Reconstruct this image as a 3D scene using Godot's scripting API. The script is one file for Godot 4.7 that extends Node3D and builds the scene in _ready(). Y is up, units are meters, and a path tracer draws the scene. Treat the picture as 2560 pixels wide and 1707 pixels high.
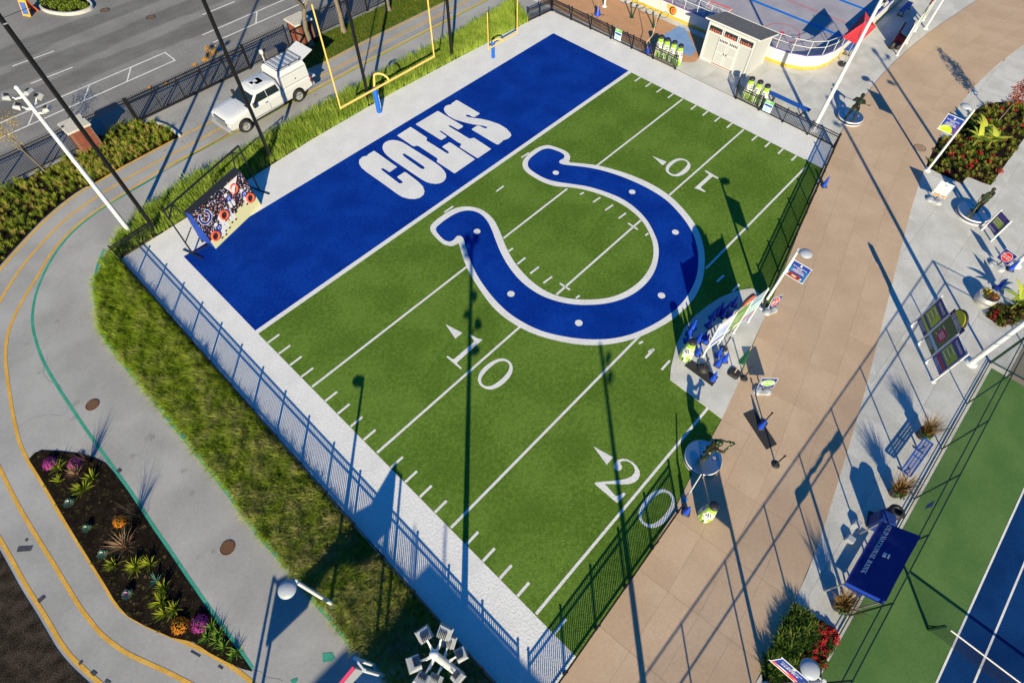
extends Node3D
# Everything stands on the plane y = 0; X runs across the playing field, Z along it (goal line at Z = 0).
const F := 1424.996
const CP := Vector3(-2.860385, 23.154166, 19.608802)
var CR := Vector3(0.685166, 0.006182, 0.728361)
var CD := Vector3(-0.608643, -0.544452, 0.57717)
var CF := Vector3(0.400126, -0.838769, -0.369278)
var SUN := Vector3(0.649, -0.4131, -0.6387)
var rng := RandomNumberGenerator.new()
var M := {}
var used := {}

# ---------- photograph pixel -> point on the plane y = h
func g(p: Vector2, h := 0.0) -> Vector3:
	var d := CR * ((p.x - 1280.0) / F) + CD * ((p.y - 853.5) / F) + CF
	var t := (h - CP.y) / d.y
	return CP + d * t
func T(c: int, r: int, x: float, y: float) -> Vector2:
	return Vector2([0, 640, 1280, 1920][c] + x / 3.647, [0, 430, 860, 1277][r] + y / 3.647)
const VW := {"C": [880, 230, 5.6], "H": [1060, 350, 2.958], "A": [1600, 360, 9.8], "B": [1090, 790, 7.467], "E": [1460, 1080, 6.031], "T": [520, 90, 6.273], "K": [1660, 680, 4.9], "N": [2200, 680, 5.228], "R": [2280, 440, 4.9], "O": [400, 360, 5.227], "Y": [1480, 0, 7.84], "S": [1740, 0, 7.35], "U": [2040, 0, 6.533], "F": [1800, 160, 6.533], "D": [2280, 160, 4.9], "L": [1600, 1080, 6.0316], "P": [2300, 560, 6.031]}
func V(k: String, x: float, y: float) -> Vector2:
	return Vector2(VW[k][0] + x / VW[k][2], VW[k][1] + y / VW[k][2])
func gv(k: String, x: float, y: float, h := 0.0) -> Vector3:
	return g(V(k, x, y), h)
func gt(c: int, r: int, x: float, y: float, h := 0.0) -> Vector3:
	return g(T(c, r, x, y), h)
func xz(v: Vector3) -> Vector2:
	return Vector2(v.x, v.z)
func pv(k: String, a: Array) -> PackedVector2Array:
	var r := PackedVector2Array()
	for i in range(0, a.size(), 2): r.append(xz(gv(k, a[i], a[i + 1])))
	return r
func pt(c: int, r: int, a: Array) -> PackedVector2Array:
	var o := PackedVector2Array()
	for i in range(0, a.size(), 2): o.append(xz(gt(c, r, a[i], a[i + 1])))
	return o
func pw(a: Array) -> PackedVector2Array:
	var o := PackedVector2Array()
	for i in range(0, a.size(), 2): o.append(Vector2(a[i], a[i + 1]))
	return o
func smooth(a: PackedVector2Array, n := 2, closed := false) -> PackedVector2Array:
	for k in n:
		var o := PackedVector2Array()
		var c := a.size()
		if not closed: o.append(a[0])
		for i in (c if closed else c - 1):
			var p := a[i]
			var q := a[(i + 1) % c]
			o.append(p.lerp(q, 0.25)); o.append(p.lerp(q, 0.75))
		if not closed: o.append(a[c - 1])
		a = o
	return a
func off(a: PackedVector2Array, d: float) -> PackedVector2Array:
	var o := PackedVector2Array()
	for i in a.size():
		var t := (a[mini(i + 1, a.size() - 1)] - a[maxi(i - 1, 0)]).normalized()
		o.append(a[i] + Vector2(-t.y, t.x) * d)
	return o

# ---------- naming
func numbered(n: String) -> String:
	var k: int = used.get(n, 0)
	used[n] = k + 1
	return n if k == 0 else "%s_%03d" % [n, k]
func tag(o: Node, label: String, category: String, group := "") -> Node:
	o.set_meta("label", label); o.set_meta("category", category)
	if group != "": o.set_meta("group", group)
	return o
func thing(n: String, label: String, category: String, at := Vector3.ZERO, turn := 0.0, group := "") -> Node3D:
	var o := Node3D.new()
	o.name = numbered(n)
	add_child(o, true)
	o.position = at; o.rotation.y = turn
	tag(o, label, category, group)
	return o
func copy(o: Node3D, at: Vector3, turn: float, label := "") -> Node3D:
	var c: Node3D = o.duplicate()
	var base := String(o.name)
	if base.length() > 4 and base[base.length() - 4] == "_" and base.right(3).is_valid_int(): base = base.left(base.length() - 4)
	c.name = numbered(base)
	add_child(c, true)
	c.position = at; c.rotation.y = turn
	if label != "": c.set_meta("label", label)
	return c
func B() -> SurfaceTool:
	var s := SurfaceTool.new()
	s.begin(Mesh.PRIMITIVE_TRIANGLES)
	return s
func inst(n: String, mesh: Mesh, m: Material, parent: Node = null) -> MeshInstance3D:
	var o := MeshInstance3D.new()
	o.mesh = mesh
	o.material_override = m
	if parent == null or parent == self:
		o.name = numbered(n); add_child(o, true)
	else:
		o.name = n; parent.add_child(o, true)
	return o
func obj(n: String, s: SurfaceTool, m: Material, parent: Node = null, norm := true) -> MeshInstance3D:
	if norm: s.generate_normals()
	return inst(n, s.commit(), m, parent)
func struct(n: String, s: SurfaceTool, m: Material, norm := true) -> MeshInstance3D:
	var o := obj(n, s, m, null, norm)
	o.set_meta("kind", "structure")
	return o
func stuff(o: Node) -> Node:
	o.set_meta("kind", "stuff")
	return o

# ---------- shapes
func tri(s: SurfaceTool, a: Vector3, b: Vector3, c: Vector3):
	s.add_vertex(a); s.add_vertex(b); s.add_vertex(c)
func quad(s: SurfaceTool, a: Vector3, b: Vector3, c: Vector3, d: Vector3):
	s.set_smooth_group(-1)
	tri(s, a, b, c); tri(s, a, c, d)
func quv(s: SurfaceTool, a: Vector3, b: Vector3, c: Vector3, d: Vector3):  # a top left, b top right, c bottom right, d bottom left
	s.set_smooth_group(-1)
	var p := [a, b, c, a, c, d]
	var u := [Vector2(0, 0), Vector2(1, 0), Vector2(1, 1), Vector2(0, 0), Vector2(1, 1), Vector2(0, 1)]
	for i in 6:
		s.set_uv(u[i]); s.add_vertex(p[i])
func hexa(s: SurfaceTool, v: Array):   # 0-3 bottom ring, 4-7 top ring, same order
	s.set_smooth_group(-1)
	quad(s, v[3], v[2], v[1], v[0]); quad(s, v[4], v[5], v[6], v[7])
	for i in 4: quad(s, v[i], v[(i + 1) % 4], v[4 + (i + 1) % 4], v[4 + i])
func box(s: SurfaceTool, c: Vector3, sz: Vector3, b := Basis.IDENTITY):
	var h := sz * 0.5
	var v := []
	for y in [-1, 1]:
		for q in [[-1, -1], [1, -1], [1, 1], [-1, 1]]:
			v.append(c + b * Vector3(h.x * q[0], h.y * y, h.z * q[1]))
	hexa(s, v)
func cbox(s: SurfaceTool, c: Vector3, sz: Vector3, ch: float, b := Basis.IDENTITY):   # box with chamfered vertical and top edges
	var h := sz * 0.5
	var ring := func(y: float, k: float) -> Array:
		var o := []
		var hx := h.x - k
		var hz := h.z - k
		for q in [[-hx + ch, -hz], [hx - ch, -hz], [hx, -hz + ch], [hx, hz - ch], [hx - ch, hz], [-hx + ch, hz], [-hx, hz - ch], [-hx, -hz + ch]]:
			o.append(c + b * Vector3(q[0], y, q[1]))
		return o
	var rs := [ring.call(-h.y, ch * 0.0), ring.call(h.y - ch, 0.0), ring.call(h.y, ch)]
	s.set_smooth_group(-1)
	for k in 2:
		for i in 8: quad(s, rs[k][i], rs[k][(i + 1) % 8], rs[k + 1][(i + 1) % 8], rs[k + 1][i])
	for i in range(1, 7): tri(s, rs[2][0], rs[2][i], rs[2][i + 1])
	for i in range(1, 7): tri(s, rs[0][0], rs[0][i + 1], rs[0][i])
func bar(s: SurfaceTool, a: Vector3, b: Vector3, w: float, h: float, up := Vector3.UP):
	var d := b - a
	var l := d.length()
	if l < 1e-5: return
	d /= l
	if absf(d.dot(up)) > 0.99: up = Vector3.FORWARD
	var x := d.cross(up).normalized()
	var y := x.cross(d).normalized()
	box(s, (a + b) * 0.5, Vector3(w, h, l), Basis(x, y, -d))
func tube(s: SurfaceTool, a: Vector3, b: Vector3, r0: float, r1: float, n := 8, caps := true):
	var d := (b - a).normalized()
	var x := d.cross(Vector3.UP if absf(d.y) < 0.95 else Vector3.RIGHT).normalized()
	var y := d.cross(x)
	s.set_smooth_group(0)
	var ra := []
	var rb := []
	for i in n:
		var t := TAU * i / n
		var o := x * cos(t) + y * sin(t)
		ra.append(a + o * r0); rb.append(b + o * r1)
	for i in n:
		var j := (i + 1) % n
		tri(s, ra[i], rb[i], rb[j]); tri(s, ra[i], rb[j], ra[j])
	if caps:
		s.set_smooth_group(-1)
		for i in range(1, n - 1):
			tri(s, ra[0], ra[i], ra[i + 1]); tri(s, rb[0], rb[i + 1], rb[i])
func sweep(s: SurfaceTool, p: Array, r0: float, r1: float, n := 6):
	for i in p.size() - 1:
		var k0 := lerpf(r0, r1, float(i) / (p.size() - 1))
		var k1 := lerpf(r0, r1, float(i + 1) / (p.size() - 1))
		tube(s, p[i], p[i + 1], k0, k1, n, true)
func lathe(s: SurfaceTool, pr: Array, n := 16, at := Vector3.ZERO, v0 := 0.0, v1 := 1.0, axis := Basis.IDENTITY):   # pr: [r, y] pairs, u round, v from bottom to top
	var y0: float = pr[0][1]
	var y1: float = pr[pr.size() - 1][1]
	s.set_smooth_group(1)
	for k in pr.size() - 1:
		for i in n:
			var P := []
			for q in [[k, i], [k + 1, i], [k + 1, i + 1], [k, i], [k + 1, i + 1], [k, i + 1]]:
				var a: float = TAU * q[1] / n
				var rr: float = pr[q[0]][0]
				var yy: float = pr[q[0]][1]
				s.set_uv(Vector2(float(q[1]) / n, 1.0 - lerpf(v0, v1, (yy - y0) / maxf(y1 - y0, 1e-4))))
				s.add_vertex(at + axis * Vector3(cos(a) * rr, yy, sin(a) * rr))
func poly(s: SurfaceTool, a: PackedVector2Array, y: float):
	var t := Geometry2D.triangulate_polygon(a)
	if t.is_empty(): push_warning("polygon failed"); return
	s.set_smooth_group(-1)
	for i in range(0, t.size(), 3):
		var p := a[t[i]]
		var q := a[t[i + 1]]
		var r := a[t[i + 2]]
		if (q - p).cross(r - p) < 0.0:
			var z := q
			q = r; r = z
		for v in [p, q, r]:
			s.set_uv(v); s.set_normal(Vector3.UP); s.add_vertex(Vector3(v.x, y, v.y))
func prism(s: SurfaceTool, a: PackedVector2Array, y0: float, y1: float, b := Basis.IDENTITY, at := Vector3.ZERO):
	var t := Geometry2D.triangulate_polygon(a)
	s.set_smooth_group(-1)
	for i in range(0, t.size(), 3):
		for yy in [y0, y1]:
			for j in 3: s.add_vertex(at + b * Vector3(a[t[i + j]].x, yy, a[t[i + j]].y))
	for i in a.size():
		var p := a[i]
		var q := a[(i + 1) % a.size()]
		quad(s, at + b * Vector3(p.x, y0, p.y), at + b * Vector3(q.x, y0, q.y), at + b * Vector3(q.x, y1, q.y), at + b * Vector3(p.x, y1, p.y))
func strip(s: SurfaceTool, a: PackedVector2Array, w: float, y: float):
	var l := off(a, -w * 0.5)
	var r := off(a, w * 0.5)
	for i in a.size() - 1:
		poly(s, PackedVector2Array([l[i], l[i + 1], r[i + 1], r[i]]), y)
func ring(s: SurfaceTool, o: PackedVector2Array, i_: PackedVector2Array, y: float):
	var c := Vector2.ZERO
	for p in i_: c += p / i_.size()
	var cut := func(a: PackedVector2Array, t: float) -> Vector2:
		var e := c + Vector2(cos(t), sin(t)) * 40.0
		for k in a.size():
			var h = Geometry2D.segment_intersects_segment(c, e, a[k], a[(k + 1) % a.size()])
			if h != null: return h
		return c
	var n := 72
	for k in n:
		var t0 := TAU * k / n
		var t1 := TAU * (k + 1) / n
		poly(s, PackedVector2Array([cut.call(o, t0), cut.call(o, t1), cut.call(i_, t1), cut.call(i_, t0)]), y)
func disc(s: SurfaceTool, c: Vector2, r: float, y: float, n := 24):
	var a := PackedVector2Array()
	for i in n: a.append(c + Vector2(cos(TAU * i / n), sin(TAU * i / n)) * r)
	poly(s, a, y)

# ---------- materials: real base colours, linear values
func lin(r: float, gg: float, b: float) -> Color:
	return Color(r, gg, b).linear_to_srgb()
func mat(n: String, c: Color, rough := 0.8, metal := 0.0) -> StandardMaterial3D:
	if M.has(n): return M[n]
	var m := StandardMaterial3D.new()
	m.albedo_color = c
	m.roughness = rough
	m.metallic = metal
	m.cull_mode = BaseMaterial3D.CULL_DISABLED
	M[n] = m
	return m
func nbytes(sd: int, freq: float, size: int, oct := 3) -> PackedByteArray:
	var f := FastNoiseLite.new()
	f.seed = sd; f.frequency = freq; f.noise_type = FastNoiseLite.TYPE_SIMPLEX
	f.fractal_type = FastNoiseLite.FRACTAL_FBM; f.fractal_octaves = oct
	var im := f.get_seamless_image(size, size, false, false, 0.1, true)
	im.convert(Image.FORMAT_L8)
	return im.get_data()
# two-tone mottled surface: broad patches, mid clumps and single grains; metres = width of one repeat
func mottled(n: String, a: Color, b: Color, metres: float, rough: float, broad := 1.0, mid := 1.0, grain := 0.2, size := 512, bump := 0.0, speck := Color(0, 0, 0), specks := 0.0) -> StandardMaterial3D:
	var sd := n.hash() % 1000
	var n1 := nbytes(sd, 3.0 / size, size)
	var n2 := nbytes(sd + 7, 40.0 / size, size)
	var r := RandomNumberGenerator.new()
	r.seed = sd
	var d := PackedByteArray()
	d.resize(size * size * 3)
	var hb := PackedByteArray()
	hb.resize(size * size)
	for i in size * size:
		var k := 0.5 + broad * (n1[i] / 255.0 - 0.5) + mid * (n2[i] / 255.0 - 0.5)
		k = clampf(k, 0.0, 1.0)
		var e := 1.0 + grain * (r.randf() - 0.5)
		var cr := lerpf(a.r, b.r, k) * e
		var cg := lerpf(a.g, b.g, k) * e
		var cb := lerpf(a.b, b.b, k) * e
		if specks > 0.0 and r.randf() < specks:
			cr = speck.r; cg = speck.g; cb = speck.b
		d[i * 3] = clampi(int(cr * 255.0), 0, 255); d[i * 3 + 1] = clampi(int(cg * 255.0), 0, 255); d[i * 3 + 2] = clampi(int(cb * 255.0), 0, 255)
		hb[i] = clampi(int(128.0 + (n2[i] - 128.0) * 0.3 + (e - 1.0) * 400.0), 0, 255)
	var m := mat(n, Color.WHITE, rough)
	var im := Image.create_from_data(size, size, false, Image.FORMAT_RGB8, d)
	im.generate_mipmaps()
	m.albedo_texture = ImageTexture.create_from_image(im)
	if bump > 0.0:
		var hi := Image.create_from_data(size, size, false, Image.FORMAT_L8, hb)
		hi.convert(Image.FORMAT_RGB8)
		hi.bump_map_to_normal_map(bump)
		m.normal_enabled = true
		m.normal_texture = ImageTexture.create_from_image(hi)
	m.metallic_specular = 0.15
	m.uv1_triplanar = true
	m.uv1_world_triplanar = true
	m.uv1_scale = Vector3.ONE / metres
	return m
func printed(n: String, im: Image, rough := 0.6) -> StandardMaterial3D:
	var m := mat(n, Color.WHITE, rough)
	m.albedo_texture = ImageTexture.create_from_image(im)
	return m
func words(t: String, size: float, m: Material, parent: Node, pos: Vector3, b: Basis, called := "lettering", serif := false, depth := 0.004) -> MeshInstance3D:
	var tm := TextMesh.new()
	var sf := SystemFont.new()
	sf.font_names = PackedStringArray(["Droid Serif" if serif else "Droid Sans"])
	sf.font_weight = 700
	tm.font = sf
	tm.text = t
	tm.font_size = 24
	tm.pixel_size = size / 24.0
	tm.depth = depth
	tm.curve_step = 2.0
	var o := inst(called, tm, m, parent)
	o.transform = Transform3D(b, pos)
	return o
func face(right: Vector3, up: Vector3) -> Basis:
	return Basis(right.normalized(), up.normalized(), right.cross(up).normalized())

func _ready():
	rng.seed = 20
	var cam := Camera3D.new()
	cam.name = "camera"
	cam.transform = Transform3D(Basis(CR, -CD, -CF).orthonormalized(), CP)
	cam.fov = rad_to_deg(2.0 * atan(853.5 / F))
	cam.far = 500.0
	cam.current = true
	add_child(cam)
	var env := Environment.new()
	env.background_mode = Environment.BG_SKY
	var sm := ProceduralSkyMaterial.new()
	sm.sky_top_color = lin(0.010, 0.155, 0.52)
	sm.sky_horizon_color = lin(0.045, 0.33, 0.80)
	sm.sky_curve = 0.15
	sm.ground_bottom_color = lin(0.1, 0.1, 0.1)
	sm.ground_horizon_color = lin(0.2, 0.22, 0.25)
	sm.sun_angle_max = 0.0
	sm.sky_energy_multiplier = 0.74
	var sky := Sky.new()
	sky.sky_material = sm
	env.sky = sky
	env.ambient_light_source = Environment.AMBIENT_SOURCE_SKY
	env.tonemap_mode = Environment.TONE_MAPPER_LINEAR
	env.tonemap_exposure = 1.53
	env.sdfgi_enabled = true
	env.ssao_enabled = true
	env.ssil_enabled = true
	var we := WorldEnvironment.new()
	we.name = "environment"
	we.environment = env
	add_child(we)
	var sun := DirectionalLight3D.new()
	sun.name = "sun"
	sun.light_energy = 1.6
	sun.light_color = Color(1.0, 0.945, 0.80)
	sun.light_angular_distance = 0.53
	sun.shadow_enabled = true
	sun.look_at_from_position(Vector3.ZERO, SUN, Vector3.UP)
	add_child(sun)
	make_materials()
	make_ground()
	make_field()
	make_fences()
	make_poles()
	make_truck()
	make_rink_side()
	make_plaza()
	make_plants()

func make_materials():
	mottled("asphalt", lin(0.205, 0.20, 0.195), lin(0.265, 0.26, 0.255), 14.0, 0.95, 1.2, 0.3, 0.25, 1024, 0.0)
	M["asphalt"].vertex_color_use_as_albedo = true
	mottled("path", lin(0.30, 0.297, 0.295), lin(0.375, 0.372, 0.37), 13.0, 0.93, 1.5, 0.4, 0.14, 1024, 0.0)
	mottled("white_turf", lin(0.62, 0.62, 0.63), lin(0.72, 0.72, 0.725), 6.0, 0.95, 0.8, 1.2, 0.14, 512, 2.0)
	mottled("green_turf", lin(0.086, 0.160, 0.021), lin(0.126, 0.215, 0.034), 12.0, 0.95, 1.5, 1.4, 0.55, 1024, 2.0)
	mottled("blue_turf", lin(0.0012, 0.026, 0.24), lin(0.003, 0.042, 0.32), 9.0, 0.9, 1.4, 1.2, 0.4, 1024, 2.0, lin(0.25, 0.4, 0.6), 0.0008)
	for k in 3:
		var e: float = [1.0, 0.99, 1.012][k]
		mottled("beige%d" % k, lin(0.445 * e, 0.322 * e, 0.228 * e), lin(0.505 * e, 0.375 * e, 0.272 * e), 12.0, 0.9, 1.4, 0.4, 0.09, 512, 0.0)
		mottled("slab%d" % k, lin(0.47 * e, 0.465 * e, 0.44 * e), lin(0.57 * e, 0.565 * e, 0.55 * e), 6.0 + k, 0.85, 1.6, 0.8, 0.14, 512, 0.5)
	mat("joint", lin(0.20, 0.17, 0.14), 0.95)
	mottled("soil", lin(0.006, 0.0045, 0.0035), lin(0.034, 0.024, 0.018), 2.0, 1.0, 0.8, 2.0, 0.9, 512, 4.0, lin(0.25, 0.18, 0.14), 0.004)
	mottled("corner_mulch", lin(0.016, 0.013, 0.010), lin(0.085, 0.066, 0.052), 2.5, 1.0, 1.0, 2.0, 0.9, 512, 3.0)
	mottled("lawn", lin(0.075, 0.12, 0.014), lin(0.15, 0.18, 0.04), 3.0, 1.0, 1.2, 1.6, 0.6, 512, 3.0)
	mottled("tan_rubber", lin(0.46, 0.255, 0.14), lin(0.53, 0.305, 0.175), 3.0, 0.95, 0.8, 1.0, 0.35, 512, 1.0)
	mottled("blue_rubber", lin(0.17, 0.29, 0.52), lin(0.22, 0.35, 0.58), 3.0, 0.95, 0.8, 1.0, 0.3, 512, 1.0)
	mottled("rink_floor", lin(0.31, 0.30, 0.35), lin(0.37, 0.36, 0.41), 9.0, 0.55, 1.4, 0.6, 0.08, 512)
	mottled("court_green", lin(0.072, 0.150, 0.045), lin(0.098, 0.182, 0.056), 8.0, 0.85, 1.5, 0.6, 0.14, 512)
	mottled("court_blue", lin(0.003, 0.028, 0.115), lin(0.005, 0.040, 0.150), 8.0, 0.85, 1.5, 0.6, 0.14, 512)
	mottled("paint_white", lin(0.62, 0.62, 0.61), lin(0.78, 0.78, 0.77), 3.0, 0.8, 1.0, 1.6, 0.2, 256)
	mottled("paint_yellow", lin(0.52, 0.29, 0.05), lin(0.66, 0.40, 0.09), 3.0, 0.8, 1.0, 1.6, 0.2, 256)
	mottled("paint_teal", lin(0.035, 0.24, 0.17), lin(0.07, 0.33, 0.24), 3.0, 0.8, 1.0, 1.6, 0.2, 256)
	mottled("paint_lime", lin(0.16, 0.28, 0.06), lin(0.24, 0.36, 0.09), 3.0, 0.8, 1.0, 1.6, 0.2, 256)
	mat("black_steel", lin(0.012, 0.012, 0.014), 0.45, 0.2)
	mat("white_steel", lin(0.70, 0.72, 0.73), 0.4)
	mat("grey_steel", lin(0.42, 0.43, 0.45), 0.4, 0.6)
	mat("head_grey", lin(0.40, 0.42, 0.44), 0.45)
	mat("lens", lin(0.55, 0.58, 0.62), 0.15)
	mat("dark", lin(0.02, 0.02, 0.022), 0.6)
	mat("rubber", lin(0.018, 0.018, 0.019), 0.85)
	mat("yellow_post", lin(0.80, 0.52, 0.14), 0.4)
	mat("blue_pad", lin(0.005, 0.11, 0.55), 0.5)
	mat("white_plastic", lin(0.72, 0.72, 0.72), 0.5)
	mat("grey_plastic", lin(0.38, 0.40, 0.44), 0.5)
	mat("cone_blue", lin(0.004, 0.055, 0.50), 0.45)
	mat("orange_foam", lin(0.75, 0.11, 0.05), 0.7)
	mat("navy", lin(0.008, 0.018, 0.11), 0.6)
	mat("red_paint", lin(0.55, 0.03, 0.04), 0.6)
	mat("sign_green", lin(0.30, 0.62, 0.16), 0.6)
	mat("green_metal", lin(0.008, 0.05, 0.03), 0.5, 0.2)
	mat("fence_green", lin(0.006, 0.035, 0.022), 0.5, 0.2)
	mottled("bronze", lin(0.10, 0.055, 0.025), lin(0.07, 0.16, 0.10), 0.8, 0.35, 2.2, 0.8, 0.1, 256)
	M["bronze"].metallic = 0.7
	mottled("bark", lin(0.16, 0.13, 0.095), lin(0.30, 0.26, 0.20), 0.7, 1.0, 0.6, 2.0, 0.4, 256, 3.0)
	for k in 3: mottled("brick%d" % k, lin(0.17 + 0.04 * k, 0.058 + 0.01 * k, 0.042), lin(0.25 + 0.04 * k, 0.09, 0.06), 0.6, 0.95, 1.0, 1.4, 0.3, 128)
	mat("mortar", lin(0.22, 0.15, 0.12), 1.0)
	mottled("limestone", lin(0.48, 0.45, 0.39), lin(0.6, 0.57, 0.5), 1.0, 0.9, 1.0, 1.0, 0.2, 128)
	mottled("shingle", lin(0.09, 0.09, 0.092), lin(0.27, 0.27, 0.275), 1.3, 1.0, 0.4, 2.6, 0.6, 512, 2.0)
	mat("car_paint", lin(0.64, 0.65, 0.67), 0.25)
	M["car_paint"].clearcoat_enabled = true
	mat("glass", lin(0.012, 0.02, 0.026), 0.04)
	mat("chrome", lin(0.5, 0.51, 0.52), 0.3, 0.5)
	mat("head_glass", lin(0.6, 0.62, 0.65), 0.08)
	mat("tail_red", lin(0.45, 0.01, 0.012), 0.2)
	mat("canvas_blue", lin(0.002, 0.016, 0.17), 0.8)
	mat("canvas_red", lin(0.72, 0.045, 0.055), 0.75)
	mat("canvas_green", lin(0.006, 0.09, 0.045), 0.8)
	mat("wood_pale", lin(0.55, 0.40, 0.26), 0.7)

# ---------- the ground, paths and beds
var beige_left: PackedVector2Array
var beige_right: PackedVector2Array
func slab_mesh(a: PackedVector2Array, y0: float, y1: float) -> Mesh:
	var s := B()
	prism(s, a, y0, y1)
	s.generate_normals()
	return s.commit()
func slabs(area: PackedVector2Array, parent: Node, x0: float, z0: float, dx: float, dz: float, nx: int, nz: int, y: float, kind: String, holes := []):
	for i in nx:
		for j in nz:
			var gp := 0.004
			var c := PackedVector2Array([Vector2(x0 + i * dx + gp, z0 + j * dz + gp), Vector2(x0 + (i + 1) * dx - gp, z0 + j * dz + gp), Vector2(x0 + (i + 1) * dx - gp, z0 + (j + 1) * dz - gp), Vector2(x0 + i * dx + gp, z0 + (j + 1) * dz - gp)])
			for a in Geometry2D.intersect_polygons(c, area):
				var parts := [a]
				for h in holes:
					var nx2 := []
					for q in parts:
						for w in Geometry2D.clip_polygons(q, h):
							if not Geometry2D.is_polygon_clockwise(w): nx2.append(w)
					parts = nx2
				for q in parts:
					if q.size() > 2 and absf(area_of(q)) > 0.03:
						inst("slab", slab_mesh(q, y - 0.03, y), M["%s%d" % [kind, rng.randi() % 3]], parent)
func area_of(a: PackedVector2Array) -> float:
	var s := 0.0
	for i in a.size(): s += a[i].cross(a[(i + 1) % a.size()])
	return s * 0.5
func resample(a: PackedVector2Array, n: int) -> PackedVector2Array:
	var L := [0.0]
	for i in range(1, a.size()): L.append(L[i - 1] + a[i].distance_to(a[i - 1]))
	var o := PackedVector2Array()
	var k := 0
	for i in n + 1:
		var t: float = L[-1] * i / n
		while k < a.size() - 2 and L[k + 1] < t: k += 1
		o.append(a[k].lerp(a[k + 1], clampf((t - L[k]) / maxf(L[k + 1] - L[k], 1e-5), 0, 1)))
	return o
func paint(parent: Node, n: String, a: PackedVector2Array, w: float, y: float, m: String):
	var s := B()
	strip(s, a, w, y)
	obj(n, s, M[m], parent, false)

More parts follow.
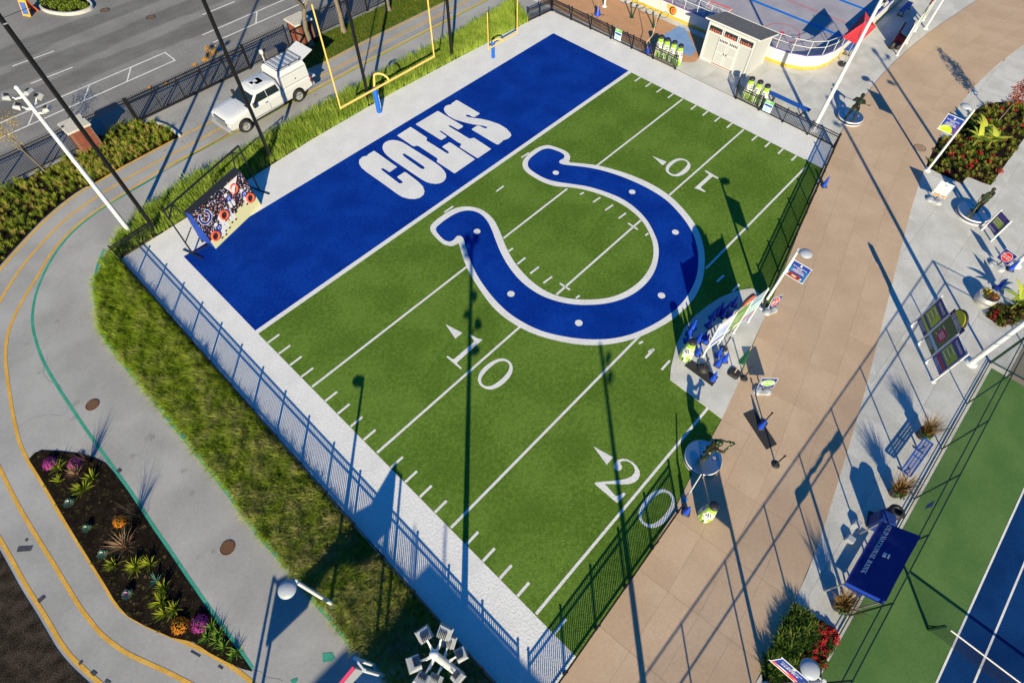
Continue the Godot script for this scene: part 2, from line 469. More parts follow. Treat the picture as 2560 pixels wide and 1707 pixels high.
func make_ground():
	var s := B()
	s.set_color(Color.WHITE)
	poly(s, pw([-150, -150, 250, -150, 250, 150, -150, 150]), -0.05)
	struct("ground", s, M["asphalt"], false)
	# street: asphalt with lane paint
	s = B()
	street_sheet(s)
	var street := struct("street", s, M["asphalt"], false)
	for a in [[0.84, -31.7, 3.65, -31.5], [0.88, -28.7, 3.68, -28.55], [16.0, -31.3, 19.0, -31.2], [13.6, -28.3, 16.4, -28.25], [-6, -28.8, -3.2, -28.75], [22.5, -28.2, 25.3, -28.2], [-9, -25.9, 9.11, -25.6], [-9, -24.25, 9.08, -24.2], [12.1, -25.75, 34, -25.6], [12.1, -24.3, 34, -24.15]]:
		paint(street, "lane_marking", pw(a), 0.11, -0.012, "paint_white")
	for x in [-4.6, -0.2, 3.4, 6.4, 9.05, 16.6, 21.0, 25.4]:
		paint(street, "lane_marking", pw([x - (0.0 if x > 9.0 and x < 9.2 else 0.9), -24.25, x + (0.0 if x > 9.0 and x < 9.2 else 0.1), -25.65]), 0.09, -0.016, "paint_white")
	# cracks sealed with dark tar
	for k in 9:
		var p0 := Vector2(rng.randf_range(-6, 22), rng.randf_range(-38, -23))
		var a := PackedVector2Array([p0])
		var ang := rng.randf_range(-0.3, 0.3) + (0.0 if k % 2 == 0 else PI / 2 + 0.05)
		for i in 14:
			ang += rng.randf_range(-0.35, 0.35) * 0.5
			a.append(a[-1] + Vector2(cos(ang), sin(ang)) * 0.45)
		paint(street, "tar_seam", a, 0.025, -0.016, "joint")
	# pale grey path inside the street fence
	s = B()
	poly(s, pw([-60, -19.55, 70, -19.55, 70, -9.0, 0, -9.0, -2.4, 0, -2.4, 60, -60, 60]), -0.012)
	var path := struct("path", s, M["path"], false)
	var y1 := pt(1, 0, [2300, -270, 1740, 15, 1300, 230, 950, 400, 620, 570])
	y1.append_array(pt(0, 0, [1990, 1070, 1860, 1140, 1640, 1240, 1400, 1370, 1100, 1530]))
	y1.append_array(pt(0, 1, [870, 95, 700, 200, 560, 305, 400, 445, 280, 570, 160, 700, 0, 880, -200, 1150, -330, 1400]))
	var y2 := pt(1, 0, [2500, -290, 1935, 0, 1600, 170, 1200, 370, 920, 520, 690, 640])
	y2.append_array(pt(0, 0, [2030, 1150, 1820, 1270, 1530, 1420, 1250, 1568]))
	y2.append_array(pt(0, 1, [1090, 95, 900, 205, 750, 310, 600, 420, 470, 545, 360, 665, 240, 800, 120, 965, 0, 1160, -130, 1420, -230, 1700]))
	var y3 := pt(1, 0, [2600, -265, 2090, 0, 1600, 255, 1180, 470, 950, 590, 690, 730, 500, 830])
	y3.append_array(pt(0, 0, [2130, 1200, 1900, 1320, 1500, 1520]))
	y3.append_array(pt(0, 1, [1150, 180, 980, 280, 830, 380, 700, 480, 580, 590, 480, 710, 400, 830, 330, 960, 260, 1065, 190, 1185, 130, 1300, 90, 1400, 60, 1490]))
	y3.append_array(pt(0, 2, [50, 0, 40, 120, 55, 270, 80, 450, 110, 640, 150, 830, 190, 950, 245, 1060, 330, 1190, 450, 1390]))
	var y3b := pt(0, 3, [520, 0, 650, 200, 800, 440, 950, 680, 1010, 790, 1070, 870, 1150, 940, 1300, 1030, 1480, 1110, 1650, 1180, 1800, 1250, 2000, 1350, 2180, 1470, 2300, 1568, 2500, 1760])
	y3.append_array(y3b)
	var gl := pt(0, 1, [1450, 25, 1190, 175, 1000, 285, 860, 378, 740, 470, 630, 570, 540, 680, 470, 780, 410, 890, 360, 1000, 320, 1110, 295, 1230, 285, 1350, 300, 1460, 330, 1568])
	gl.append_array(pt(0, 2, [360, 90, 410, 200, 480, 320, 560, 450, 660, 600, 760, 750, 860, 890, 960, 1030, 1060, 1170, 1170, 1320, 1290, 1500]))
	gl.append_array(pt(0, 3, [1400, 150, 1560, 380, 1720, 620, 1880, 850, 2030, 1060, 2180, 1260, 2300, 1440]))
	var y4 := pt(0, 2, [-330, 500, -150, 850, 0, 1150, 80, 1320, 160, 1470])
	y4.append_array(pt(0, 3, [185, 0, 330, 240, 480, 480, 600, 680, 720, 880, 830, 1020, 900, 1110, 1020, 1210, 1150, 1300, 1300, 1370, 1500, 1460, 1700, 1560, 2000, 1720]))
	var y5 := pt(0, 3, [-200, -90, 0, 270, 120, 480, 240, 700, 370, 900, 480, 1090, 570, 1240, 680, 1370, 800, 1480, 900, 1568, 1150, 1760])
	var gi := pt(0, 1, [960, 700, 905, 830, 880, 930, 870, 1020, 880, 1170, 900, 1290, 930, 1420, 985, 1540])
	gi.append_array(pt(0, 2, [1150, 190, 1300, 360, 1480, 590, 1650, 800, 1820, 1010, 2000, 1230, 2200, 1500]))
	gi.append_array(pt(1, 3, [0, 160, 100, 280, 200, 390, 310, 520, 390, 620, 560, 830, 690, 970, 810, 1130, 900, 1230, 1000, 1340, 1200, 1560]))
	for a in [y1, y2, y3, y4, y5]: paint(path, "yellow_line", smooth(a), 0.14, -0.004, "paint_yellow")
	var glow := PackedVector2Array()
	for i in y3.size():
		if i < 10: glow.append(y3[i] + Vector2(0, 0.12))
	paint(path, "green_line", glow, 0.1, -0.008, "paint_lime")
	paint(path, "teal_line", smooth(gl), 0.13, -0.008, "paint_teal")
	paint(path, "teal_line", smooth(off(gi, 0.08)), 0.15, -0.008, "paint_teal")
	# dark patches left where lettering was blacked out
	for q in [[0, 3, 145, 375, 160, 325, 295, 318, 275, 365], [0, 3, 330, 810, 390, 765, 412, 790, 350, 845], [0, 3, 708, 1390, 735, 1360, 752, 1378, 722, 1410], [0, 3, 815, 1475, 845, 1450, 885, 1480, 850, 1510], [0, 3, 945, 1555, 965, 1532, 1010, 1560, 985, 1590], [0, 3, 1730, 1285, 1742, 1270, 1828, 1320, 1815, 1335], [0, 3, 1980, 1420, 1995, 1404, 2035, 1430, 2020, 1448], [0, 2, 1055, 1152, 1085, 1128, 1110, 1155, 1078, 1178], [0, 3, 218, 265, 235, 248, 255, 262, 238, 282]]:
		s = B()
		poly(s, pt(q[0], q[1], q.slice(2)), 0.0)
		obj("dark_patch", s, M["dark_patch"] if M.has("dark_patch") else mottled("dark_patch", lin(0.045, 0.045, 0.06), lin(0.09, 0.09, 0.11), 0.7, 0.9, 1.0, 1.5, 0.3, 64), path, false)
	# hairline cracks and old stains on the path
	mottled("path_stain", lin(0.235, 0.23, 0.225), lin(0.31, 0.305, 0.30), 2.0, 0.95, 1.6, 1.2, 0.2, 256)
	var sr := RandomNumberGenerator.new()
	sr.seed = 77
	for k in 26:
		var c0 := [Vector2(sr.randf_range(-8.5, -5.2), sr.randf_range(-8, 13)), Vector2(sr.randf_range(2, 14), sr.randf_range(-18.8, -12.4))][k % 2] as Vector2
		var st := PackedVector2Array()
		var rr := sr.randf_range(0.06, 0.3)
		for i in 22: st.append(c0 + Vector2(cos(TAU * i / 22), sin(TAU * i / 22) * 0.7) * rr * sr.randf_range(0.5, 1.25))
		s = B()
		poly(s, smooth(st, 1, true), -0.0095)
		obj("stain", s, M["path_stain"], path, false)
	for k in 9:
		var a := PackedVector2Array([[Vector2(sr.randf_range(-9, -5.5), sr.randf_range(-7, 12)), Vector2(sr.randf_range(3, 12), sr.randf_range(-18.5, -15.5))][k % 2]])
		var ang := sr.randf() * TAU
		for i in 12:
			ang += sr.randf_range(-0.5, 0.5)
			a.append(a[-1] + Vector2(cos(ang), sin(ang)) * 0.22)
		paint(path, "crack", a, 0.010, -0.0085, "joint")
	for q in [[1, 3, 600, 1300, 690, 1290, 720, 1340, 690, 1370, 610, 1380], [1, 3, 310, 1545, 370, 1520, 380, 1545, 340, 1590]]:
		s = B()
		poly(s, pt(q[0], q[1], q.slice(2)), -0.004)
		obj("teal_patch", s, M["paint_teal"], path, false)
	# rust-brown manhole covers
	for q in [[0, 2, 838, 553, 0.29, "rust manhole cover on the path beside the teal line bend"], [0, 3, 2072, 335, 0.29, "rust manhole cover on the path beside the mulch bed"], [3, 0, 1388, 1350, 0.36, "dark manhole cover set in the beige path beside planted bed"], [0, 0, 1370, 155, 0.34, "dark manhole cover alone in the street lane"], [0, 0, 950, 90, 0.34, "dark manhole cover beside the kerbed street island"]]:
		manhole(gt(q[0], q[1], q[2], q[3]), q[4], q[5], q[0] == 0 and q[1] >= 2)
	# plaza concrete under the slabs, then the slabs themselves
	s = B()
	poly(s, pw([32.7, -40, 120, -40, 120, 70, -40, 70, -40, 20.5, 32.7, 14]), -0.02)
	struct("plaza", s, M["joint"], false)
	var U := 1.11512
	var lf := []
	for q in [[70, 14.6], [60, 13.6], [51.39, 12.67], [45.27, 11.86], [40.5, 11.6], [36.34, 11.67], [31.04, 12.28], [29.25, 12.66], [26.8, 13.05], [23.27, 14.0], [20.28, 14.78], [17.72, 15.4]]: lf.append(Vector2(q[0], q[1]) * U)
	var la := PackedVector2Array(lf)
	la.append_array(pt(2, 2, [1915, 690, 1855, 800, 1750, 985, 1640, 1180, 1580, 1320, 1500, 1480]))
	la.append_array(pt(2, 3, [1450, 60, 1250, 395, 1010, 745, 760, 1105, 480, 1500]))
	la.append_array(pw([-3.0, 20.42, -9, 20.6]))
	beige_left = la
	var ra := PackedVector2Array()
	for q in [[72, 21.0], [60, 19.0], [52, 17.7], [47.72, 17.0], [44, 16.5], [40.94, 16.31], [37.5, 16.35], [34.21, 16.6], [29.29, 17.32], [22.05, 19.11], [18.19, 20.08], [15.2, 20.8], [10.33, 21.85], [7.81, 22.32], [6.06, 22.5], [4.16, 22.68], [-2.0, 23.0], [-8, 23.2]]: ra.append(Vector2(q[0], q[1]) * U)
	beige_right = ra
	var L2 := resample(smooth(la, 1), 34)
	var R2 := resample(smooth(ra, 1), 34)
	s = B()
	var whole := L2.duplicate()
	var rev := R2.duplicate()
	rev.reverse()
	whole.append_array(rev)
	poly(s, whole, 0.008)
	var bp := struct("beige_path", s, M["joint"], false)
	for i in 34:
		for j in 4:
			var q := []
			for e in [[i, j], [i + 1, j], [i + 1, j + 1], [i, j + 1]]: q.append(L2[e[0]].lerp(R2[e[0]], e[1] / 4.0))
			var c: Vector2 = (q[0] + q[1] + q[2] + q[3]) / 4.0
			var a := PackedVector2Array()
			for v in q:
				var dd: Vector2 = c - v
				a.append(v + dd.normalized() * 0.006)
			inst("slab", slab_mesh(a, -0.01, 0.024), M["beige%d" % (rng.randi() % 3)], bp)
	# pale concrete slabs: tennis side
	var holes := [whole]
	var cp := Node3D.new()
	cp.name = "concrete_paving"
	cp.set_meta("kind", "structure")
	add_child(cp)
	slabs(tennis_apron(ra), cp, -4.0, 14.1, 2.25, 2.25, 26, 6, 0.0, "slab", [bed_d(), bed_bottom()])
	slabs(pw([32.85, -12, 60, -12, 60, 18, 32.85, 18]), cp, 32.85, -12.0, 2.7, 2.7, 10, 11, 0.0, "slab", [whole, rink_area(0.0), tan_area()])
	# concrete pad at the field entrance, and two by the lower fence
	s = B()
	var pad := pv("K", [75, 1320, 85, 1170, 150, 900, 240, 700, 380, 540, 540, 410, 700, 310, 900, 230, 1080, 200, 1140, 235, 1215, 330, 1235, 555, 1110, 835, 930, 1240])
	pad.append_array(pt(2, 2, [2080, 320, 1915, 685]))
	prism(s, pad, -0.02, 0.032)
	struct("entrance_slab", s, M["slab0"])
	for q in [[1, 3, [745, 665, 850, 790, 690, 960, 575, 830]], [1, 3, [1215, 1225, 1500, 1568, 1700, 1800, 1300, 2000, 900, 1550]]]:
		s = B()
		prism(s, pt(q[0], q[1], q[2]), -0.05, 0.05)
		struct("concrete_pad", s, M["slab2"])
	# rubber play surface beside the rink with a blue hexagon
	s = B()
	poly(s, tan_area(), 0.004)
	struct("rubber_surface", s, M["tan_rubber"], false)
	s = B()
	poly(s, pv("Y", [1385, 700, 1700, 508, 1830, 560, 2050, 990, 1930, 1105, 1640, 1000, 1490, 930]), 0.008)
	struct("blue_rubber_patch", s, M["blue_rubber"], false)
	# rink floor
	s = B()
	poly(s, rink_area(0.0), 0.004)
	var rf := struct("rink_floor", s, M["rink_floor"], false)
	for q in [[44.95, -20, 44.95, 9.2, 0.3, "rink_blue"], [49.9, -20, 49.9, 9.2, 0.3, "rink_blue"], [46.85, -20, 46.85, 9.3, 0.05, "rink_red"], [47.05, -20, 47.05, 9.3, 0.05, "rink_red"], [40.2, -20, 40.2, 9.0, 0.06, "rink_red"]]:
		mat("rink_blue", lin(0.0, 0.16, 0.62), 0.5)
		mat("rink_red", lin(0.62, 0.05, 0.09), 0.5)
		paint(rf, "rink_line", pw(q.slice(0, 4)), q[4], 0.008, q[5])
	for c in [[42.3, 5.2, 1.3], [42.3, -4.8, 1.3]]:
		var a := PackedVector2Array()
		for i in 41: a.append(Vector2(c[0], c[1]) + Vector2(cos(TAU * i / 40), sin(TAU * i / 40)) * c[2])
		paint(rf, "face_off_circle", a, 0.06, 0.008, "rink_red")
		s = B()
		disc(s, Vector2(c[0], c[1]), 0.18, 0.008)
		obj("face_off_spot", s, M["rink_red"], rf, false)
		for k in 4:
			var o := Vector2(0.3 if k % 2 == 0 else -0.3, 0.3 if k < 2 else -0.3) + Vector2(c[0], c[1])
			paint(rf, "face_off_mark", PackedVector2Array([o, o + Vector2(0.35 if k % 2 == 0 else -0.35, 0)]), 0.05, 0.008, "rink_red")
	# tennis court
	s = B()
	poly(s, pw([-30, 26.92, 22.72, 26.92, 22.72, 70, -30, 70]), 0.006)
	var tc := struct("tennis_court", s, M["court_green"], false)
	s = B()
	poly(s, pw([-30, 30.0, 21.0, 30.0, 21.0, 70, -30, 70]), 0.010)
	obj("court_surface", s, M["court_blue"], tc, false)
	for a in [[-30, 30.03, 21, 29.95], [-30, 31.05, 21, 30.9], [21, 30, 21, 60]]: paint(tc, "court_line", pw(a), 0.07, 0.014, "paint_white")
	s = B()
	poly(s, pt(3, 2, [1435, 1505, 1450, 1470, 1525, 1422, 1500, 1480]), 0.010)
	obj("court_mark", s, M["navy"], tc, false)
	# beds of dark mulch and planted ground
	s = B()
	poly(s, mulch_bed(), 0.002)
	struct("mulch_bed", s, M["soil"], false)
	s = B()
	var lb := smooth(off(y5, 0.18), 2)
	lb.append_array(pw([-3, 40, -60, 40, -60, -20]))
	poly(s, lb, 0.002)
	struct("mulch_corner", s, M["corner_mulch"], false)
	for q in [bed_d(), bed_bottom(), bed_gate(), bed_left(y1)]:
		s = B()
		prism(s, q, -0.02, 0.02)
		struct("planting_bed", s, M["soil"])
	s = B()
	poly(s, grass_strip(), 0.0)
	struct("grass_verge", s, M["lawn"], false)
	s = B()
	poly(s, lawn_far(), 0.0)
	struct("lawn", s, M["lawn"], false)
	# kerbs
	kerb(pt(0, 0, [1420, 1125, 1500, 1150, 1570, 1190, 1640, 1245]), 0.14, "curved concrete kerb at the end of the gate bed")
	kerb(smooth(pt(0, 0, [330, -60, 360, 60, 400, 105, 500, 130, 620, 140, 740, 125, 830, 90, 850, 60, 800, 10, 740, -60])), 0.2, "rounded concrete kerb of the street island")
	s = B()
	prism(s, smooth(pt(0, 0, [340, -60, 375, 60, 410, 95, 500, 118, 620, 128, 735, 115, 810, 85, 825, 60, 790, 15, 730, -60]), 1), -0.02, 0.09)
	struct("street_island", s, M["soil"])
	# dry orange leaves gathered in the gutter by the gate
	for q in [[0, 0, 1870, 430, 1960, 415, 1980, 480, 1930, 520, 1880, 500], [0, 0, 1840, 540, 1880, 520, 1900, 545, 1850, 560], [0, 0, 1750, 590, 1790, 580, 1780, 600], [0, 0, 1480, 760, 1530, 740, 1520, 765], [0, 0, 1340, 800, 1370, 790, 1365, 812]]:
		leaf_pile(pt(q[0], q[1], q.slice(2)))
func kerb(a: PackedVector2Array, h: float, label: String):
	var s := B()
	var l := off(a, -0.07)
	var r := off(a, 0.07)
	for i in a.size() - 1:
		hexa(s, [Vector3(l[i].x, -0.05, l[i].y), Vector3(l[i + 1].x, -0.05, l[i + 1].y), Vector3(r[i + 1].x, -0.05, r[i + 1].y), Vector3(r[i].x, -0.05, r[i].y), Vector3(l[i].x, h, l[i].y), Vector3(l[i + 1].x, h, l[i + 1].y), Vector3(r[i + 1].x, h, r[i + 1].y), Vector3(r[i].x, h, r[i].y)])
	tag(obj("kerb", s, M["slab0"]), label, "kerb")
func leaf_pile(a: PackedVector2Array):
	var c := Vector2.ZERO
	for p in a: c += p / a.size()
	var s := B()
	for k in 260:
		var i := rng.randi() % a.size()
		var p := c.lerp(a[i].lerp(a[(i + 1) % a.size()], rng.randf()), sqrt(rng.randf()) * 1.15)
		var b := Basis.from_euler(Vector3(rng.randf_range(-0.6, 0.6), rng.randf() * TAU, rng.randf_range(-0.6, 0.6)))
		var o := Vector3(p.x, 0.0 + rng.randf() * 0.04, p.y)
		quad(s, o + b * Vector3(-0.05, 0, 0), o + b * Vector3(0, 0, -0.035), o + b * Vector3(0.05, 0, 0), o + b * Vector3(0, 0, 0.035))
	var o2 := obj("fallen_leaves", s, mat("leaf_orange", lin(0.55, 0.27, 0.03), 0.9))
	tag(o2, "drift of orange fallen leaves in the street gutter by the gate", "leaves", "leaf drifts"); stuff(o2)
func manhole(at: Vector3, r: float, label: String, rust: bool):
	var t := thing("manhole_cover", label, "manhole cover", at + Vector3(0, 0.02 if at.x > 20 else -0.004, 0))
	var m: Material = mottled("rust", lin(0.10, 0.05, 0.03), lin(0.18, 0.09, 0.05), 0.5, 0.8, 1.0, 1.5, 0.4, 128) if not M.has("rust") else M["rust"]
	if not rust: m = mat("iron", lin(0.06, 0.05, 0.045), 0.7)
	var s := B()
	lathe(s, [[0.0, 0.004], [r * 0.86, 0.004]], 28)
	obj("lid", s, m, t)
	s = B()
	lathe(s, [[r * 0.88, 0.0], [r * 0.9, 0.012], [r, 0.012], [r, 0.0]], 28)
	obj("frame", s, m, t)
	s = B()
	for i in 9:
		for j in 9:
			var p := Vector2((i - 4) * r * 0.2, (j - 4) * r * 0.2)
			if p.length() < r * 0.8: box(s, Vector3(p.x, 0.008, p.y), Vector3(r * 0.11, 0.012, r * 0.11))
	stuff(obj("studs", s, mat("stud", lin(0.2, 0.12, 0.07), 0.7), t))
func bed_d() -> PackedVector2Array:
	return pv("D", [170, 1250, 340, 905, 480, 880, 740, 590, 900, 500, 1050, 470, 1200, 468, 1372, 466, 1700, 480, 1650, 700, 1372, 920, 970, 1485, 860, 1450, 690, 1378, 610, 1462, 330, 1335, 230, 1285])
func bed_bottom() -> PackedVector2Array:
	return pt(3, 3, [250, 830, 400, 940, 610, 1100, 625, 1160, 500, 1390, 480, 1568, 400, 1750, 0, 1950, -60, 1450, 60, 1200, 150, 1020])
func bed_gate() -> PackedVector2Array:
	return pt(0, 0, [1120, 1130, 1260, 1120, 1400, 1115, 1500, 1160, 1570, 1200, 1625, 1245, 1400, 1360, 1100, 1520, 800, 1700, 500, 1560, 760, 1350, 890, 1275])
func bed_left(y1: PackedVector2Array) -> PackedVector2Array:
	var a := PackedVector2Array()
	for p in y1:
		if p.x < 1.2: a.append(p + Vector2(-0.1, -0.16))
	a.append_array(pw([-14, -8, -16, -19.3, 0.2, -19.3]))
	return a
func mulch_bed() -> PackedVector2Array:
	var a := pt(0, 2, [255, 1050, 300, 1000, 370, 965, 560, 975, 720, 995, 860, 1035, 960, 1085, 1040, 1180, 1160, 1340, 1280, 1520])
	a.append_array(pt(0, 3, [1390, 170, 1550, 400, 1710, 640, 1870, 870, 2020, 1080, 2170, 1280, 2300, 1465, 2200, 1440, 2050, 1370, 1900, 1290, 1760, 1195, 1560, 1155, 1310, 1045, 1160, 960, 1090, 885, 1025, 795, 965, 690, 815, 450, 665, 210, 540, 0]))
	a.append_array(pt(0, 2, [465, 1390, 345, 1190]))
	return a
func grass_strip() -> PackedVector2Array:
	var a := pw([31.5, -12.3, 25.5, -12.0, 17.6, -12.1, 9.5, -12.0, 3.0, -11.9, 0.0, -11.4, -1.8, -10.6, -3.0, -9.6])
	a.append_array(pt(0, 1, [905, 860, 880, 960, 875, 1040, 885, 1170, 905, 1290, 935, 1420, 990, 1545]))
	a.append_array(pt(0, 2, [1155, 185, 1310, 360, 1490, 590, 1660, 800, 1830, 1010, 2010, 1230, 2210, 1500]))
	a.append_array(pt(1, 3, [0, 155, 200, 385, 390, 612, 560, 820, 690, 955, 810, 1120, 900, 1220, 1000, 1330]))
	a.append_array(pw([-5.0, 19.0, -2.62, 19.5, -2.55, 8, -2.45, -1.5, -2.35, -9.35, 3, -9.65, 10, -10.05, 17, -10.15, 24, -9.9, 30.2, -9.6]))
	return a
func lawn_far() -> PackedVector2Array:
	var a := pt(1, 0, [430, 640, 620, 560, 950, 385, 1300, 215, 1740, 0, 2300, -290])
	a.append_array(pw([45, -19.4, 16.3, -19.4, 15.8, -18.3]))
	return a
func tan_area() -> PackedVector2Array:
	return pw([33.1, -14, 38.0, -14, 38.0, 2.55, 34.4, 2.6, 33.8, 1.9, 33.1, 1.2])
func rink_edge() -> PackedVector2Array:
	return pw([38.25, -24, 38.25, 0, 38.25, 5.6, 38.35, 7.2, 38.75, 8.4, 39.5, 9.2, 40.7, 9.62, 42.2, 9.7, 45, 9.68, 56, 9.65])
func rink_area(d: float) -> PackedVector2Array:
	var a := rink_edge()
	a.append_array(pw([70, 9.65, 70, -24]))
	return a
func tennis_apron(ra: PackedVector2Array) -> PackedVector2Array:
	var a := smooth(ra, 1).duplicate()
	a.append_array(pw([-12, 27.6, 90, 27.6]))
	return a
func street_sheet(s: SurfaceTool):
	# worn darker wheel lanes along the street, broken up by noise
	var fn := FastNoiseLite.new()
	fn.seed = 31; fn.frequency = 0.35
	var col := func(x: float, z: float) -> Color:
		var n := fn.get_noise_2d(x * 0.25, z) * 0.9
		var k := 1.0
		for c in [-27.1, -30.2, -33.4]:
			if absf(z + n * 0.7 - c) < 1.0: k = 0.72 + 0.10 * fn.get_noise_2d(x * 2.0, z * 3.0)
		return Color(k, k, k)
	s.set_smooth_group(-1)
	for i in 110:
		for j in 110:
			var x0 := -20.0 + i * 0.55
			var z0 := -46.0 + j * 0.2375
			var q := [[x0, z0], [x0 + 0.55, z0], [x0 + 0.55, z0 + 0.2375], [x0, z0], [x0 + 0.55, z0 + 0.2375], [x0, z0 + 0.2375]]
			for v in q:
				s.set_color(col.call(v[0], v[1])); s.set_normal(Vector3.UP); s.add_vertex(Vector3(v[0], -0.02, v[1]))

# ---------- the turf field with its markings
const FW := 30.27
func mark(parent: Node, n: String, a: PackedVector2Array, y: float, m: String):
	var s := B()
	poly(s, a, y)
	obj(n, s, M[m], parent, false)
func seg(parent: Node, n: String, x0: float, z0: float, x1: float, z1: float, w: float, y := 0.008):
	var s := B()
	strip(s, PackedVector2Array([Vector2(x0, z0), Vector2(x1, z1)]), w, y)
	obj(n, s, M["white_turf"], parent, false)
func make_field():
	var U := 1.11512
	var s := B()
	var wt := pw([-2.3, -9.3, 3, -9.6, 7.6, -9.85, 12.8, -10.2, 16.6, -10.2, 22.7, -9.95, 28.6, -9.75, 32.6, -9.37, 32.75, -4, 32.75, 8, 32.65, 14.1])
	var bl := PackedVector2Array()
	for p in beige_left:
		if p.x < 32.0 and p.x > -2.5: bl.append(p + Vector2(0, 0.3))
	wt.append_array(bl)
	wt.append_array(pw([-2.5, 20.7, -2.58, 12, -2.5, 4, -2.4, -1.5]))
	poly(s, wt, 0.0)
	var f := struct("playing_field", s, M["white_turf"], false)
	# green area, cut off by the path
	var gr := pw([0, 0, FW, 0, FW, 14.6])
	for p in beige_left:
		if p.x < FW and p.x > 0.05: gr.append(p + Vector2(0, 0.28))
	gr.append_array(pw([0.0, 20.7]))
	mark(f, "green_turf", gr, 0.004, "green_turf")
	mark(f, "end_zone", pw([0.05, -7.02, FW + 0.03, -7.15, FW + 0.05, -0.16, 0.0, -0.12]), 0.004, "blue_turf")
	seg(f, "goal_line", -0.02, 0.0, FW, 0.0, 0.26)
	for z in [4.45, 9.11, 13.72, 18.29]:
		var x1: float = FW - 0.08
		if z > 10.0: x1 = 31.0 if z < 15.0 else 16.3
		if z > 10 and z < 15: x1 = 29.6
		if z > 15: x1 = 14.3
		# broken where the horseshoe lies
		var gaps := {4.45: [[0.05, 10.15], [12.77, 18.2], [21.02, x1]], 9.11: [[0.05, 9.85], [11.83, 19.1], [21.9, x1]], 13.72: [[0.05, 13.0], [18.6, x1]], 18.29: [[0.05, x1]]}
		for q in gaps[z]: seg(f, "yard_line", q[0], z, q[1], z, 0.115)
	for k in range(1, 22):
		if k % 5 == 0: continue
		var z := k * 0.9144
		seg(f, "hash_mark", 0.02, z, 0.68, z, 0.11)
		if z < 14.0: seg(f, "hash_mark", 29.6, z, 30.24, z, 0.11)
		if k in [6, 7, 8, 9]:
			pass
	for a in [["H", 1250, 460, 1305, 425], ["H", 690, 918, 750, 870], ["H", 1340, 520, 1398, 480], ["H", 785, 988, 850, 938], ["H", 1440, 580, 1495, 540], ["H", 883, 1058, 948, 1010], ["H", 150, 535, 215, 490], ["H", 720, 130, 775, 95], ["H", 535, 380, 590, 340], ["H", 1155, 403, 1182, 388], ["H", 625, 823, 658, 801], ["H", 1638, 706, 1660, 690], ["H", 1125, 1168, 1152, 1151], ["H", 1510, 615, 1582, 662], ["H", 1005, 1060, 1080, 1108], ["H", 1660, 1568, 1700, 1545], ["H", 1590, 1505, 1620, 1490]]:
		var p := gv(a[0], a[1], a[2])
		var q := gv(a[0], a[3], a[4])
		seg(f, "hash_mark", p.x, p.z, q.x, q.z, 0.11)
	for a in [[1218, 128, 1298, 45], [1365, 235, 1440, 150]]:
		var p := gt(2, 2, a[0], a[1])
		var q := gt(2, 2, a[2], a[3])
		seg(f, "hash_mark", p.x, p.z, q.x, q.z, 0.11)
	for a in [[2, 3, 60, 770, 165, 650], [2, 3, 385, 1090, 495, 965], [2, 3, 565, 1260, 675, 1130], [2, 1, 1872, 1000, 1935, 940], [2, 1, 2010, 1090, 2075, 1025]]:
		var p := gt(a[0], a[1], a[2], a[3])
		var q := gt(a[0], a[1], a[4], a[5])
		if a[1] == 1: seg(f, "hash_mark", p.x, p.z, q.x, q.z, 0.11)
	# letters of the end zone
	var LT := {
		"C": [300, 825, 320, 830, 630, 1050, 530, 1120, 515, 1118, 440, 1070, 405, 1072, 410, 1090, 660, 1280, 700, 1278, 712, 1262, 700, 1248, 630, 1195, 640, 1180, 735, 1120, 760, 1130, 920, 1250, 990, 1320, 1015, 1390, 1000, 1440, 950, 1480, 880, 1500, 790, 1495, 700, 1470, 620, 1420, 400, 1260, 200, 1120, 130, 1060, 95, 1000, 100, 950, 140, 910, 190, 895, 210, 897, 215, 878],
		"L": [815, 490, 835, 498, 1050, 640, 1045, 660, 1040, 680, 1330, 860, 1350, 858, 1358, 845, 1350, 835, 1262, 770, 1275, 755, 1360, 705, 1385, 712, 1722, 942, 1440, 1138, 1425, 1135, 1190, 980, 1185, 965, 1200, 940, 1180, 920, 935, 760, 905, 752, 870, 762, 850, 758, 632, 612, 635, 605],
		"T": [1195, 268, 1215, 272, 1555, 475, 1550, 490, 1490, 525, 1475, 522, 1380, 468, 1355, 468, 1350, 478, 1640, 652, 1665, 652, 1700, 642, 1720, 648, 1948, 798, 1765, 925, 1745, 922, 1510, 775, 1512, 760, 1530, 735, 1520, 720, 1490, 710, 1250, 545, 1232, 542, 1228, 552, 1322, 620, 1320, 632, 1255, 670, 1235, 668, 892, 455, 897, 445],
		"S": [1460, 115, 1480, 118, 1788, 300, 1780, 312, 1715, 352, 1690, 350, 1630, 320, 1600, 320, 1592, 330, 1605, 345, 1690, 362, 1800, 375, 1930, 405, 2060, 450, 2160, 510, 2220, 575, 2230, 610, 2200, 645, 2150, 668, 2120, 672, 2112, 685, 2050, 735, 2030, 735, 1990, 715, 1680, 530, 1678, 518, 1750, 472, 1775, 472, 1850, 505, 1880, 510, 1895, 498, 1880, 485, 1820, 470, 1700, 455, 1580, 428, 1440, 385, 1350, 335, 1295, 275, 1285, 230, 1310, 195, 1350, 180, 1385, 178, 1392, 160]}
	for k in ["C", "L", "T", "S"]: mark(f, "letter", pv("C", LT[k]), 0.008, "white_turf")
	s = B()
	ring(s, smooth(pv("C", [420, 770, 440, 720, 490, 685, 560, 670, 640, 678, 720, 710, 860, 800, 1100, 950, 1220, 1030, 1300, 1110, 1322, 1170, 1310, 1220, 1270, 1265, 1200, 1288, 1120, 1285, 1030, 1260, 920, 1190, 700, 1040, 520, 920, 440, 840]), 1, true), pv("C", [700, 870, 715, 862, 745, 865, 1000, 1040, 1020, 1060, 1015, 1075, 990, 1080, 960, 1070, 720, 900]), 0.008)
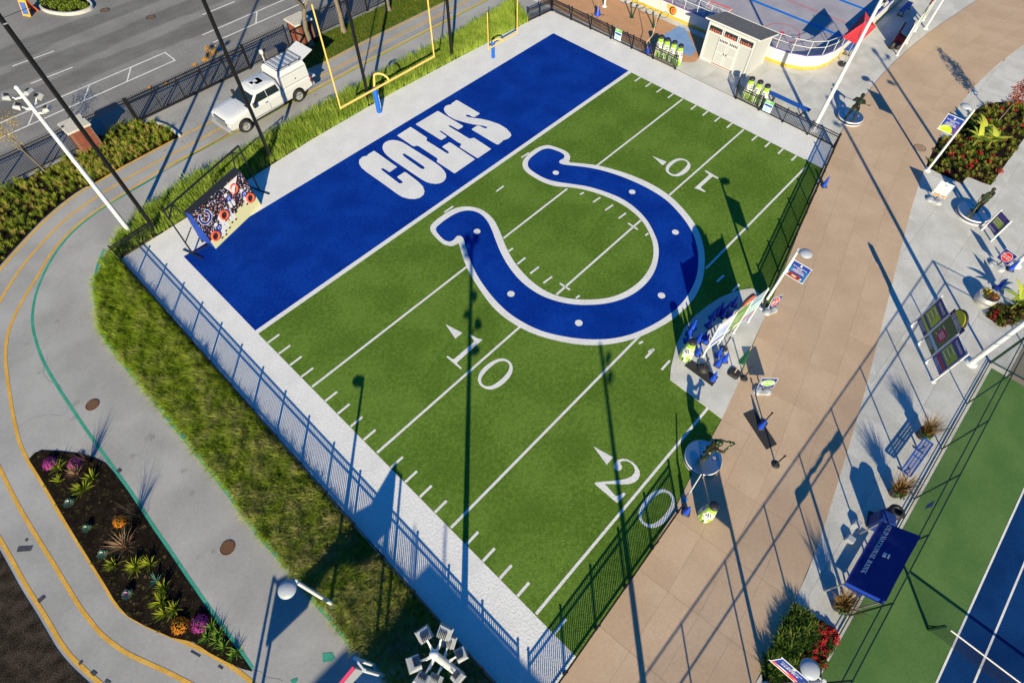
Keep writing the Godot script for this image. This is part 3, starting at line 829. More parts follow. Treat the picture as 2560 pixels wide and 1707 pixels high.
	obj("letter", s, M["white_turf"], f, false)
	# horseshoe emblem: white outline, blue shoe, white nail dots
	mark(f, "horseshoe_outline", smooth(pv("H", [905, 37, 940, 40, 1050, 80, 1080, 110, 1082, 140, 1065, 165, 1130, 170, 1280, 185, 1450, 230, 1600, 285, 1720, 345, 1830, 420, 1920, 510, 2000, 610, 2050, 710, 2078, 830, 2078, 940, 2060, 1050, 2010, 1160, 1940, 1240, 1840, 1330, 1720, 1400, 1590, 1460, 1450, 1500, 1300, 1520, 1150, 1515, 1000, 1490, 850, 1450, 720, 1395, 600, 1320, 500, 1230, 420, 1120, 350, 1010, 300, 910, 270, 810, 257, 760, 235, 775, 205, 787, 165, 780, 130, 765, 60, 695, 42, 660, 50, 625, 130, 560, 220, 505, 300, 490, 380, 497, 450, 525, 515, 585, 550, 650, 578, 720, 610, 800, 655, 885, 720, 970, 800, 1050, 900, 1120, 1020, 1165, 1150, 1182, 1300, 1178, 1420, 1155, 1530, 1100, 1620, 1025, 1680, 930, 1700, 850, 1695, 760, 1660, 670, 1610, 590, 1520, 510, 1420, 450, 1300, 400, 1180, 365, 1080, 350, 980, 345, 890, 320, 800, 270, 745, 230, 725, 185, 735, 145, 780, 95, 850, 50]), 2, true), 0.012, "white_turf")
	mark(f, "horseshoe", smooth(pv("H", [915, 62, 950, 68, 1020, 95, 1042, 118, 1035, 138, 1000, 152, 1000, 172, 1040, 185, 1150, 195, 1280, 215, 1420, 255, 1560, 310, 1680, 370, 1790, 440, 1880, 530, 1950, 620, 2000, 710, 2030, 830, 2030, 940, 2010, 1040, 1960, 1140, 1890, 1230, 1790, 1310, 1680, 1375, 1560, 1430, 1430, 1465, 1300, 1477, 1160, 1472, 1010, 1450, 870, 1415, 750, 1360, 630, 1285, 530, 1190, 450, 1090, 385, 990, 340, 890, 310, 800, 297, 745, 285, 718, 262, 707, 240, 712, 225, 735, 195, 753, 170, 750, 140, 735, 95, 685, 85, 660, 95, 640, 170, 580, 250, 535, 320, 520, 380, 528, 430, 555, 470, 600, 500, 660, 525, 730, 560, 820, 610, 915, 680, 1010, 760, 1085, 860, 1150, 980, 1195, 1100, 1218, 1220, 1222, 1350, 1212, 1470, 1180, 1570, 1130, 1660, 1050, 1715, 960, 1738, 860, 1735, 770, 1700, 680, 1650, 590, 1570, 505, 1470, 435, 1350, 385, 1220, 345, 1090, 325, 990, 312, 900, 290, 820, 245, 775, 210, 765, 180, 775, 145, 820, 105, 870, 72]), 2, true), 0.016, "blue_turf")
	for q in [[975, 243], [1540, 385], [1860, 683], [1757, 1151], [1145, 1354], [643, 1139], [392, 677]]:
		s = B()
		disc(s, xz(gv("H", q[0], q[1])), 0.19, 0.020)
		obj("nail_dot", s, M["white_turf"], f, false)
	# numbers and arrows
	mark(f, "arrow", pv("A", [310, 298, 660, 438, 560, 525]), 0.008, "white_turf")
	mark(f, "arrow", pv("B", [175, 152, 490, 315, 360, 425]), 0.008, "white_turf")
	mark(f, "arrow", pv("E", [140, 215, 443, 380, 345, 492]), 0.008, "white_turf")
	mark(f, "number", pv("A", [1605, 645, 1630, 650, 1935, 830, 1910, 855, 1880, 845, 1800, 800, 1770, 810, 1500, 1050, 1495, 1075, 1610, 1160, 1595, 1180, 1570, 1175, 1450, 1115, 1335, 1085, 1690, 760, 1690, 740, 1590, 665]), 0.008, "white_turf")
	mark(f, "number", pv("B", [640, 348, 660, 355, 770, 415, 870, 440, 390, 870, 395, 890, 485, 970, 460, 992, 195, 765, 215, 742, 300, 800, 340, 800, 710, 480, 712, 455, 630, 375]), 0.008, "white_turf")
	mark(f, "number", pv("E", [575, 520, 570, 555, 545, 580, 510, 587, 470, 565, 452, 520, 465, 470, 510, 420, 580, 400, 650, 410, 730, 450, 800, 515, 840, 590, 845, 650, 820, 710, 760, 760, 680, 785, 580, 788, 315, 782, 470, 955, 490, 962, 540, 950, 605, 910, 632, 940, 510, 1065, 490, 1062, 165, 785, 165, 765, 185, 757, 350, 742, 560, 722, 650, 700, 720, 665, 760, 620, 770, 570, 750, 510, 700, 460, 640, 435, 580, 438, 548, 455, 548, 475]), 0.008, "white_turf")
	for q in [["A", [630, 600, 660, 520, 740, 440, 850, 375, 960, 350, 1070, 360, 1170, 410, 1235, 480, 1245, 550, 1210, 630, 1130, 710, 1020, 770, 910, 797, 800, 785, 700, 735, 640, 670], [700, 640, 720, 580, 790, 510, 880, 440, 970, 400, 1050, 393, 1120, 415, 1170, 460, 1170, 500, 1130, 560, 1050, 640, 960, 710, 880, 745, 810, 745, 740, 710, 705, 670]], ["B", [775, 1200, 790, 1110, 850, 1000, 960, 900, 1090, 820, 1220, 787, 1330, 810, 1410, 880, 1437, 960, 1420, 1070, 1350, 1180, 1230, 1290, 1100, 1360, 990, 1377, 890, 1345, 810, 1280], [838, 1200, 850, 1140, 910, 1060, 1020, 950, 1140, 860, 1240, 835, 1310, 845, 1370, 900, 1375, 960, 1340, 1050, 1250, 1150, 1120, 1260, 1020, 1310, 940, 1315, 880, 1290, 845, 1240]], ["E", [820, 1260, 830, 1170, 890, 1060, 980, 950, 1080, 880, 1180, 855, 1280, 885, 1350, 950, 1380, 1030, 1370, 1140, 1310, 1260, 1230, 1360, 1120, 1430, 1020, 1452, 920, 1420, 850, 1350], [860, 1270, 890, 1200, 960, 1090, 1060, 980, 1140, 920, 1220, 905, 1290, 940, 1325, 1000, 1320, 1080, 1270, 1180, 1180, 1290, 1080, 1370, 1000, 1395, 930, 1375, 880, 1330]]]:
		s = B()
		ring(s, smooth(pv(q[0], q[1]), 1, true), smooth(pv(q[0], q[2]), 1, true), 0.008)
		obj("number", s, M["white_turf"], f, false)
	# dark rubber edging round the turf
	var eb := B()
	strip(eb, pw([-2.32, -9.32, 3, -9.65, 7.6, -9.9, 12.8, -10.25, 16.6, -10.25, 22.7, -10.0, 28.6, -9.8, 32.6, -9.42]), 0.08, 0.006)
	obj("edging", eb, mat("edging", lin(0.10, 0.035, 0.03), 0.9), f, false)

# ---------- fences
func picket_fence(called: String, label: String, a: Vector3, b: Vector3, h: float, every: float, gap: float, m: Material, post := 0.06, spear := false, parent: Node3D = null, last_post := true) -> Node3D:
	var t := parent if parent != null else thing(called, label, "fence", a)
	var o := t.position
	var d := b - a
	var L := d.length()
	d /= L
	var n := maxi(1, int(round(L / every)))
	var ps := B()
	box(ps, Vector3(0, h * 0.5 + 0.03, 0), Vector3(post, h + 0.06, post))
	box(ps, Vector3(0, h + 0.075, 0), Vector3(post + 0.015, 0.03, post + 0.015))
	box(ps, Vector3(0, 0.02, 0), Vector3(post * 2.0, 0.04, post * 2.0))
	ps.generate_normals()
	var pm := ps.commit()
	var yaw := atan2(-d.z, d.x)
	for i in n + (1 if last_post else 0):
		var c := inst("post", pm, m, t)
		c.position = a - o + d * (L * i / n)
		c.rotation.y = yaw
	for y in [0.10, h - 0.17, h - 0.02]:
		for i in n:
			var s := B()
			bar(s, a - o + d * (L * i / n) + Vector3(0, y, 0), a - o + d * (L * (i + 1) / n) + Vector3(0, y, 0), 0.036, 0.04)
			obj("rail", s, m, t)
	var ks := B()
	var ht := h + (0.14 if spear else 0.0)
	box(ks, Vector3(0, (ht + 0.06) * 0.5, 0), Vector3(0.024, ht - 0.06, 0.024))
	if spear: tube(ks, Vector3(0, ht, 0), Vector3(0, ht + 0.06, 0), 0.014, 0.001, 4)
	ks.generate_normals()
	var km := ks.commit()
	var cnt := int(L / gap)
	var extra := B()
	var many := 0
	for i in range(1, cnt):
		var f := float(i) / cnt
		if absf(fposmod(f * n + 0.5, 1.0) - 0.5) < 0.02: continue
		if many < 290:
			var c := inst("picket", km, m, t)
			c.position = a - o + d * (L * f)
			c.rotation.y = yaw
		else:
			var p := a - o + d * (L * f)
			box(extra, p + Vector3(0, (ht + 0.06) * 0.5, 0), Vector3(0.024, ht - 0.06, 0.024))
		many += 1
	if many > 290: stuff(obj("pickets", extra, m, t))
	return t
func make_fences():
	var k := mat("black_steel", Color.BLACK)
	var lf := picket_fence("picket_fence", "low black metal picket fence between tall grass and white turf border", Vector3(-2.38, 0, -9.3), Vector3(-2.58, 0, 19.9), 0.92, 1.83, 0.103, k)
	picket_fence("", "", Vector3(-2.38, 0, -9.32), Vector3(0.0, 0, -9.5), 0.92, 2.3, 0.103, k, 0.06, false, lf)
	picket_fence("picket_fence", "low black picket fence along the beige path beside the yard number 20", g(Vector2(T(2, 3, 1510, 10))), Vector3(-2.55, 0, 20.38), 0.92, 1.83, 0.103, k)
	picket_fence("picket_fence", "low black picket fence along the beige path ending at the lamp with football banner", Vector3(32.55, 0, 14.12), Vector3(19.2, 0, 17.05), 0.92, 1.83, 0.103, k)
	var tf := picket_fence("picket_fence", "low black picket fence behind the end zone corner beside the tan rubber surface", Vector3(30.2, 0, -9.62), Vector3(32.62, 0, -9.37), 0.92, 1.2, 0.103, k)
	picket_fence("", "", Vector3(32.65, 0, -9.3), Vector3(32.75, 0, 2.1), 0.92, 1.83, 0.103, k, 0.06, false, tf)
	picket_fence("picket_fence", "low black picket fence with a notice beside the blue slatted bench", Vector3(32.72, 0, 7.0), Vector3(32.55, 0, 14.05), 0.92, 1.83, 0.103, k)
	# paper notices tied to the fence
	for q in [[32.66, -2.7, -3.25, "printed notice on the picket fence beside the tan rubber surface"], [32.62, 9.0, 9.55, "printed notice on the picket fence beside the blue slatted bench"]]:
		var t := thing("notice_board", q[3], "notice", Vector3(q[0] - 0.02, 0, (q[1] + q[2]) * 0.5))
		var im := Image.create(48, 64, false, Image.FORMAT_RGB8)
		im.fill(Color(0.75, 0.9, 0.93))
		im.fill_rect(Rect2i(0, 0, 48, 16), Color(0.35, 0.75, 0.25))
		im.fill_rect(Rect2i(6, 4, 24, 5), Color(0.9, 0.95, 0.9))
		im.fill_rect(Rect2i(2, 22, 44, 11), Color(0.2, 0.2, 0.6))
		for r in 5: im.fill_rect(Rect2i(8, 38 + r * 5, 14 + (r * 7) % 18, 2), Color(0.5, 0.45, 0.6))
		var s := B()
		box(s, Vector3(0.012, 0.55, 0), Vector3(0.015, 0.78, 0.58))
		obj("backing", s, M["white_plastic"], t)
		s = B()
		quv(s, Vector3(0, 0.93, -0.28), Vector3(0, 0.93, 0.28), Vector3(0, 0.17, 0.28), Vector3(0, 0.17, -0.28))
		obj("print", s, M["notice_print"] if M.has("notice_print") else printed("notice_print", im), t)
	# gate leaf standing open by the gap
	var gl := thing("small_gate", "narrow black gate leaf swung open by the green dummies", "gate", Vector3(32.75, 0, 6.9))
	for q in [[0.0, 0.0], [1.1, -0.5]]:
		var s := B()
		bar(s, Vector3(q[0], 0, q[1]), Vector3(q[0], 0.95, q[1]), 0.05, 0.05)
		obj("stile", s, k, gl)
	for y in [0.12, 0.75, 0.9]:
		var s := B()
		bar(s, Vector3(0, y, 0), Vector3(1.1, y, -0.5), 0.03, 0.03)
		obj("rail", s, k, gl)
	for i in range(1, 11):
		var s := B()
		bar(s, Vector3(0.11 * i, 0.1, -0.05 * i), Vector3(0.11 * i, 0.92, -0.05 * i), 0.016, 0.016)
		obj("picket", s, k, gl)
	# street fence, brick piers and the sliding gate
	picket_fence("street_fence", "tall black spear-topped fence left of the brick pier behind yellow shrubs", Vector3(-14, 0, -19.6), Vector3(0.1, 0, -19.6), 1.55, 2.4, 0.125, k, 0.08, true)
	picket_fence("street_fence", "short black spear-topped fence between brick pier and sliding gate", Vector3(1.35, 0, -19.6), Vector3(3.85, 0, -19.6), 1.55, 2.5, 0.125, k, 0.08, true)
	picket_fence("street_fence", "tall black spear-topped fence behind the lawn and tree trunks", Vector3(18.2, 0, -19.65), Vector3(34, 0, -19.65), 1.55, 2.4, 0.125, k, 0.08, true)
	picket_fence("street_fence", "short black spear-topped fence between the brick pier and the gate motor", Vector3(12.2, 0, -19.65), Vector3(15.6, 0, -19.65), 1.55, 3.4, 0.125, k, 0.08, true)
	brick_pier(Vector3(0.72, 0, -19.5), 1.25, 1.45, "red brick fence pier with pale stone cap beside the planted gate bed")
	brick_pier(Vector3(16.9, 0, -19.75), 1.3, 1.45, "red brick fence pier with pale stone cap behind the truck")
	var gt_ := thing("sliding_gate", "long black sliding gate with spear pickets and diagonal braces", "gate", Vector3(3.95, 0, -19.45))
	var L := 8.2
	for x in [0.0, L]:
		var s := B()
		box(s, Vector3(x, 0.85, 0), Vector3(0.13, 1.7, 0.13))
		obj("post", s, k, gt_)
	for y in [0.12, 1.35, 1.55]:
		var s := B()
		bar(s, Vector3(0, y, 0), Vector3(L, y, 0), 0.06, 0.06 if y > 0.2 else 0.14)
		obj("rail", s, k, gt_)
	for i in 5:
		var s := B()
		bar(s, Vector3(i * 1.64, 0.15, 0.03), Vector3(i * 1.64, 1.5, 0.03), 0.05, 0.05)
		bar(s, Vector3(i * 1.64, 0.15, 0.03), Vector3((i + 1) * 1.64, 1.35, 0.03), 0.03, 0.03)
		obj("brace", s, k, gt_)
	for i in range(1, 66):
		var s := B()
		bar(s, Vector3(i * 0.125, 0.1, 0), Vector3(i * 0.125, 1.72, 0), 0.028, 0.028)
		obj("picket", s, k, gt_)
	var tail := thing("gate_tail", "black cross-braced tail of the sliding gate in front of brick pier", "gate", Vector3(15.6, 0, -18.95))
	for q in [[0, 0.1, 1.9, 0.1], [0, 1.45, 1.9, 1.45], [0.02, 0.1, 0.02, 1.45], [1.88, 0.1, 1.88, 1.45], [0, 0.1, 1.9, 1.45], [0, 1.45, 1.9, 0.1]]:
		var s := B()
		bar(s, Vector3(q[0], q[1], 0), Vector3(q[2], q[3], 0), 0.07, 0.07)
		obj("frame_bar", s, k, tail)
	var op := thing("gate_motor", "dark grey gate motor cabinet standing behind the truck", "cabinet", Vector3(13.7, 0, -18.9))
	var s2 := B()
	cbox(s2, Vector3(0, 0.5, 0), Vector3(0.9, 1.0, 0.6), 0.03)
	obj("cabinet", s2, mat("cabinet_grey", lin(0.10, 0.10, 0.11), 0.5), op)
	s2 = B()
	box(s2, Vector3(0, 0.05, 0), Vector3(1.1, 0.1, 0.8))
	obj("plinth", s2, M["slab0"], op)
	s2 = B()
	bar(s2, Vector3(-0.7, 0, 0.2), Vector3(-0.7, 1.1, 0.2), 0.06, 0.06)
	box(s2, Vector3(-0.7, 1.15, 0.2), Vector3(0.2, 0.25, 0.14))
	obj("keypad_post", s2, M["white_plastic"], op)
func brick_pier(at: Vector3, w: float, h: float, label: String):
	var t := thing("brick_pier", label, "pier", at)
	var s := B()
	box(s, Vector3(0, h * 0.5, 0), Vector3(w - 0.03, h, w - 0.03))
	obj("core", s, M["mortar"], t)
	var bs := B()
	box(bs, Vector3.ZERO, Vector3(0.205, 0.062, 0.02))
	bs.generate_normals()
	var bm := bs.commit()
	var rows := int(h / 0.078)
	var cols := int(w / 0.217)
	for f in [0, 1]:      # the faces that show: toward the path and toward the gate
		for r in rows:
			for c in cols:
				var u := -w * 0.5 + 0.11 + c * 0.217 + (0.05 if r % 2 == 0 else -0.05) + (w - cols * 0.217) * 0.5
				var o := inst("brick", bm, M["brick%d" % (rng.randi() % 3)], t)
				var y := 0.045 + r * 0.078
				if f == 0: o.position = Vector3(u, y, w * 0.5 - 0.008)
				else:
					o.position = Vector3(-w * 0.5 + 0.008, y, u)
					o.rotation.y = PI / 2
	s = B()
	cbox(s, Vector3(0, h + 0.06, 0), Vector3(w + 0.16, 0.12, w + 0.16), 0.03)
	obj("cap", s, M["limestone"], t)

# ---------- tall poles, lamps, goal posts and the throwing target
func flood_head(t: Node3D, at: Vector3, dir: float, tilt: float, n: String = "floodlight"):
	var h := Node3D.new()
	h.name = n
	t.add_child(h, true)
	h.position = at
	h.rotation = Vector3(0, dir, 0)
	h.scale = Vector3.ONE * 0.78
	var b := Basis(Vector3.RIGHT, tilt)
	var s := B()
	hexa(s, [b * Vector3(-0.2, -0.02, 0.16), b * Vector3(0.2, -0.02, 0.16), b * Vector3(0.2, -0.02, -0.2), b * Vector3(-0.2, -0.02, -0.2), b * Vector3(-0.14, 0.2, 0.1), b * Vector3(0.14, 0.2, 0.1), b * Vector3(0.17, 0.12, -0.2), b * Vector3(-0.17, 0.12, -0.2)])
	obj("housing", s, M["head_grey"], h)
	s = B()
	for k in 5: box(s, b * Vector3(-0.1 + k * 0.05, 0.19, 0.0), Vector3(0.012, 0.06, 0.22), b)
	stuff(obj("cooling_fins", s, M["dark"], h))
	s = B()
	sweep(s, [b * Vector3(0.1, 0.12, 0.1), Vector3(0.16, 0.02, 0.26), Vector3(0.06, -0.16, 0.36)], 0.008, 0.008, 5)
	obj("cable", s, M["dark"], h)
	s = B()
	box(s, b * Vector3(0, -0.035, -0.02), Vector3(0.42, 0.025, 0.38), b)
	obj("bezel", s, M["grey_steel"], h)
	s = B()
	quad(s, b * Vector3(-0.18, -0.05, 0.14), b * Vector3(0.18, -0.05, 0.14), b * Vector3(0.18, -0.05, -0.18), b * Vector3(-0.18, -0.05, -0.18))
	obj("glass", s, M["lens"], h)
	s = B()
	bar(s, b * Vector3(0, 0.1, 0.08), Vector3(0, -0.1, 0.32), 0.05, 0.05)
	obj("bracket", s, M["white_steel"], h)
func light_pole(at: Vector3, h: float, label: String, heads: Array, extra := 0.0) -> Node3D:
	var t := thing("light_pole", label, "light pole", at)
	var s := B()
	tube(s, Vector3(0, 0, 0), Vector3(0, h, 0), 0.13, 0.085, 14)
	obj("pole", s, M["white_steel"], t)
	s = B()
	lathe(s, [[0.0, 0.07], [0.16, 0.07], [0.26, 0.05], [0.30, 0.0]], 20)
	obj("base_cover", s, M["white_steel"], t)
	s = B()
	lathe(s, [[0.10, h - 0.03], [0.10, h + 0.02], [0.06, h + 0.07], [0.0, h + 0.09]], 14)
	obj("cap", s, M["white_steel"], t)
	for q in heads:   # [drop from the top, direction, reach, tilt]
		var d := Vector3(sin(q[1]), 0, cos(q[1]))
		s = B()
		bar(s, Vector3(0, h - q[0] - 0.12, 0), Vector3(0, h - q[0] - 0.12, 0) + d * q[2], 0.06, 0.06)
		obj("arm", s, M["white_steel"], t)
		flood_head(t, Vector3(0, h - q[0], 0) + d * (q[2] + 0.22), q[1] + PI, q[3])
	return t
func street_lamp(at: Vector3, h: float, label: String, head: Vector3, banner: int, bdir: float) -> Node3D:
	var t := thing("street_lamp", label, "street lamp", at)
	var s := B()
	tube(s, Vector3.ZERO, Vector3(0, h, 0), 0.075, 0.06, 14)
	obj("pole", s, M["white_steel"], t)
	s = B()
	lathe(s, [[0.0, 0.06], [0.1, 0.06], [0.17, 0.04], [0.2, 0.0]], 18)
	obj("base_cover", s, M["white_steel"], t)
	s = B()
	lathe(s, [[0.078, 0.0], [0.078, 0.75]], 12)
	if banner == 1: obj("sleeve", s, M["dark"], t)
	s = B()
	bar(s, Vector3(0, h - 0.05, 0), head + Vector3(0, h - 0.05, 0), 0.035, 0.035)
	obj("arm", s, M["white_steel"], t)
	s = B()
	lathe(s, [[0.0, -0.03], [0.27, -0.03], [0.285, 0.0], [0.27, 0.03], [0.18, 0.075], [0.08, 0.1], [0.0, 0.105]], 26, head * 1.25 + Vector3(0, h, 0))
	obj("lamp_disc", s, mat("lamp_disc", lin(0.40, 0.43, 0.48), 0.35), t)
	if banner > 0:
		var y1 := 3.72 if banner == 1 else 3.45
		var y0 := y1 - 0.98
		var d := Vector3(0, 0, bdir)
		for y in [y1, y0]:
			s = B()
			tube(s, Vector3(0, y, 0), Vector3(0, y, 0) + d * 0.98, 0.018, 0.018, 8)
			obj("banner_arm", s, M["white_steel"], t)
		var bp := Node3D.new()
		bp.name = "banner"
		t.add_child(bp, true)
		banner_print(bp, y0, y1, d, banner)
	return t
func banner_print(bp: Node3D, y0: float, y1: float, d: Vector3, kind: int):
	var im := Image.create(96, 112, false, Image.FORMAT_RGB8)
	var bc: Color = lin(0.005, 0.04, 0.34)
	im.fill(bc)
	for y in 112:
		for x in 96:
			var u := x / 96.0
			var v := y / 112.0
			if u < 0.03 or u > 0.97 or v < 0.025 or v > 0.985:
				im.set_pixel(x, y, Color(0.85, 0.88, 0.95)); continue
			if kind == 1:
				if (u < 0.16 and v > 0.35) or (u > 0.84 and v > 0.3):
					im.set_pixel(x, y, Color(0.05, 0.55, 0.8) if (x + y) % 8 < 4 else Color(0.0, 0.15, 0.45))
				var e := Vector2((u - 0.42) / 0.42, (v - 0.84) / 0.17)
				e = e.rotated(-0.15)
				if e.length() < 1.0:
					im.set_pixel(x, y, Color(0.48, 0.17, 0.14) if absf(e.x) < 0.8 else Color(0.85, 0.8, 0.78))
					if absf(e.y) < 0.25 and absf(e.x) < 0.3: im.set_pixel(x, y, Color(0.85, 0.75, 0.72))
			elif kind == 2:
				var e2 := Vector2((u - 0.4) / 0.42, (v - 0.92) / 0.33)
				if e2.length() < 1.0:
					im.set_pixel(x, y, Color(0.72, 0.80, 0.15))
					if absf(e2.length() - 0.75) < 0.06 and e2.x < 0.0: im.set_pixel(x, y, Color(0.92, 0.95, 0.7))
				elif u > 0.86 and v > 0.4: im.set_pixel(x, y, Color(0.45, 0.2, 0.5))
			else:
				if v > 0.72 + 0.06 * sin(u * 7.0): im.set_pixel(x, y, Color(0.85, 0.15, 0.15))
				if v > 0.80 + 0.05 * sin(u * 9.0 + 1.0) and v < 0.86: im.set_pixel(x, y, Color(0.92, 0.92, 0.95))
	var s := B()
	# the printed side faces +X of the world at these lamps, readable from both sides
	var l := 0.06
	var r := 0.94
	if kind == 1: quv(s, d * l + Vector3(0, y1, 0), d * r + Vector3(0, y1, 0), d * r + Vector3(0, y0, 0), d * l + Vector3(0, y0, 0))
	else: quv(s, d * r + Vector3(0, y1, 0), d * l + Vector3(0, y1, 0), d * l + Vector3(0, y0, 0), d * r + Vector3(0, y0, 0))
	obj("cloth", s, printed("banner%d" % kind, im, 0.7), bp)
	var right := Vector3(0, 0, 1)
	var c := d * 0.5 + Vector3(-0.006, 0, 0)
	var bb := face(right, Vector3.UP)
	var w: Material = M["white_plastic"]
	words("OLD NATIONAL", 0.085, w, bp, c + Vector3(0, lerpf(y0, y1, 0.74), 0), bb, "lettering", true)
	words("BANK", 0.085, w, bp, c + Vector3(0, lerpf(y0, y1, 0.66), 0), bb, "lettering", true)
	var third: String = ["", "SPORTS LEGENDS", "AVENUE OF", "SERVICE"][kind]
	words(third if kind != 1 else "AVENUE OF", 0.10 if kind != 3 else 0.15, w, bp, c + Vector3(0, lerpf(y0, y1, 0.55), 0), bb)
	if kind != 3: words("CHAMPIONS", 0.10, w, bp, c + Vector3(0, lerpf(y0, y1, 0.45), 0), bb)
	s = B()
	box(s, c + Vector3(0, lerpf(y0, y1, 0.88), 0), Vector3(0.006, 0.1, 0.09))
	obj("emblem", s, w, bp)
func goal_post(at: Vector3, label: String, bar_y: float, half: float, zoff: float, up: float, pad_h: float, r: float, xoff: float):
	var t := thing("goal_post", label, "goal post", at, 0.0, "yellow goal posts")
	var m: Material = M["yellow_post"]
	var s := B()
	lathe(s, [[0.0, pad_h], [r * 2.3, pad_h], [r * 2.6, pad_h - 0.05], [r * 2.6, 0.03], [r * 2.4, 0.0]], 18)
	obj("pad", s, M["blue_pad"], t)
	s = B()
	for k in 7: box(s, Vector3(r * 2.62 * cos(-0.9), 0.35 + k * (pad_h - 0.7) / 7.0, -r * 2.62 * sin(-0.9)), Vector3(0.012, 0.12, 0.09), Basis(Vector3.UP, -0.9))
	obj("pad_lettering", s, M["white_plastic"], t)
	var p := []
	for i in 13:
		var a := PI * i / 12.0
		p.append(Vector3(xoff * (1 - cos(a)) * 0.5, bar_y - 0.05 + sin(a) * 0.42 * bar_y / 2.0 + (pad_h - bar_y + 0.05) * (1.0 - i / 12.0) * (1.0 if i < 3 else 0.0), zoff * (1.0 - cos(a)) * 0.5))
	p[0] = Vector3(0, pad_h - 0.1, 0)
	s = B()
	sweep(s, p, r, r, 10)
	obj("gooseneck", s, m, t)
	s = B()
	tube(s, Vector3(xoff - half, bar_y, zoff), Vector3(xoff + half, bar_y, zoff), r, r, 12)
	obj("crossbar", s, m, t)
	for k in [-1, 1]:
		s = B()
		tube(s, Vector3(xoff + k * half, bar_y - r, zoff), Vector3(xoff + k * half, bar_y + up, zoff), r * 0.75, r * 0.7, 10)
		obj("upright", s, m, t)
func make_poles():
	# black net poles along the end of the field
	var k := mat("pole_black", lin(0.010, 0.010, 0.012), 0.35, 0.3)
	var nl := ["tall black net pole at the fence corner beside the white light pole", "tall black net pole standing behind the white truck's nose", "tall black net pole beside the large yellow goal post", "tall black net pole between the two yellow goal posts"]
	var tops := []
	var i := 0
	for q in [[-0.05, -9.62], [7.67, -10.1], [15.37, -10.3], [22.78, -10.2]]:
		var t := thing("net_pole", nl[i], "pole", Vector3(q[0], 0, q[1]), 0.0, "black net poles")
		var s := B()
		tube(s, Vector3.ZERO, Vector3(0, 12.0, 0), 0.105, 0.10, 14)
		obj("pole", s, k, t)
		s = B()
		box(s, Vector3(0, 0.04, 0), Vector3(0.4, 0.08, 0.4))
		obj("base_plate", s, k, t)
		s = B()
		tube(s, Vector3(-0.08, 11.4, 0.13), Vector3(0.08, 11.4, 0.13), 0.03, 0.03, 8)
		obj("pulley", s, M["grey_steel"], t)
		tops.append(Vector3(q[0], 0, q[1]))
		i += 1
	var net := thing("ball_net", "fine dark ball net hung between the tall black poles", "net", tops[0])
	var s := B()
	for j in 3:
		for y in [11.6, 3.0]:
			bar(s, tops[j] - tops[0] + Vector3(0, y, 0.12), tops[j + 1] - tops[0] + Vector3(0, y, 0.12), 0.014, 0.014)
	obj("cable", s, k, net)
	s = B()
	for j in 3:
		var a: Vector3 = tops[j] - tops[0]
		var b: Vector3 = tops[j + 1] - tops[0]
		for c in range(1, 38):
			var p := a.lerp(b, c / 38.0)
			bar(s, p + Vector3(0, 3.0, 0.12), p + Vector3(0, 11.6, 0.12), 0.0012, 0.0012)
		for c in range(1, 43):
			bar(s, a + Vector3(0, 3.0 + c * 0.2, 0.12), b + Vector3(0, 3.0 + c * 0.2, 0.12), 0.0012, 0.0012)
	stuff(obj("netting", s, k, net))
	# white floodlight poles
	light_pole(Vector3(-1.06, 0, -10.55), 8.75, "tall white light pole with five floodlights beside the path bend", [[0.15, 0.5, 0.3, 0.5], [0.3, -1.9, 0.35, 0.4], [0.75, 1.9, 0.3, 0.5], [0.85, -2.2, 0.3, 0.5], [1.1, 0.9, 0.3, 0.4]])
	light_pole(Vector3(33.29, 0, 12.35), 9.2, "tall white light pole rising beside the red umbrella and the blue bench", [[0.1, 0.6, 0.35, 0.5], [0.1, 2.4, 0.35, 0.5], [0.9, -1.6, 0.35, 0.5], [1.6, 1.4, 0.35, 0.5]])
	light_pole(Vector3(22.33, 0, 26.1), 9.2, "tall white light pole beside the tennis sign and green court fence", [[0.1, 0.6, 0.35, 0.5], [0.1, 2.4, 0.35, 0.5], [0.9, -1.6, 0.35, 0.5]])
	light_pole(Vector3(-3.2, 0, 17.75), 9.3, "white light pole seen from above with a cluster of floodlights over the dark lawn", [[0.1, 2.9, 0.22, 0.35], [0.1, 1.9, 0.24, 0.5], [0.15, -2.0, 0.22, 0.4], [0.3, -1.3, 0.3, 0.45], [1.9, 2.0, 0.2, 0.45], [2.1, -1.2, 0.2, 0.3], [2.6, 1.2, 0.2, 0.2], [3.1, 0.0, 0.18, 0.3]])
	light_pole(Vector3(-3.5, 0, 26.9), 9.2, "white light pole below the lower field corner", [[0.3, 0.4, 0.15, 0.9], [0.8, 0.5, 0.1, 0.9]])
	var tip := gt(3, 0, 1000, 490)
	light_pole(tip + Vector3(-0.713, 0, 0.70) * 20.0, 9.0, "white light pole beyond the planted bed with red tree", [[0.1, 0.6, 0.45, 0.5], [0.1, 2.4, 0.45, 0.5], [1.4, -1.6, 0.35, 0.5]])
	# lamps with disc heads
	street_lamp(Vector3(18.35, 0, 17.2), 4.35, "disc-headed lamp with football banner at the end of the picket fence", Vector3(0, 0, 0.28), 1, 1.0)
	street_lamp(Vector3(34.5, 0, 19.22), 4.15, "disc-headed lamp with tennis ball banner at the bed corner", Vector3(0, 0, -0.36), 2, -1.0)
	street_lamp(Vector3(3.85, 0, 25.7), 4.3, "disc-headed lamp with red and blue banner over the red flower bed", Vector3(0, 0, -0.36), 3, -1.0)
	street_lamp(Vector3(-4.9, 0.05, 12.55), 4.35, "disc-headed lamp without banner on a concrete pad in the verge", Vector3(-0.25, 0, 0.0), 0, 0.0)
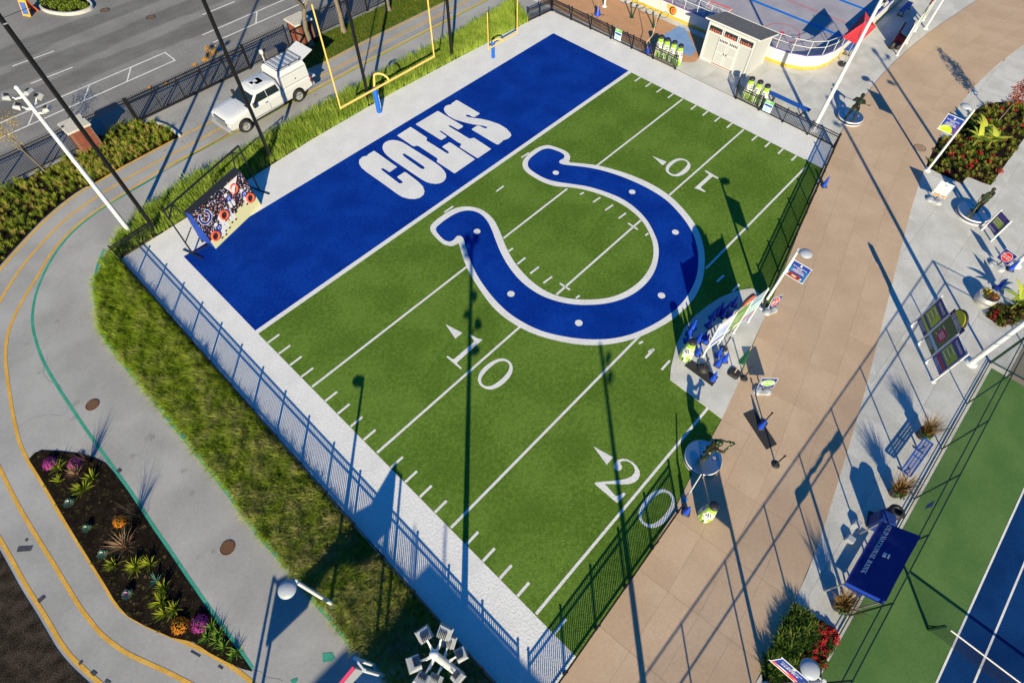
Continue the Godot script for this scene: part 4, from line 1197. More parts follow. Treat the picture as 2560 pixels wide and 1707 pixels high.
	# goal posts
	goal_post(Vector3(15.25, 0, -9.15), "large yellow goal post with blue padded stem beside the end zone lettering", 2.3, 3.75, 0.9, 5.9, 1.7, 0.065, 0.6)
	goal_post(Vector3(24.9, 0, -8.15), "small yellow goal post with short blue padded stem near the fence corner", 1.1, 1.45, 0.35, 2.45, 1.15, 0.05, 0.65)
	# thin rails of the lamp-like hoop posts: throwing target
	target_board()
	# off-frame hall whose roof shades the lower corner
	s = B()
	prism(s, pw([-42, 24.9, -12.4, 24.9, -12.4, 60, -42, 60]), 0, 7.0)
	var hall := thing("museum_hall", "flat-roofed hall beyond the lower corner that shades the verge", "building", Vector3(-27, 0, 42))
	var o := obj("wall", s, M["limestone"], hall)
	o.position = Vector3(27, 0, -42)
	for x in [-38, -33, -28, -23, -18]:
		s = B()
		box(s, Vector3(x + 27, 3.2, -17.13), Vector3(2.2, 3.6, 0.06))
		obj("window", s, M["glass"], hall)
	for q in [[-14.3, 25.8, 8.55], [-13.65, 26.9, 8.75]]:
		var p := Vector3(q[0] + 27, 7.0, q[1] - 42)
		s = B()
		tube(s, p, p + Vector3(0, q[2] - 7.0, 0), 0.06, 0.04, 8)
		obj("roof_flagstaff", s, M["white_steel"], hall)
		s = B()
		quad(s, p + Vector3(0, q[2] - 7.0, 0), p + Vector3(-0.5, q[2] - 7.1, 0.4), p + Vector3(-0.45, q[2] - 7.55, 0.4), p + Vector3(0, q[2] - 7.5, 0))
		obj("roof_flag", s, M["navy"], hall)
func target_board():
	# tilted printed panel with foam-ringed holes in a black tube frame
	var A := gv("O", 725, 1370)
	var Bq := gv("O", 1320, 800)
	var fr := (Bq - A).normalized()
	var back := Vector3(fr.z, 0, -fr.x)
	if back.z > 0: back = -back
	var W := A.distance_to(Bq)
	var t := thing("throwing_target", "printed football throwing target with orange rings in a black frame", "target", A)
	var top := back * 0.3 + Vector3(0, 2.4, 0)
	var up := top.normalized()
	var nrm := fr.cross(up).normalized()
	if nrm.y < 0: nrm = -nrm
	var H := top.length()
	var im := Image.create(192, 128, false, Image.FORMAT_RGB8)
	var r := RandomNumberGenerator.new()
	r.seed = 5
	im.fill(Color(0.06, 0.07, 0.12))
	for q in 900:
		var cols := [Color(0.85, 0.85, 0.88), Color(0.1, 0.2, 0.5), Color(0.75, 0.72, 0.7), Color(0.7, 0.12, 0.12), Color(0.75, 0.55, 0.45), Color(0.12, 0.14, 0.25), Color(0.9, 0.9, 0.95)]
		im.fill_rect(Rect2i(r.randi() % 190, r.randi() % 88, 2 + r.randi() % 2, 2 + r.randi() % 3), cols[r.randi() % 7])
	for y in range(0, 128):
		for x in 192:
			var turf := 92.0 - 16.0 * (x / 192.0) + (6.0 if (x / 9) % 3 == 0 else 0.0)
			if y > turf: im.set_pixel(x, y, Color(0.86, 0.84, 0.66).lerp(Color(0.78, 0.80, 0.6), r.randf() * 0.5))
	var blob := func(cx: int, cy: int, rx: int, ry: int, c: Color):
		for y in range(cy - ry, cy + ry + 1):
			for x in range(cx - rx, cx + rx + 1):
				if x >= 0 and y >= 0 and x < 192 and y < 128 and Vector2(float(x - cx) / rx, float(y - cy) / ry).length() < 1.0: im.set_pixel(x, y, c)
	# printed players: white helmets, blue and white kit, dark shoes
	for q in [[112, 40, 1], [160, 62, 1], [60, 78, 0], [40, 86, 1], [90, 72, 0]]:
		blob.call(q[0], q[1] - 14, 6, 6, Color(0.88, 0.88, 0.9))
		blob.call(q[0] + 2, q[1], 9, 10, Color(0.08, 0.2, 0.62) if q[2] == 1 else Color(0.85, 0.86, 0.9))
		blob.call(q[0] - 3, q[1] + 16, 5, 12, Color(0.86, 0.87, 0.9))
		blob.call(q[0] + 8, q[1] + 18, 5, 11, Color(0.86, 0.87, 0.9))
		blob.call(q[0] - 5, q[1] + 30, 4, 3, Color(0.1, 0.1, 0.14))
		blob.call(q[0] + 10, q[1] + 31, 4, 3, Color(0.1, 0.1, 0.14))
		if q[2] == 1:
			im.fill_rect(Rect2i(q[0], q[1] - 4, 2, 8), Color(0.9, 0.9, 0.95)); im.fill_rect(Rect2i(q[0] + 4, q[1] - 4, 4, 8), Color(0.9, 0.9, 0.95)); im.fill_rect(Rect2i(q[0] + 4, q[1] - 2, 2, 5), Color(0.08, 0.2, 0.62))
	for a in 60:   # printed horseshoe
		var an := lerpf(-0.9, 4.04, a / 59.0)
		var c := Vector2(28, 34) + Vector2(cos(an), sin(an)) * 17.0
		blob.call(int(c.x), int(c.y), 5, 5, Color(0.92, 0.92, 0.95))
	for a in 60:
		var an := lerpf(-0.9, 4.04, a / 59.0)
		var c := Vector2(28, 34) + Vector2(cos(an), sin(an)) * 17.0
		blob.call(int(c.x), int(c.y), 3, 3, Color(0.04, 0.12, 0.5))
	var s := B()
	quv(s, top, top + fr * W, fr * W, Vector3.ZERO)
	obj("printed_panel", s, printed("target_print", im, 0.7), t)
	s = B()
	for q in [[0.0, 0.0], [W, 0.0]]:
		s = B()
		s.set_smooth_group(-1)
		tri(s, fr * q[0], fr * q[0] + top, fr * q[0] + back * 0.95 + Vector3(0, 0.35, 0))
		tri(s, fr * q[0] + top, fr * q[0] + top + back * 0.4, fr * q[0] + back * 0.95 + Vector3(0, 0.35, 0))
		obj("side_panel", s, mat("vinyl_blue", lin(0.006, 0.045, 0.34), 0.6), t)
	s = B()
	quad(s, top, top + fr * W, top + fr * W + back * 0.48, top + back * 0.48)
	quad(s, top + back * 0.48, top + fr * W + back * 0.48, fr * W + back * 0.95, back * 0.95)
	obj("hood", s, M["dark"], t)
	# canvas corner flap on the top edge
	s = B()
	tri(s, top * 0.98 + fr * (W * 0.62) + nrm * 0.05, top * 0.98 + fr * (W * 0.9) + nrm * 0.05, top * 0.72 + fr * (W * 0.70) + nrm * 0.12)
	obj("flap", s, M["white_plastic"], t)
	for q in [[0.11, 0.25], [0.40, 0.48], [0.90, 0.35], [0.75, 0.80]]:
		var c: Vector3 = fr * (W * q[0]) + top * q[1] + nrm * 0.02
		var e := Basis(fr, nrm, fr.cross(nrm))
		s = B()
		lathe(s, [[0.17, 0.0], [0.17, 0.05], [0.20, 0.07], [0.25, 0.07], [0.285, 0.05], [0.285, 0.0]], 22, c, 0, 1, e)
		var rg := obj("foam_ring", s, M["orange_foam"], t)
		s = B()
		lathe(s, [[0.0, -0.01], [0.175, -0.01]], 22, c + nrm * 0.02, 0, 1, e)
		obj("hole", s, M["dark"], rg)
	# frame: two side uprights leaning to a top tube, feet on the turf
	var f := mat("frame_black", lin(0.02, 0.022, 0.025), 0.5, 0.3)
	var fl := gv("O", 430, 1440) - A
	var frr := gv("O", 1300, 610) - A
	for p in [fl, frr]:
		s = B()
		bar(s, p + Vector3(0, 0.03, 0), p + Vector3(0, 3.15, 0), 0.07, 0.07)
		obj("upright", s, f, t)
		s = B()
		bar(s, p + Vector3(0, 0.03, 0) - back * 0.7, p + Vector3(0, 0.03, 0) + back * 0.7, 0.07, 0.05)
		obj("foot", s, f, t)
		var inner := (frr - fl).normalized() * (0.55 if p == fl else -0.55)
		s = B()
		bar(s, p + Vector3(0, 2.6, 0), p + inner + Vector3(0, 3.1, 0), 0.06, 0.06)
		bar(s, p + inner + Vector3(0, 3.1, 0), p + inner * 1.5 + Vector3(0, 2.1, 0), 0.05, 0.05)
		obj("corner_brace", s, f, t)
	s = B()
	bar(s, fl + Vector3(0, 3.15, 0), frr + Vector3(0, 3.15, 0), 0.07, 0.07)
	obj("top_tube", s, f, t)
	s = B()
	bar(s, fl + Vector3(0, 0.9, 0), back * 1.0 + Vector3(0, 1.2, 0), 0.04, 0.04)
	bar(s, fl + Vector3(0, 0.1, 0), back * 0.2 + Vector3(0, 0.3, 0), 0.04, 0.04)
	obj("strut", s, f, t)

# ---------- white work truck with a utility cap
func make_truck():
	var t := thing("pickup_truck", "white pickup truck with utility cap and ladder rack parked on the path", "truck", Vector3(10.25, -0.01, -14.62), PI + 0.06)
	var W := M["car_paint"] as Material
	var b := Basis(Vector3(1, 0, 0), Vector3(0, 0, 1), Vector3(0, 1, 0))
	var prof := PackedVector2Array([Vector2(3.0, 0.6), Vector2(3.04, 0.8), Vector2(3.0, 1.02), Vector2(-3.22, 1.02), Vector2(-3.25, 0.62)])
	for cx in [-2.08, 2.08]:
		for i in 13:
			var a := PI - PI * i / 12.0
			prof.append(Vector2(cx + cos(a) * 0.5, 0.5 + sin(a) * 0.47))
		if cx < 0: prof.append(Vector2(1.5, 0.5))
	var s := B()
	prism(s, prof, -0.985, 0.985, b)
	obj("lower_body", s, W, t)
	s = B()
	var sect := func(q: Array) -> Array:
		var o := []
		var w: float = q[2]
		var y: float = q[1]
		for h in [[w, 1.0], [w + 0.01, (1.0 + y) * 0.5], [w, y - 0.13], [w - 0.035, y - 0.055], [w - 0.12, y - 0.01], [w * 0.5, y + 0.02], [0.0, y + 0.028]]: o.append(Vector3(q[0], h[1], h[0]))
		for i in range(5, -1, -1): o.append(o[i] * Vector3(1, 1, -1))
		return o
	var sts := [[3.06, 1.06, 0.86], [3.02, 1.16, 0.92], [2.9, 1.23, 0.965], [2.6, 1.28, 0.985], [2.0, 1.33, 0.99], [1.42, 1.37, 0.99], [1.2, 1.34, 0.99], [-1.09, 1.34, 0.99]]
	for k in sts.size() - 1:
		var ra: Array = sect.call(sts[k])
		var rb: Array = sect.call(sts[k + 1])
		s.set_smooth_group(0)
		for i in 12:
			tri(s, ra[i], rb[i], rb[i + 1]); tri(s, ra[i], rb[i + 1], ra[i + 1])
		if k == 0:
			s.set_smooth_group(-1)
			for i in range(1, 12): tri(s, ra[0], ra[i], ra[i + 1])
	obj("hood_and_fenders", s, W, t)
	s = B()
	var bed := [[-1.12, 1.34, 0.985], [-3.22, 1.34, 0.98]]
	var r0: Array = sect.call(bed[0])
	var r1: Array = sect.call(bed[1])
	s.set_smooth_group(0)
	for i in 12:
		tri(s, r0[i], r1[i], r1[i + 1]); tri(s, r0[i], r1[i + 1], r0[i + 1])
	obj("bed_side", s, W, t)
	s = B()
	for z in [-0.3, 0.3]: bar(s, Vector3(1.5, 1.385, z * 1.3), Vector3(2.85, 1.262, z), 0.03, 0.012)
	stuff(obj("hood_crease", s, W, t))
	# cab
	var cb := [Vector3(-1.05, 1.32, -0.95), Vector3(1.42, 1.32, -0.93), Vector3(1.42, 1.32, 0.93), Vector3(-1.05, 1.32, 0.95), Vector3(-0.98, 1.98, -0.76), Vector3(0.58, 2.0, -0.74), Vector3(0.58, 2.0, 0.74), Vector3(-0.98, 1.98, 0.76)]
	s = B()
	var lv := []
	for q in [[1.30, -1.06, 1.46, 0.95, 0.12], [1.55, -1.05, 1.16, 0.90, 0.14], [1.84, -1.0, 0.82, 0.81, 0.2], [1.95, -0.97, 0.66, 0.76, 0.22], [2.0, -0.9, 0.52, 0.68, 0.24], [2.02, -0.4, 0.1, 0.3, 0.1]]:
		var rg := []
		for c in [[1, 1, 0.0], [0, 1, PI / 2], [0, -1, PI], [1, -1, PI * 1.5]]:
			var cx: float = (q[2] - q[4]) if c[0] == 1 else (q[1] + q[4])
			for i in 5:
				var an: float = c[2] + PI / 2 * i / 4.0
				rg.append(Vector3(cx + cos(an) * q[4], q[0], (q[3] - q[4]) * c[1] + sin(an) * q[4]))
		lv.append(rg)
	s.set_smooth_group(0)
	for k in lv.size() - 1:
		for i in 20:
			var j := (i + 1) % 20
			tri(s, lv[k][i], lv[k + 1][i], lv[k + 1][j]); tri(s, lv[k][i], lv[k + 1][j], lv[k][j])
	for i in range(1, 19): tri(s, lv[5][0], lv[5][i], lv[5][i + 1])
	obj("cab", s, W, t)
	var G := M["glass"] as Material
	s = B()
	var inset := func(p: Array, k: float, out: Vector3) -> Array:
		var c := Vector3.ZERO
		for v in p: c += v / 4.0
		var o := []
		for v in p: o.append(v.lerp(c, k) + out)
		return o
	quad(s, Vector3(1.45, 1.365, -0.82), Vector3(1.45, 1.365, 0.82), Vector3(0.86, 1.84, 0.66), Vector3(0.86, 1.84, -0.66))
	quad(s, Vector3(1.45, 1.365, 0.82), Vector3(1.36, 1.37, 0.9), Vector3(0.78, 1.83, 0.76), Vector3(0.86, 1.84, 0.66))
	quad(s, Vector3(1.45, 1.365, -0.82), Vector3(1.36, 1.37, -0.9), Vector3(0.78, 1.83, -0.76), Vector3(0.86, 1.84, -0.66))
	obj("windshield", s, G, t)
	s = B()
	bar(s, Vector3(1.45, 1.36, -0.85), Vector3(1.45, 1.36, 0.85), 0.14, 0.05)
	obj("cowl", s, M["dark"], t)
	for z in [-1, 1]:
		for q in [[0.10, 0.62], [-0.98, 0.02]]:
			s = B()
			var zb: float = 0.915 * z
			var zt: float = 0.80 * z
			var x0: float = q[0]
			var x1: float = q[1]
			var xt1: float = x1 if x1 < 0.5 else 0.46
			var zs: float = 1.0 * z
			if x0 > 0: quad(s, Vector3(0.04, 1.40, zs * 0.95), Vector3(1.12, 1.40, zs * 0.95), Vector3(0.62, 1.82, zs * 0.835), Vector3(0.04, 1.82, zs * 0.835))
			else: quad(s, Vector3(-0.88, 1.40, zs * 0.95), Vector3(0.0, 1.40, zs * 0.95), Vector3(0.0, 1.82, zs * 0.835), Vector3(-0.8, 1.82, zs * 0.835))
			obj("side_window", s, G, t)
		var dr := B()
		for x in [1.35, 0.06, -1.08]: bar(dr, Vector3(x, 0.66, z * 1.0), Vector3(x, 1.3, z * 0.965), 0.012, 0.012)
		obj("door_seam", dr, M["dark"], t)
		dr = B()
		box(dr, Vector3(0.22, 1.17, z * 1.0), Vector3(0.2, 0.05, 0.03))
		obj("door_handle", dr, M["dark"], t)
		dr = B()
		cbox(dr, Vector3(1.12, 1.45, z * 1.12), Vector3(0.16, 0.26, 0.2), 0.03)
		bar(dr, Vector3(1.1, 1.38, z * 0.9), Vector3(1.12, 1.4, z * 1.1), 0.05, 0.05)
		obj("mirror", dr, M["dark"], t)
		dr = B()
		box(dr, Vector3(0.15, 0.46, z * 1.02), Vector3(2.5, 0.05, 0.16))
		obj("running_board", dr, M["dark"], t)
		dr = B()
		cbox(dr, Vector3(2.93, 1.0, z * 0.78), Vector3(0.2, 0.24, 0.34), 0.03)
		obj("headlight", dr, M["head_glass"], t)
		dr = B()
		box(dr, Vector3(-3.22, 1.1, z * 0.9), Vector3(0.1, 0.42, 0.17))
		obj("taillight", dr, M["tail_red"], t)
		for x in [2.08, -2.08]:
			var w := Node3D.new()
			w.name = "wheel"
			t.add_child(w, true)
			w.position = Vector3(x, 0.41, z * 0.86)
			var e := Basis(Vector3(1, 0, 0), Vector3(0, 0, z), Vector3(0, -z, 0))
			dr = B()
			lathe(dr, [[0.25, 0.10], [0.30, 0.13], [0.38, 0.13], [0.41, 0.09], [0.41, -0.12], [0.3, -0.14]], 24, Vector3.ZERO, 0, 1, e)
			obj("tyre", dr, M["rubber"], w)
			dr = B()
			lathe(dr, [[0.0, 0.10], [0.06, 0.10], [0.09, 0.06], [0.2, 0.05], [0.25, 0.115], [0.265, 0.11]], 20, Vector3.ZERO, 0, 1, e)
			for k in 8:
				var a := TAU * k / 8
				bar(dr, e * Vector3(cos(a) * 0.06, 0.1, sin(a) * 0.06), e * Vector3(cos(a) * 0.24, 0.09, sin(a) * 0.24), 0.045, 0.03, Vector3(0, 0, 1))
			obj("rim", dr, M["chrome"], w)
			dr = B()
			lathe(dr, [[0.50, 0.04], [0.50, -0.4]], 22, Vector3(0, 0.09, 0), 0, 1, e)
			obj("arch_liner", dr, M["dark"], w)
	s = B()
	cbox(s, Vector3(3.05, 0.98, 0), Vector3(0.12, 0.34, 1.2), 0.03)
	obj("grille", s, mat("grille", lin(0.10, 0.11, 0.14), 0.4, 0.4), t)
	s = B()
	for y in [0.88, 0.98, 1.08]: box(s, Vector3(3.12, y, 0), Vector3(0.03, 0.035, 1.15))
	obj("grille_bar", s, M["chrome"], t)
	s = B()
	cbox(s, Vector3(3.08, 0.62, 0), Vector3(0.28, 0.26, 1.96), 0.06)
	obj("front_bumper", s, M["chrome"], t)
	s = B()
	cbox(s, Vector3(-3.42, 0.62, 0), Vector3(0.26, 0.18, 1.8), 0.04)
	obj("rear_bumper", s, M["chrome"], t)
	# cap over the bed, its rack and the lifted hatch
	s = B()
	hexa(s, [Vector3(-3.2, 1.34, -0.985), Vector3(-1.12, 1.34, -0.985), Vector3(-1.12, 1.34, 0.985), Vector3(-3.2, 1.34, 0.985), Vector3(-3.18, 2.12, -0.95), Vector3(-1.2, 2.12, -0.95), Vector3(-1.2, 2.12, 0.95), Vector3(-3.18, 2.12, 0.95)])
	hexa(s, [Vector3(-3.18, 2.12, -0.95), Vector3(-1.2, 2.12, -0.95), Vector3(-1.2, 2.12, 0.95), Vector3(-3.18, 2.12, 0.95), Vector3(-3.14, 2.34, -0.8), Vector3(-1.45, 2.34, -0.8), Vector3(-1.45, 2.34, 0.8), Vector3(-3.14, 2.34, 0.8)])
	var cap := obj("cap", s, W, t)
	s = B()
	for z in [-1, 1]:
		bar(s, Vector3(-3.1, 1.36, z * 0.99), Vector3(-1.2, 1.36, z * 0.99), 0.015, 0.015)
		bar(s, Vector3(-3.1, 2.08, z * 0.968), Vector3(-1.2, 2.08, z * 0.968), 0.015, 0.015)
		box(s, Vector3(-2.2, 1.6, z * 0.98), Vector3(0.09, 0.07, 0.02))
	obj("cap_seam", s, M["dark"], cap)
	for z in [-0.72, 0.72]:
		s = B()
		bar(s, Vector3(-3.15, 2.45, z), Vector3(-1.2, 2.45, z), 0.03, 0.03)
		for x in [-3.0, -2.2, -1.35]: bar(s, Vector3(x, 2.3, z), Vector3(x, 2.45, z), 0.04, 0.04)
		obj("rack_rail", s, M["dark"], t)
	for i in 6:
		s = B()
		bar(s, Vector3(-1.25 - i * 0.37, 2.48, -0.74), Vector3(-1.25 - i * 0.37, 2.48, 0.74), 0.028, 0.028)
		obj("rack_bar", s, M["dark"], t)
	s = B()
	box(s, Vector3(-3.62, 2.46, 0), Vector3(0.95, 0.05, 1.55), Basis(Vector3(0, 0, 1), -0.28))
	obj("hatch", s, W, t)
	s = B()
	box(s, Vector3(-3.52, 0.97, 0), Vector3(0.55, 0.06, 1.5))
	obj("tailgate", s, W, t)
	s = B()
	box(s, Vector3(-3.19, 1.65, 0), Vector3(0.12, 0.6, 1.5))
	obj("bed_opening", s, M["dark"], t)
	s = B()
	box(s, Vector3(0, 0.5, 0), Vector3(5.8, 0.16, 1.3))
	obj("chassis", s, M["dark"], t)

# ---------- rink, shed, exercise posts, benches
func make_rink_side():
	var e := resample(smooth(rink_edge(), 2), 46)
	var t := thing("rink_boards", "white rink boards with yellow kick strip and rounded corner", "rink boards", Vector3(38.25, 0, 0))
	var o := Vector2(38.25, 0)
	for i in 46:
		var a := e[i] - o
		var b := e[i + 1] - o
		if b.x + o.x > 44.6 and b.x + o.x < 46.0: continue
		var n := Vector2(-(b - a).y, (b - a).x).normalized() * 0.05
		var sl := func(y0: float, y1: float, w: float) -> SurfaceTool:
			var s := B()
			var k := n * w
			hexa(s, [Vector3(a.x - k.x, y0, a.y - k.y), Vector3(b.x - k.x, y0, b.y - k.y), Vector3(b.x + k.x, y0, b.y + k.y), Vector3(a.x + k.x, y0, a.y + k.y), Vector3(a.x - k.x, y1, a.y - k.y), Vector3(b.x - k.x, y1, b.y - k.y), Vector3(b.x + k.x, y1, b.y + k.y), Vector3(a.x + k.x, y1, a.y + k.y)])
			return s
		obj("board_panel", sl.call(0.2, 0.96, 1.0), mat("board_white", lin(0.64, 0.64, 0.64), 0.45), t)
		obj("kick_strip", sl.call(0.0, 0.2, 1.3), mat("kick_yellow", lin(0.66, 0.42, 0.04), 0.45), t)
		obj("cap_rail", sl.call(0.96, 0.99, 1.15), mat("cap_violet", lin(0.16, 0.13, 0.38), 0.5), t)
	var s := B()
	strip(s, off(e, 0.45), 0.5, 0.007)
	struct("concrete_curb_strip", s, M["slab1"], false)
	var rail := thing("rink_railing", "white post and rail screen standing on the rink boards", "railing", Vector3(38.25, 0.99, 0))
	var pm := B()
	tube(pm, Vector3.ZERO, Vector3(0, 1.0, 0), 0.02, 0.02, 6)
	pm.generate_normals()
	var pmesh := pm.commit()
	for i in 46:
		if e[i].x > 44.6: break
		var c := inst("post", pmesh, M["white_steel"], rail)
		c.position = Vector3(e[i].x - o.x, 0, e[i].y)
		if e[i + 1].x > 44.6: break
		for y in [0.55, 0.98]:
			s = B()
			tube(s, Vector3(e[i].x - o.x, y, e[i].y), Vector3(e[i + 1].x - o.x, y, e[i + 1].y), 0.018, 0.018, 6)
			obj("rail", s, M["white_steel"], rail)
	s = B()
	for i in 45:
		if e[i + 1].x > 44.6: break
		var a := Vector3(e[i].x - o.x, 0, e[i].y)
		var b := Vector3(e[i + 1].x - o.x, 0, e[i + 1].y)
		for k in 10:
			bar(s, a.lerp(b, k / 10.0), a.lerp(b, (k + 5) / 10.0) + Vector3(0, 0.55, 0), 0.0025, 0.0025)
			bar(s, a.lerp(b, k / 10.0), a.lerp(b, (k - 5) / 10.0) + Vector3(0, 0.55, 0), 0.0025, 0.0025)
	stuff(obj("wire_mesh", s, M["grey_steel"], rail))
	# team emblem on the boards
	var ez := gv("Y", 1640, 175, 0.55).z
	var em := thing("board_emblem", "round flaming puck emblem with letter F on the rink boards", "emblem", Vector3(38.25 - 0.06, 0.56, ez))
	var fz := func(a: Array, y: float) -> SurfaceTool:
		var st := B()
		prism(st, pw(a), -y, 0.0, Basis(Vector3(0, 0, 1), Vector3(1, 0, 0), Vector3(0, 1, 0)))
		return st
	obj("flame", fz.call([-0.75, 0.42, -0.3, 0.30, 0.1, 0.38, 0.34, 0.15, 0.3, -0.2, 0.0, -0.35, -0.3, -0.2, -0.45, 0.05, -0.6, 0.12, -0.45, 0.2, -0.7, 0.25, -0.5, 0.3], 0.004), mat("flame_yellow", lin(0.75, 0.42, 0.05), 0.6), em)
	var dk := []
	for i in 18: dk.append_array([cos(TAU * i / 18) * 0.29, sin(TAU * i / 18) * 0.29])
	obj("puck", fz.call(dk, 0.008), M["dark"], em)
	dk = []
	for i in 18: dk.append_array([0.05 + cos(TAU * i / 18) * 0.22, sin(TAU * i / 18) * 0.23])
	obj("puck_face", fz.call(dk, 0.012), mat("flame_orange", lin(0.75, 0.25, 0.03), 0.6), em)
	words("F", 0.42, M["red_paint"], em, Vector3(-0.016, 0.0, 0.04), face(Vector3(0, 0, 1), Vector3.UP))
	# hockey goal on the rink
	var p0 := gv("S", 265, 20, 1.2)
	var p1 := gv("S", 660, 165, 1.2)
	var gl := thing("hockey_goal", "red framed hockey goal with white net on the rink floor", "goal", Vector3(p0.x, 0, p0.z))
	var d := Vector3(p1.x - p0.x, 0, p1.z - p0.z)
	for q in [[Vector3(0, 1.2, 0), d + Vector3(0, 1.2, 0), "crossbar"], [Vector3.ZERO, Vector3(0, 1.2, 0), "goal_upright"], [d, d + Vector3(0, 1.2, 0), "goal_upright"]]:
		s = B()
		tube(s, q[0], q[1], 0.035, 0.035, 8)
		obj(q[2], s, M["red_paint"], gl)
	var bk := Vector3(-0.9, 0, 0)
	s = B()
	for q in [[Vector3.ZERO, bk], [d, d + bk], [bk, d + bk], [Vector3(0, 1.2, 0), bk * 0.5 + Vector3(0, 1.1, 0)], [d + Vector3(0, 1.2, 0), d + bk * 0.5 + Vector3(0, 1.1, 0)]]: tube(s, q[0], q[1], 0.025, 0.025, 6)
	obj("back_frame", s, M["white_steel"], gl)
	s = B()
	for k in 16:
		bar(s, d * (k / 15.0) + bk, d * (k / 15.0) + bk * 0.5 + Vector3(0, 1.1, 0), 0.006, 0.006)
		bar(s, d * (k / 15.0) + bk * 0.5 + Vector3(0, 1.1, 0), d * (k / 15.0) + Vector3(0, 1.2, 0), 0.006, 0.006)
	for k in 9: bar(s, bk.lerp(bk * 0.5 + Vector3(0, 1.1, 0), k / 8.0), d + bk.lerp(bk * 0.5 + Vector3(0, 1.1, 0), k / 8.0), 0.006, 0.006)
	stuff(obj("net", s, M["white_plastic"], gl))
	shed()
	# exercise posts
	for q in [[780, 340, 0.0, "green steel exercise post with loop handles beside the white lamp post"], [1215, 530, 0.35, "green steel exercise post with loop handles beside the blue rubber patch"]]: exercise_post(gv("Y", q[0], q[1]), q[2], q[3])
	# bent flag poles without flags
	for q in [[["Y", 1090, 1030], [["Y", 1075, 830, 0.9], ["Y", 1190, 690, 1.3], ["Y", 1290, 330, 2.5], ["Y", 1340, 150, 3.1], ["Y", 1365, -100, 3.9]], "bent pale flag pole with a blue weight bag behind the green dummies"], [["Y", 110, 290], [["Y", 115, 220, 0.5], ["Y", 135, 60, 1.3], ["Y", 135, -60, 2.0], ["Y", 120, -300, 3.0]], "bent pale flag pole with a blue bag at the tan surface's far end"]]:
		var at: Vector3 = gv(q[0][0], q[0][1], q[0][2])
		at.x = maxf(at.x, 33.15)
		var fp := thing("flag_pole", q[2], "flag pole", at)
		var pts := [Vector3(0, 0.05, 0)]
		for w in q[1]: pts.append(gv(w[0], w[1], w[2], w[3]) - at)
		s = B()
		sweep(s, pts, 0.035, 0.012, 8)
		obj("pole", s, M["wood_pale"], fp)
		s = B()
		lathe(s, [[0.0, 0.62], [0.08, 0.6], [0.12, 0.4], [0.24, 0.1], [0.26, 0.0]], 8)
		obj("weight_bag", s, M["cone_blue"], fp)
		s = B()
		for k in 2: bar(s, Vector3(-0.55, 0.03, 0).rotated(Vector3.UP, 0.6 + k * PI / 2), Vector3(0.55, 0.03, 0).rotated(Vector3.UP, 0.6 + k * PI / 2), 0.03, 0.03)
		obj("cross_foot", s, M["black_steel"], fp)
	# blue benches
	bench(Vector3(34.25, 0, 10.0), PI / 2, 2.85, "long blue slatted bench behind the picket fence notice")
	bench(gv("U", 560, 830), 0.05, 1.9, "blue bench against the rink boards under the red umbrella")
	bench(gv("U", 1430, 200), 0.02, 1.9, "blue bench in the open beside the rink gate")
	# red square umbrella
	var u := [gv("U", 815, 190, 2.45), gv("U", 990, 440, 2.45), gv("U", 680, 730, 2.45), gv("U", 435, 610, 2.45)]
	var c := Vector3.ZERO
	for v in u: c += v / 4.0
	var um := thing("market_umbrella", "square red market umbrella open beside the rink boards", "umbrella", Vector3(c.x, 0, c.z))
	var pk := Vector3(0, 2.95, 0)
	s = B()
	for i in 4:
		var a: Vector3 = u[i] - um.position
		var b: Vector3 = u[(i + 1) % 4] - um.position
		for k in 4:
			var x := a.lerp(b, k / 4.0)
			var y := a.lerp(b, (k + 1) / 4.0)
			var dip := Vector3(0, -0.05, 0)
			var mx := x.lerp(pk, 0.5) + (dip if k > 0 else Vector3.ZERO)
			var my := y.lerp(pk, 0.5) + (dip if k < 3 else Vector3.ZERO)
			quad(s, x, y, my, mx)
			s.set_smooth_group(-1)
			tri(s, mx, my, pk)
	obj("canopy", s, M["canvas_red"], um)
	s = B()
	tube(s, Vector3(0, 0, 0), Vector3(0, 3.05, 0), 0.03, 0.03, 10)
	obj("pole", s, M["grey_steel"], um)
	for i in 4:
		s = B()
		bar(s, u[i] - um.position - Vector3(0, 0.03, 0), pk - Vector3(0, 0.05, 0), 0.02, 0.02)
		obj("rib", s, M["grey_steel"], um)
	s = B()
	lathe(s, [[0.0, 0.12], [0.3, 0.1], [0.36, 0.0]], 16)
	obj("base", s, M["dark"], um)
	# lamp posts by the rink
	street_lamp(gv("U", 1795, 465), 4.2, "plain white lamp post beside the hockey display boards", Vector3(0, 0, -0.36), 0, 0.0)
	street_lamp(gv("Y", 245, 125), 4.2, "plain white lamp post standing on the tan rubber surface", Vector3(0, 0, -0.36), 0, 0.0)
	# red covered cart with a grey board leaning on it
	var ca := gv("U", 1290, 800)
	var cz := gv("U", 1480, 480)
	var cart := thing("covered_cart", "dark red covered cart with a grey board beside the hockey display", "cart", (ca + cz) * 0.5, atan2(-(cz - ca).z, (cz - ca).x))
	s = B()
	cbox(s, Vector3(0, 0.38, 0), Vector3(2.5, 0.6, 0.7), 0.06)
	obj("cover", s, mat("cart_red", lin(0.22, 0.012, 0.02), 0.7), cart)
	s = B()
	box(s, Vector3(0.2, 0.85, 0.05), Vector3(2.6, 0.04, 0.5), Basis(Vector3.RIGHT, 0.35))
	obj("board", s, M["grey_plastic"], cart)
	for x in [-1.0, 1.0]:
		for z in [-0.3, 0.3]:
			s = B()
			tube(s, Vector3(x, 0.08, z - 0.03), Vector3(x, 0.08, z + 0.03), 0.08, 0.08, 10)
			obj("wheel", s, M["rubber"], cart)
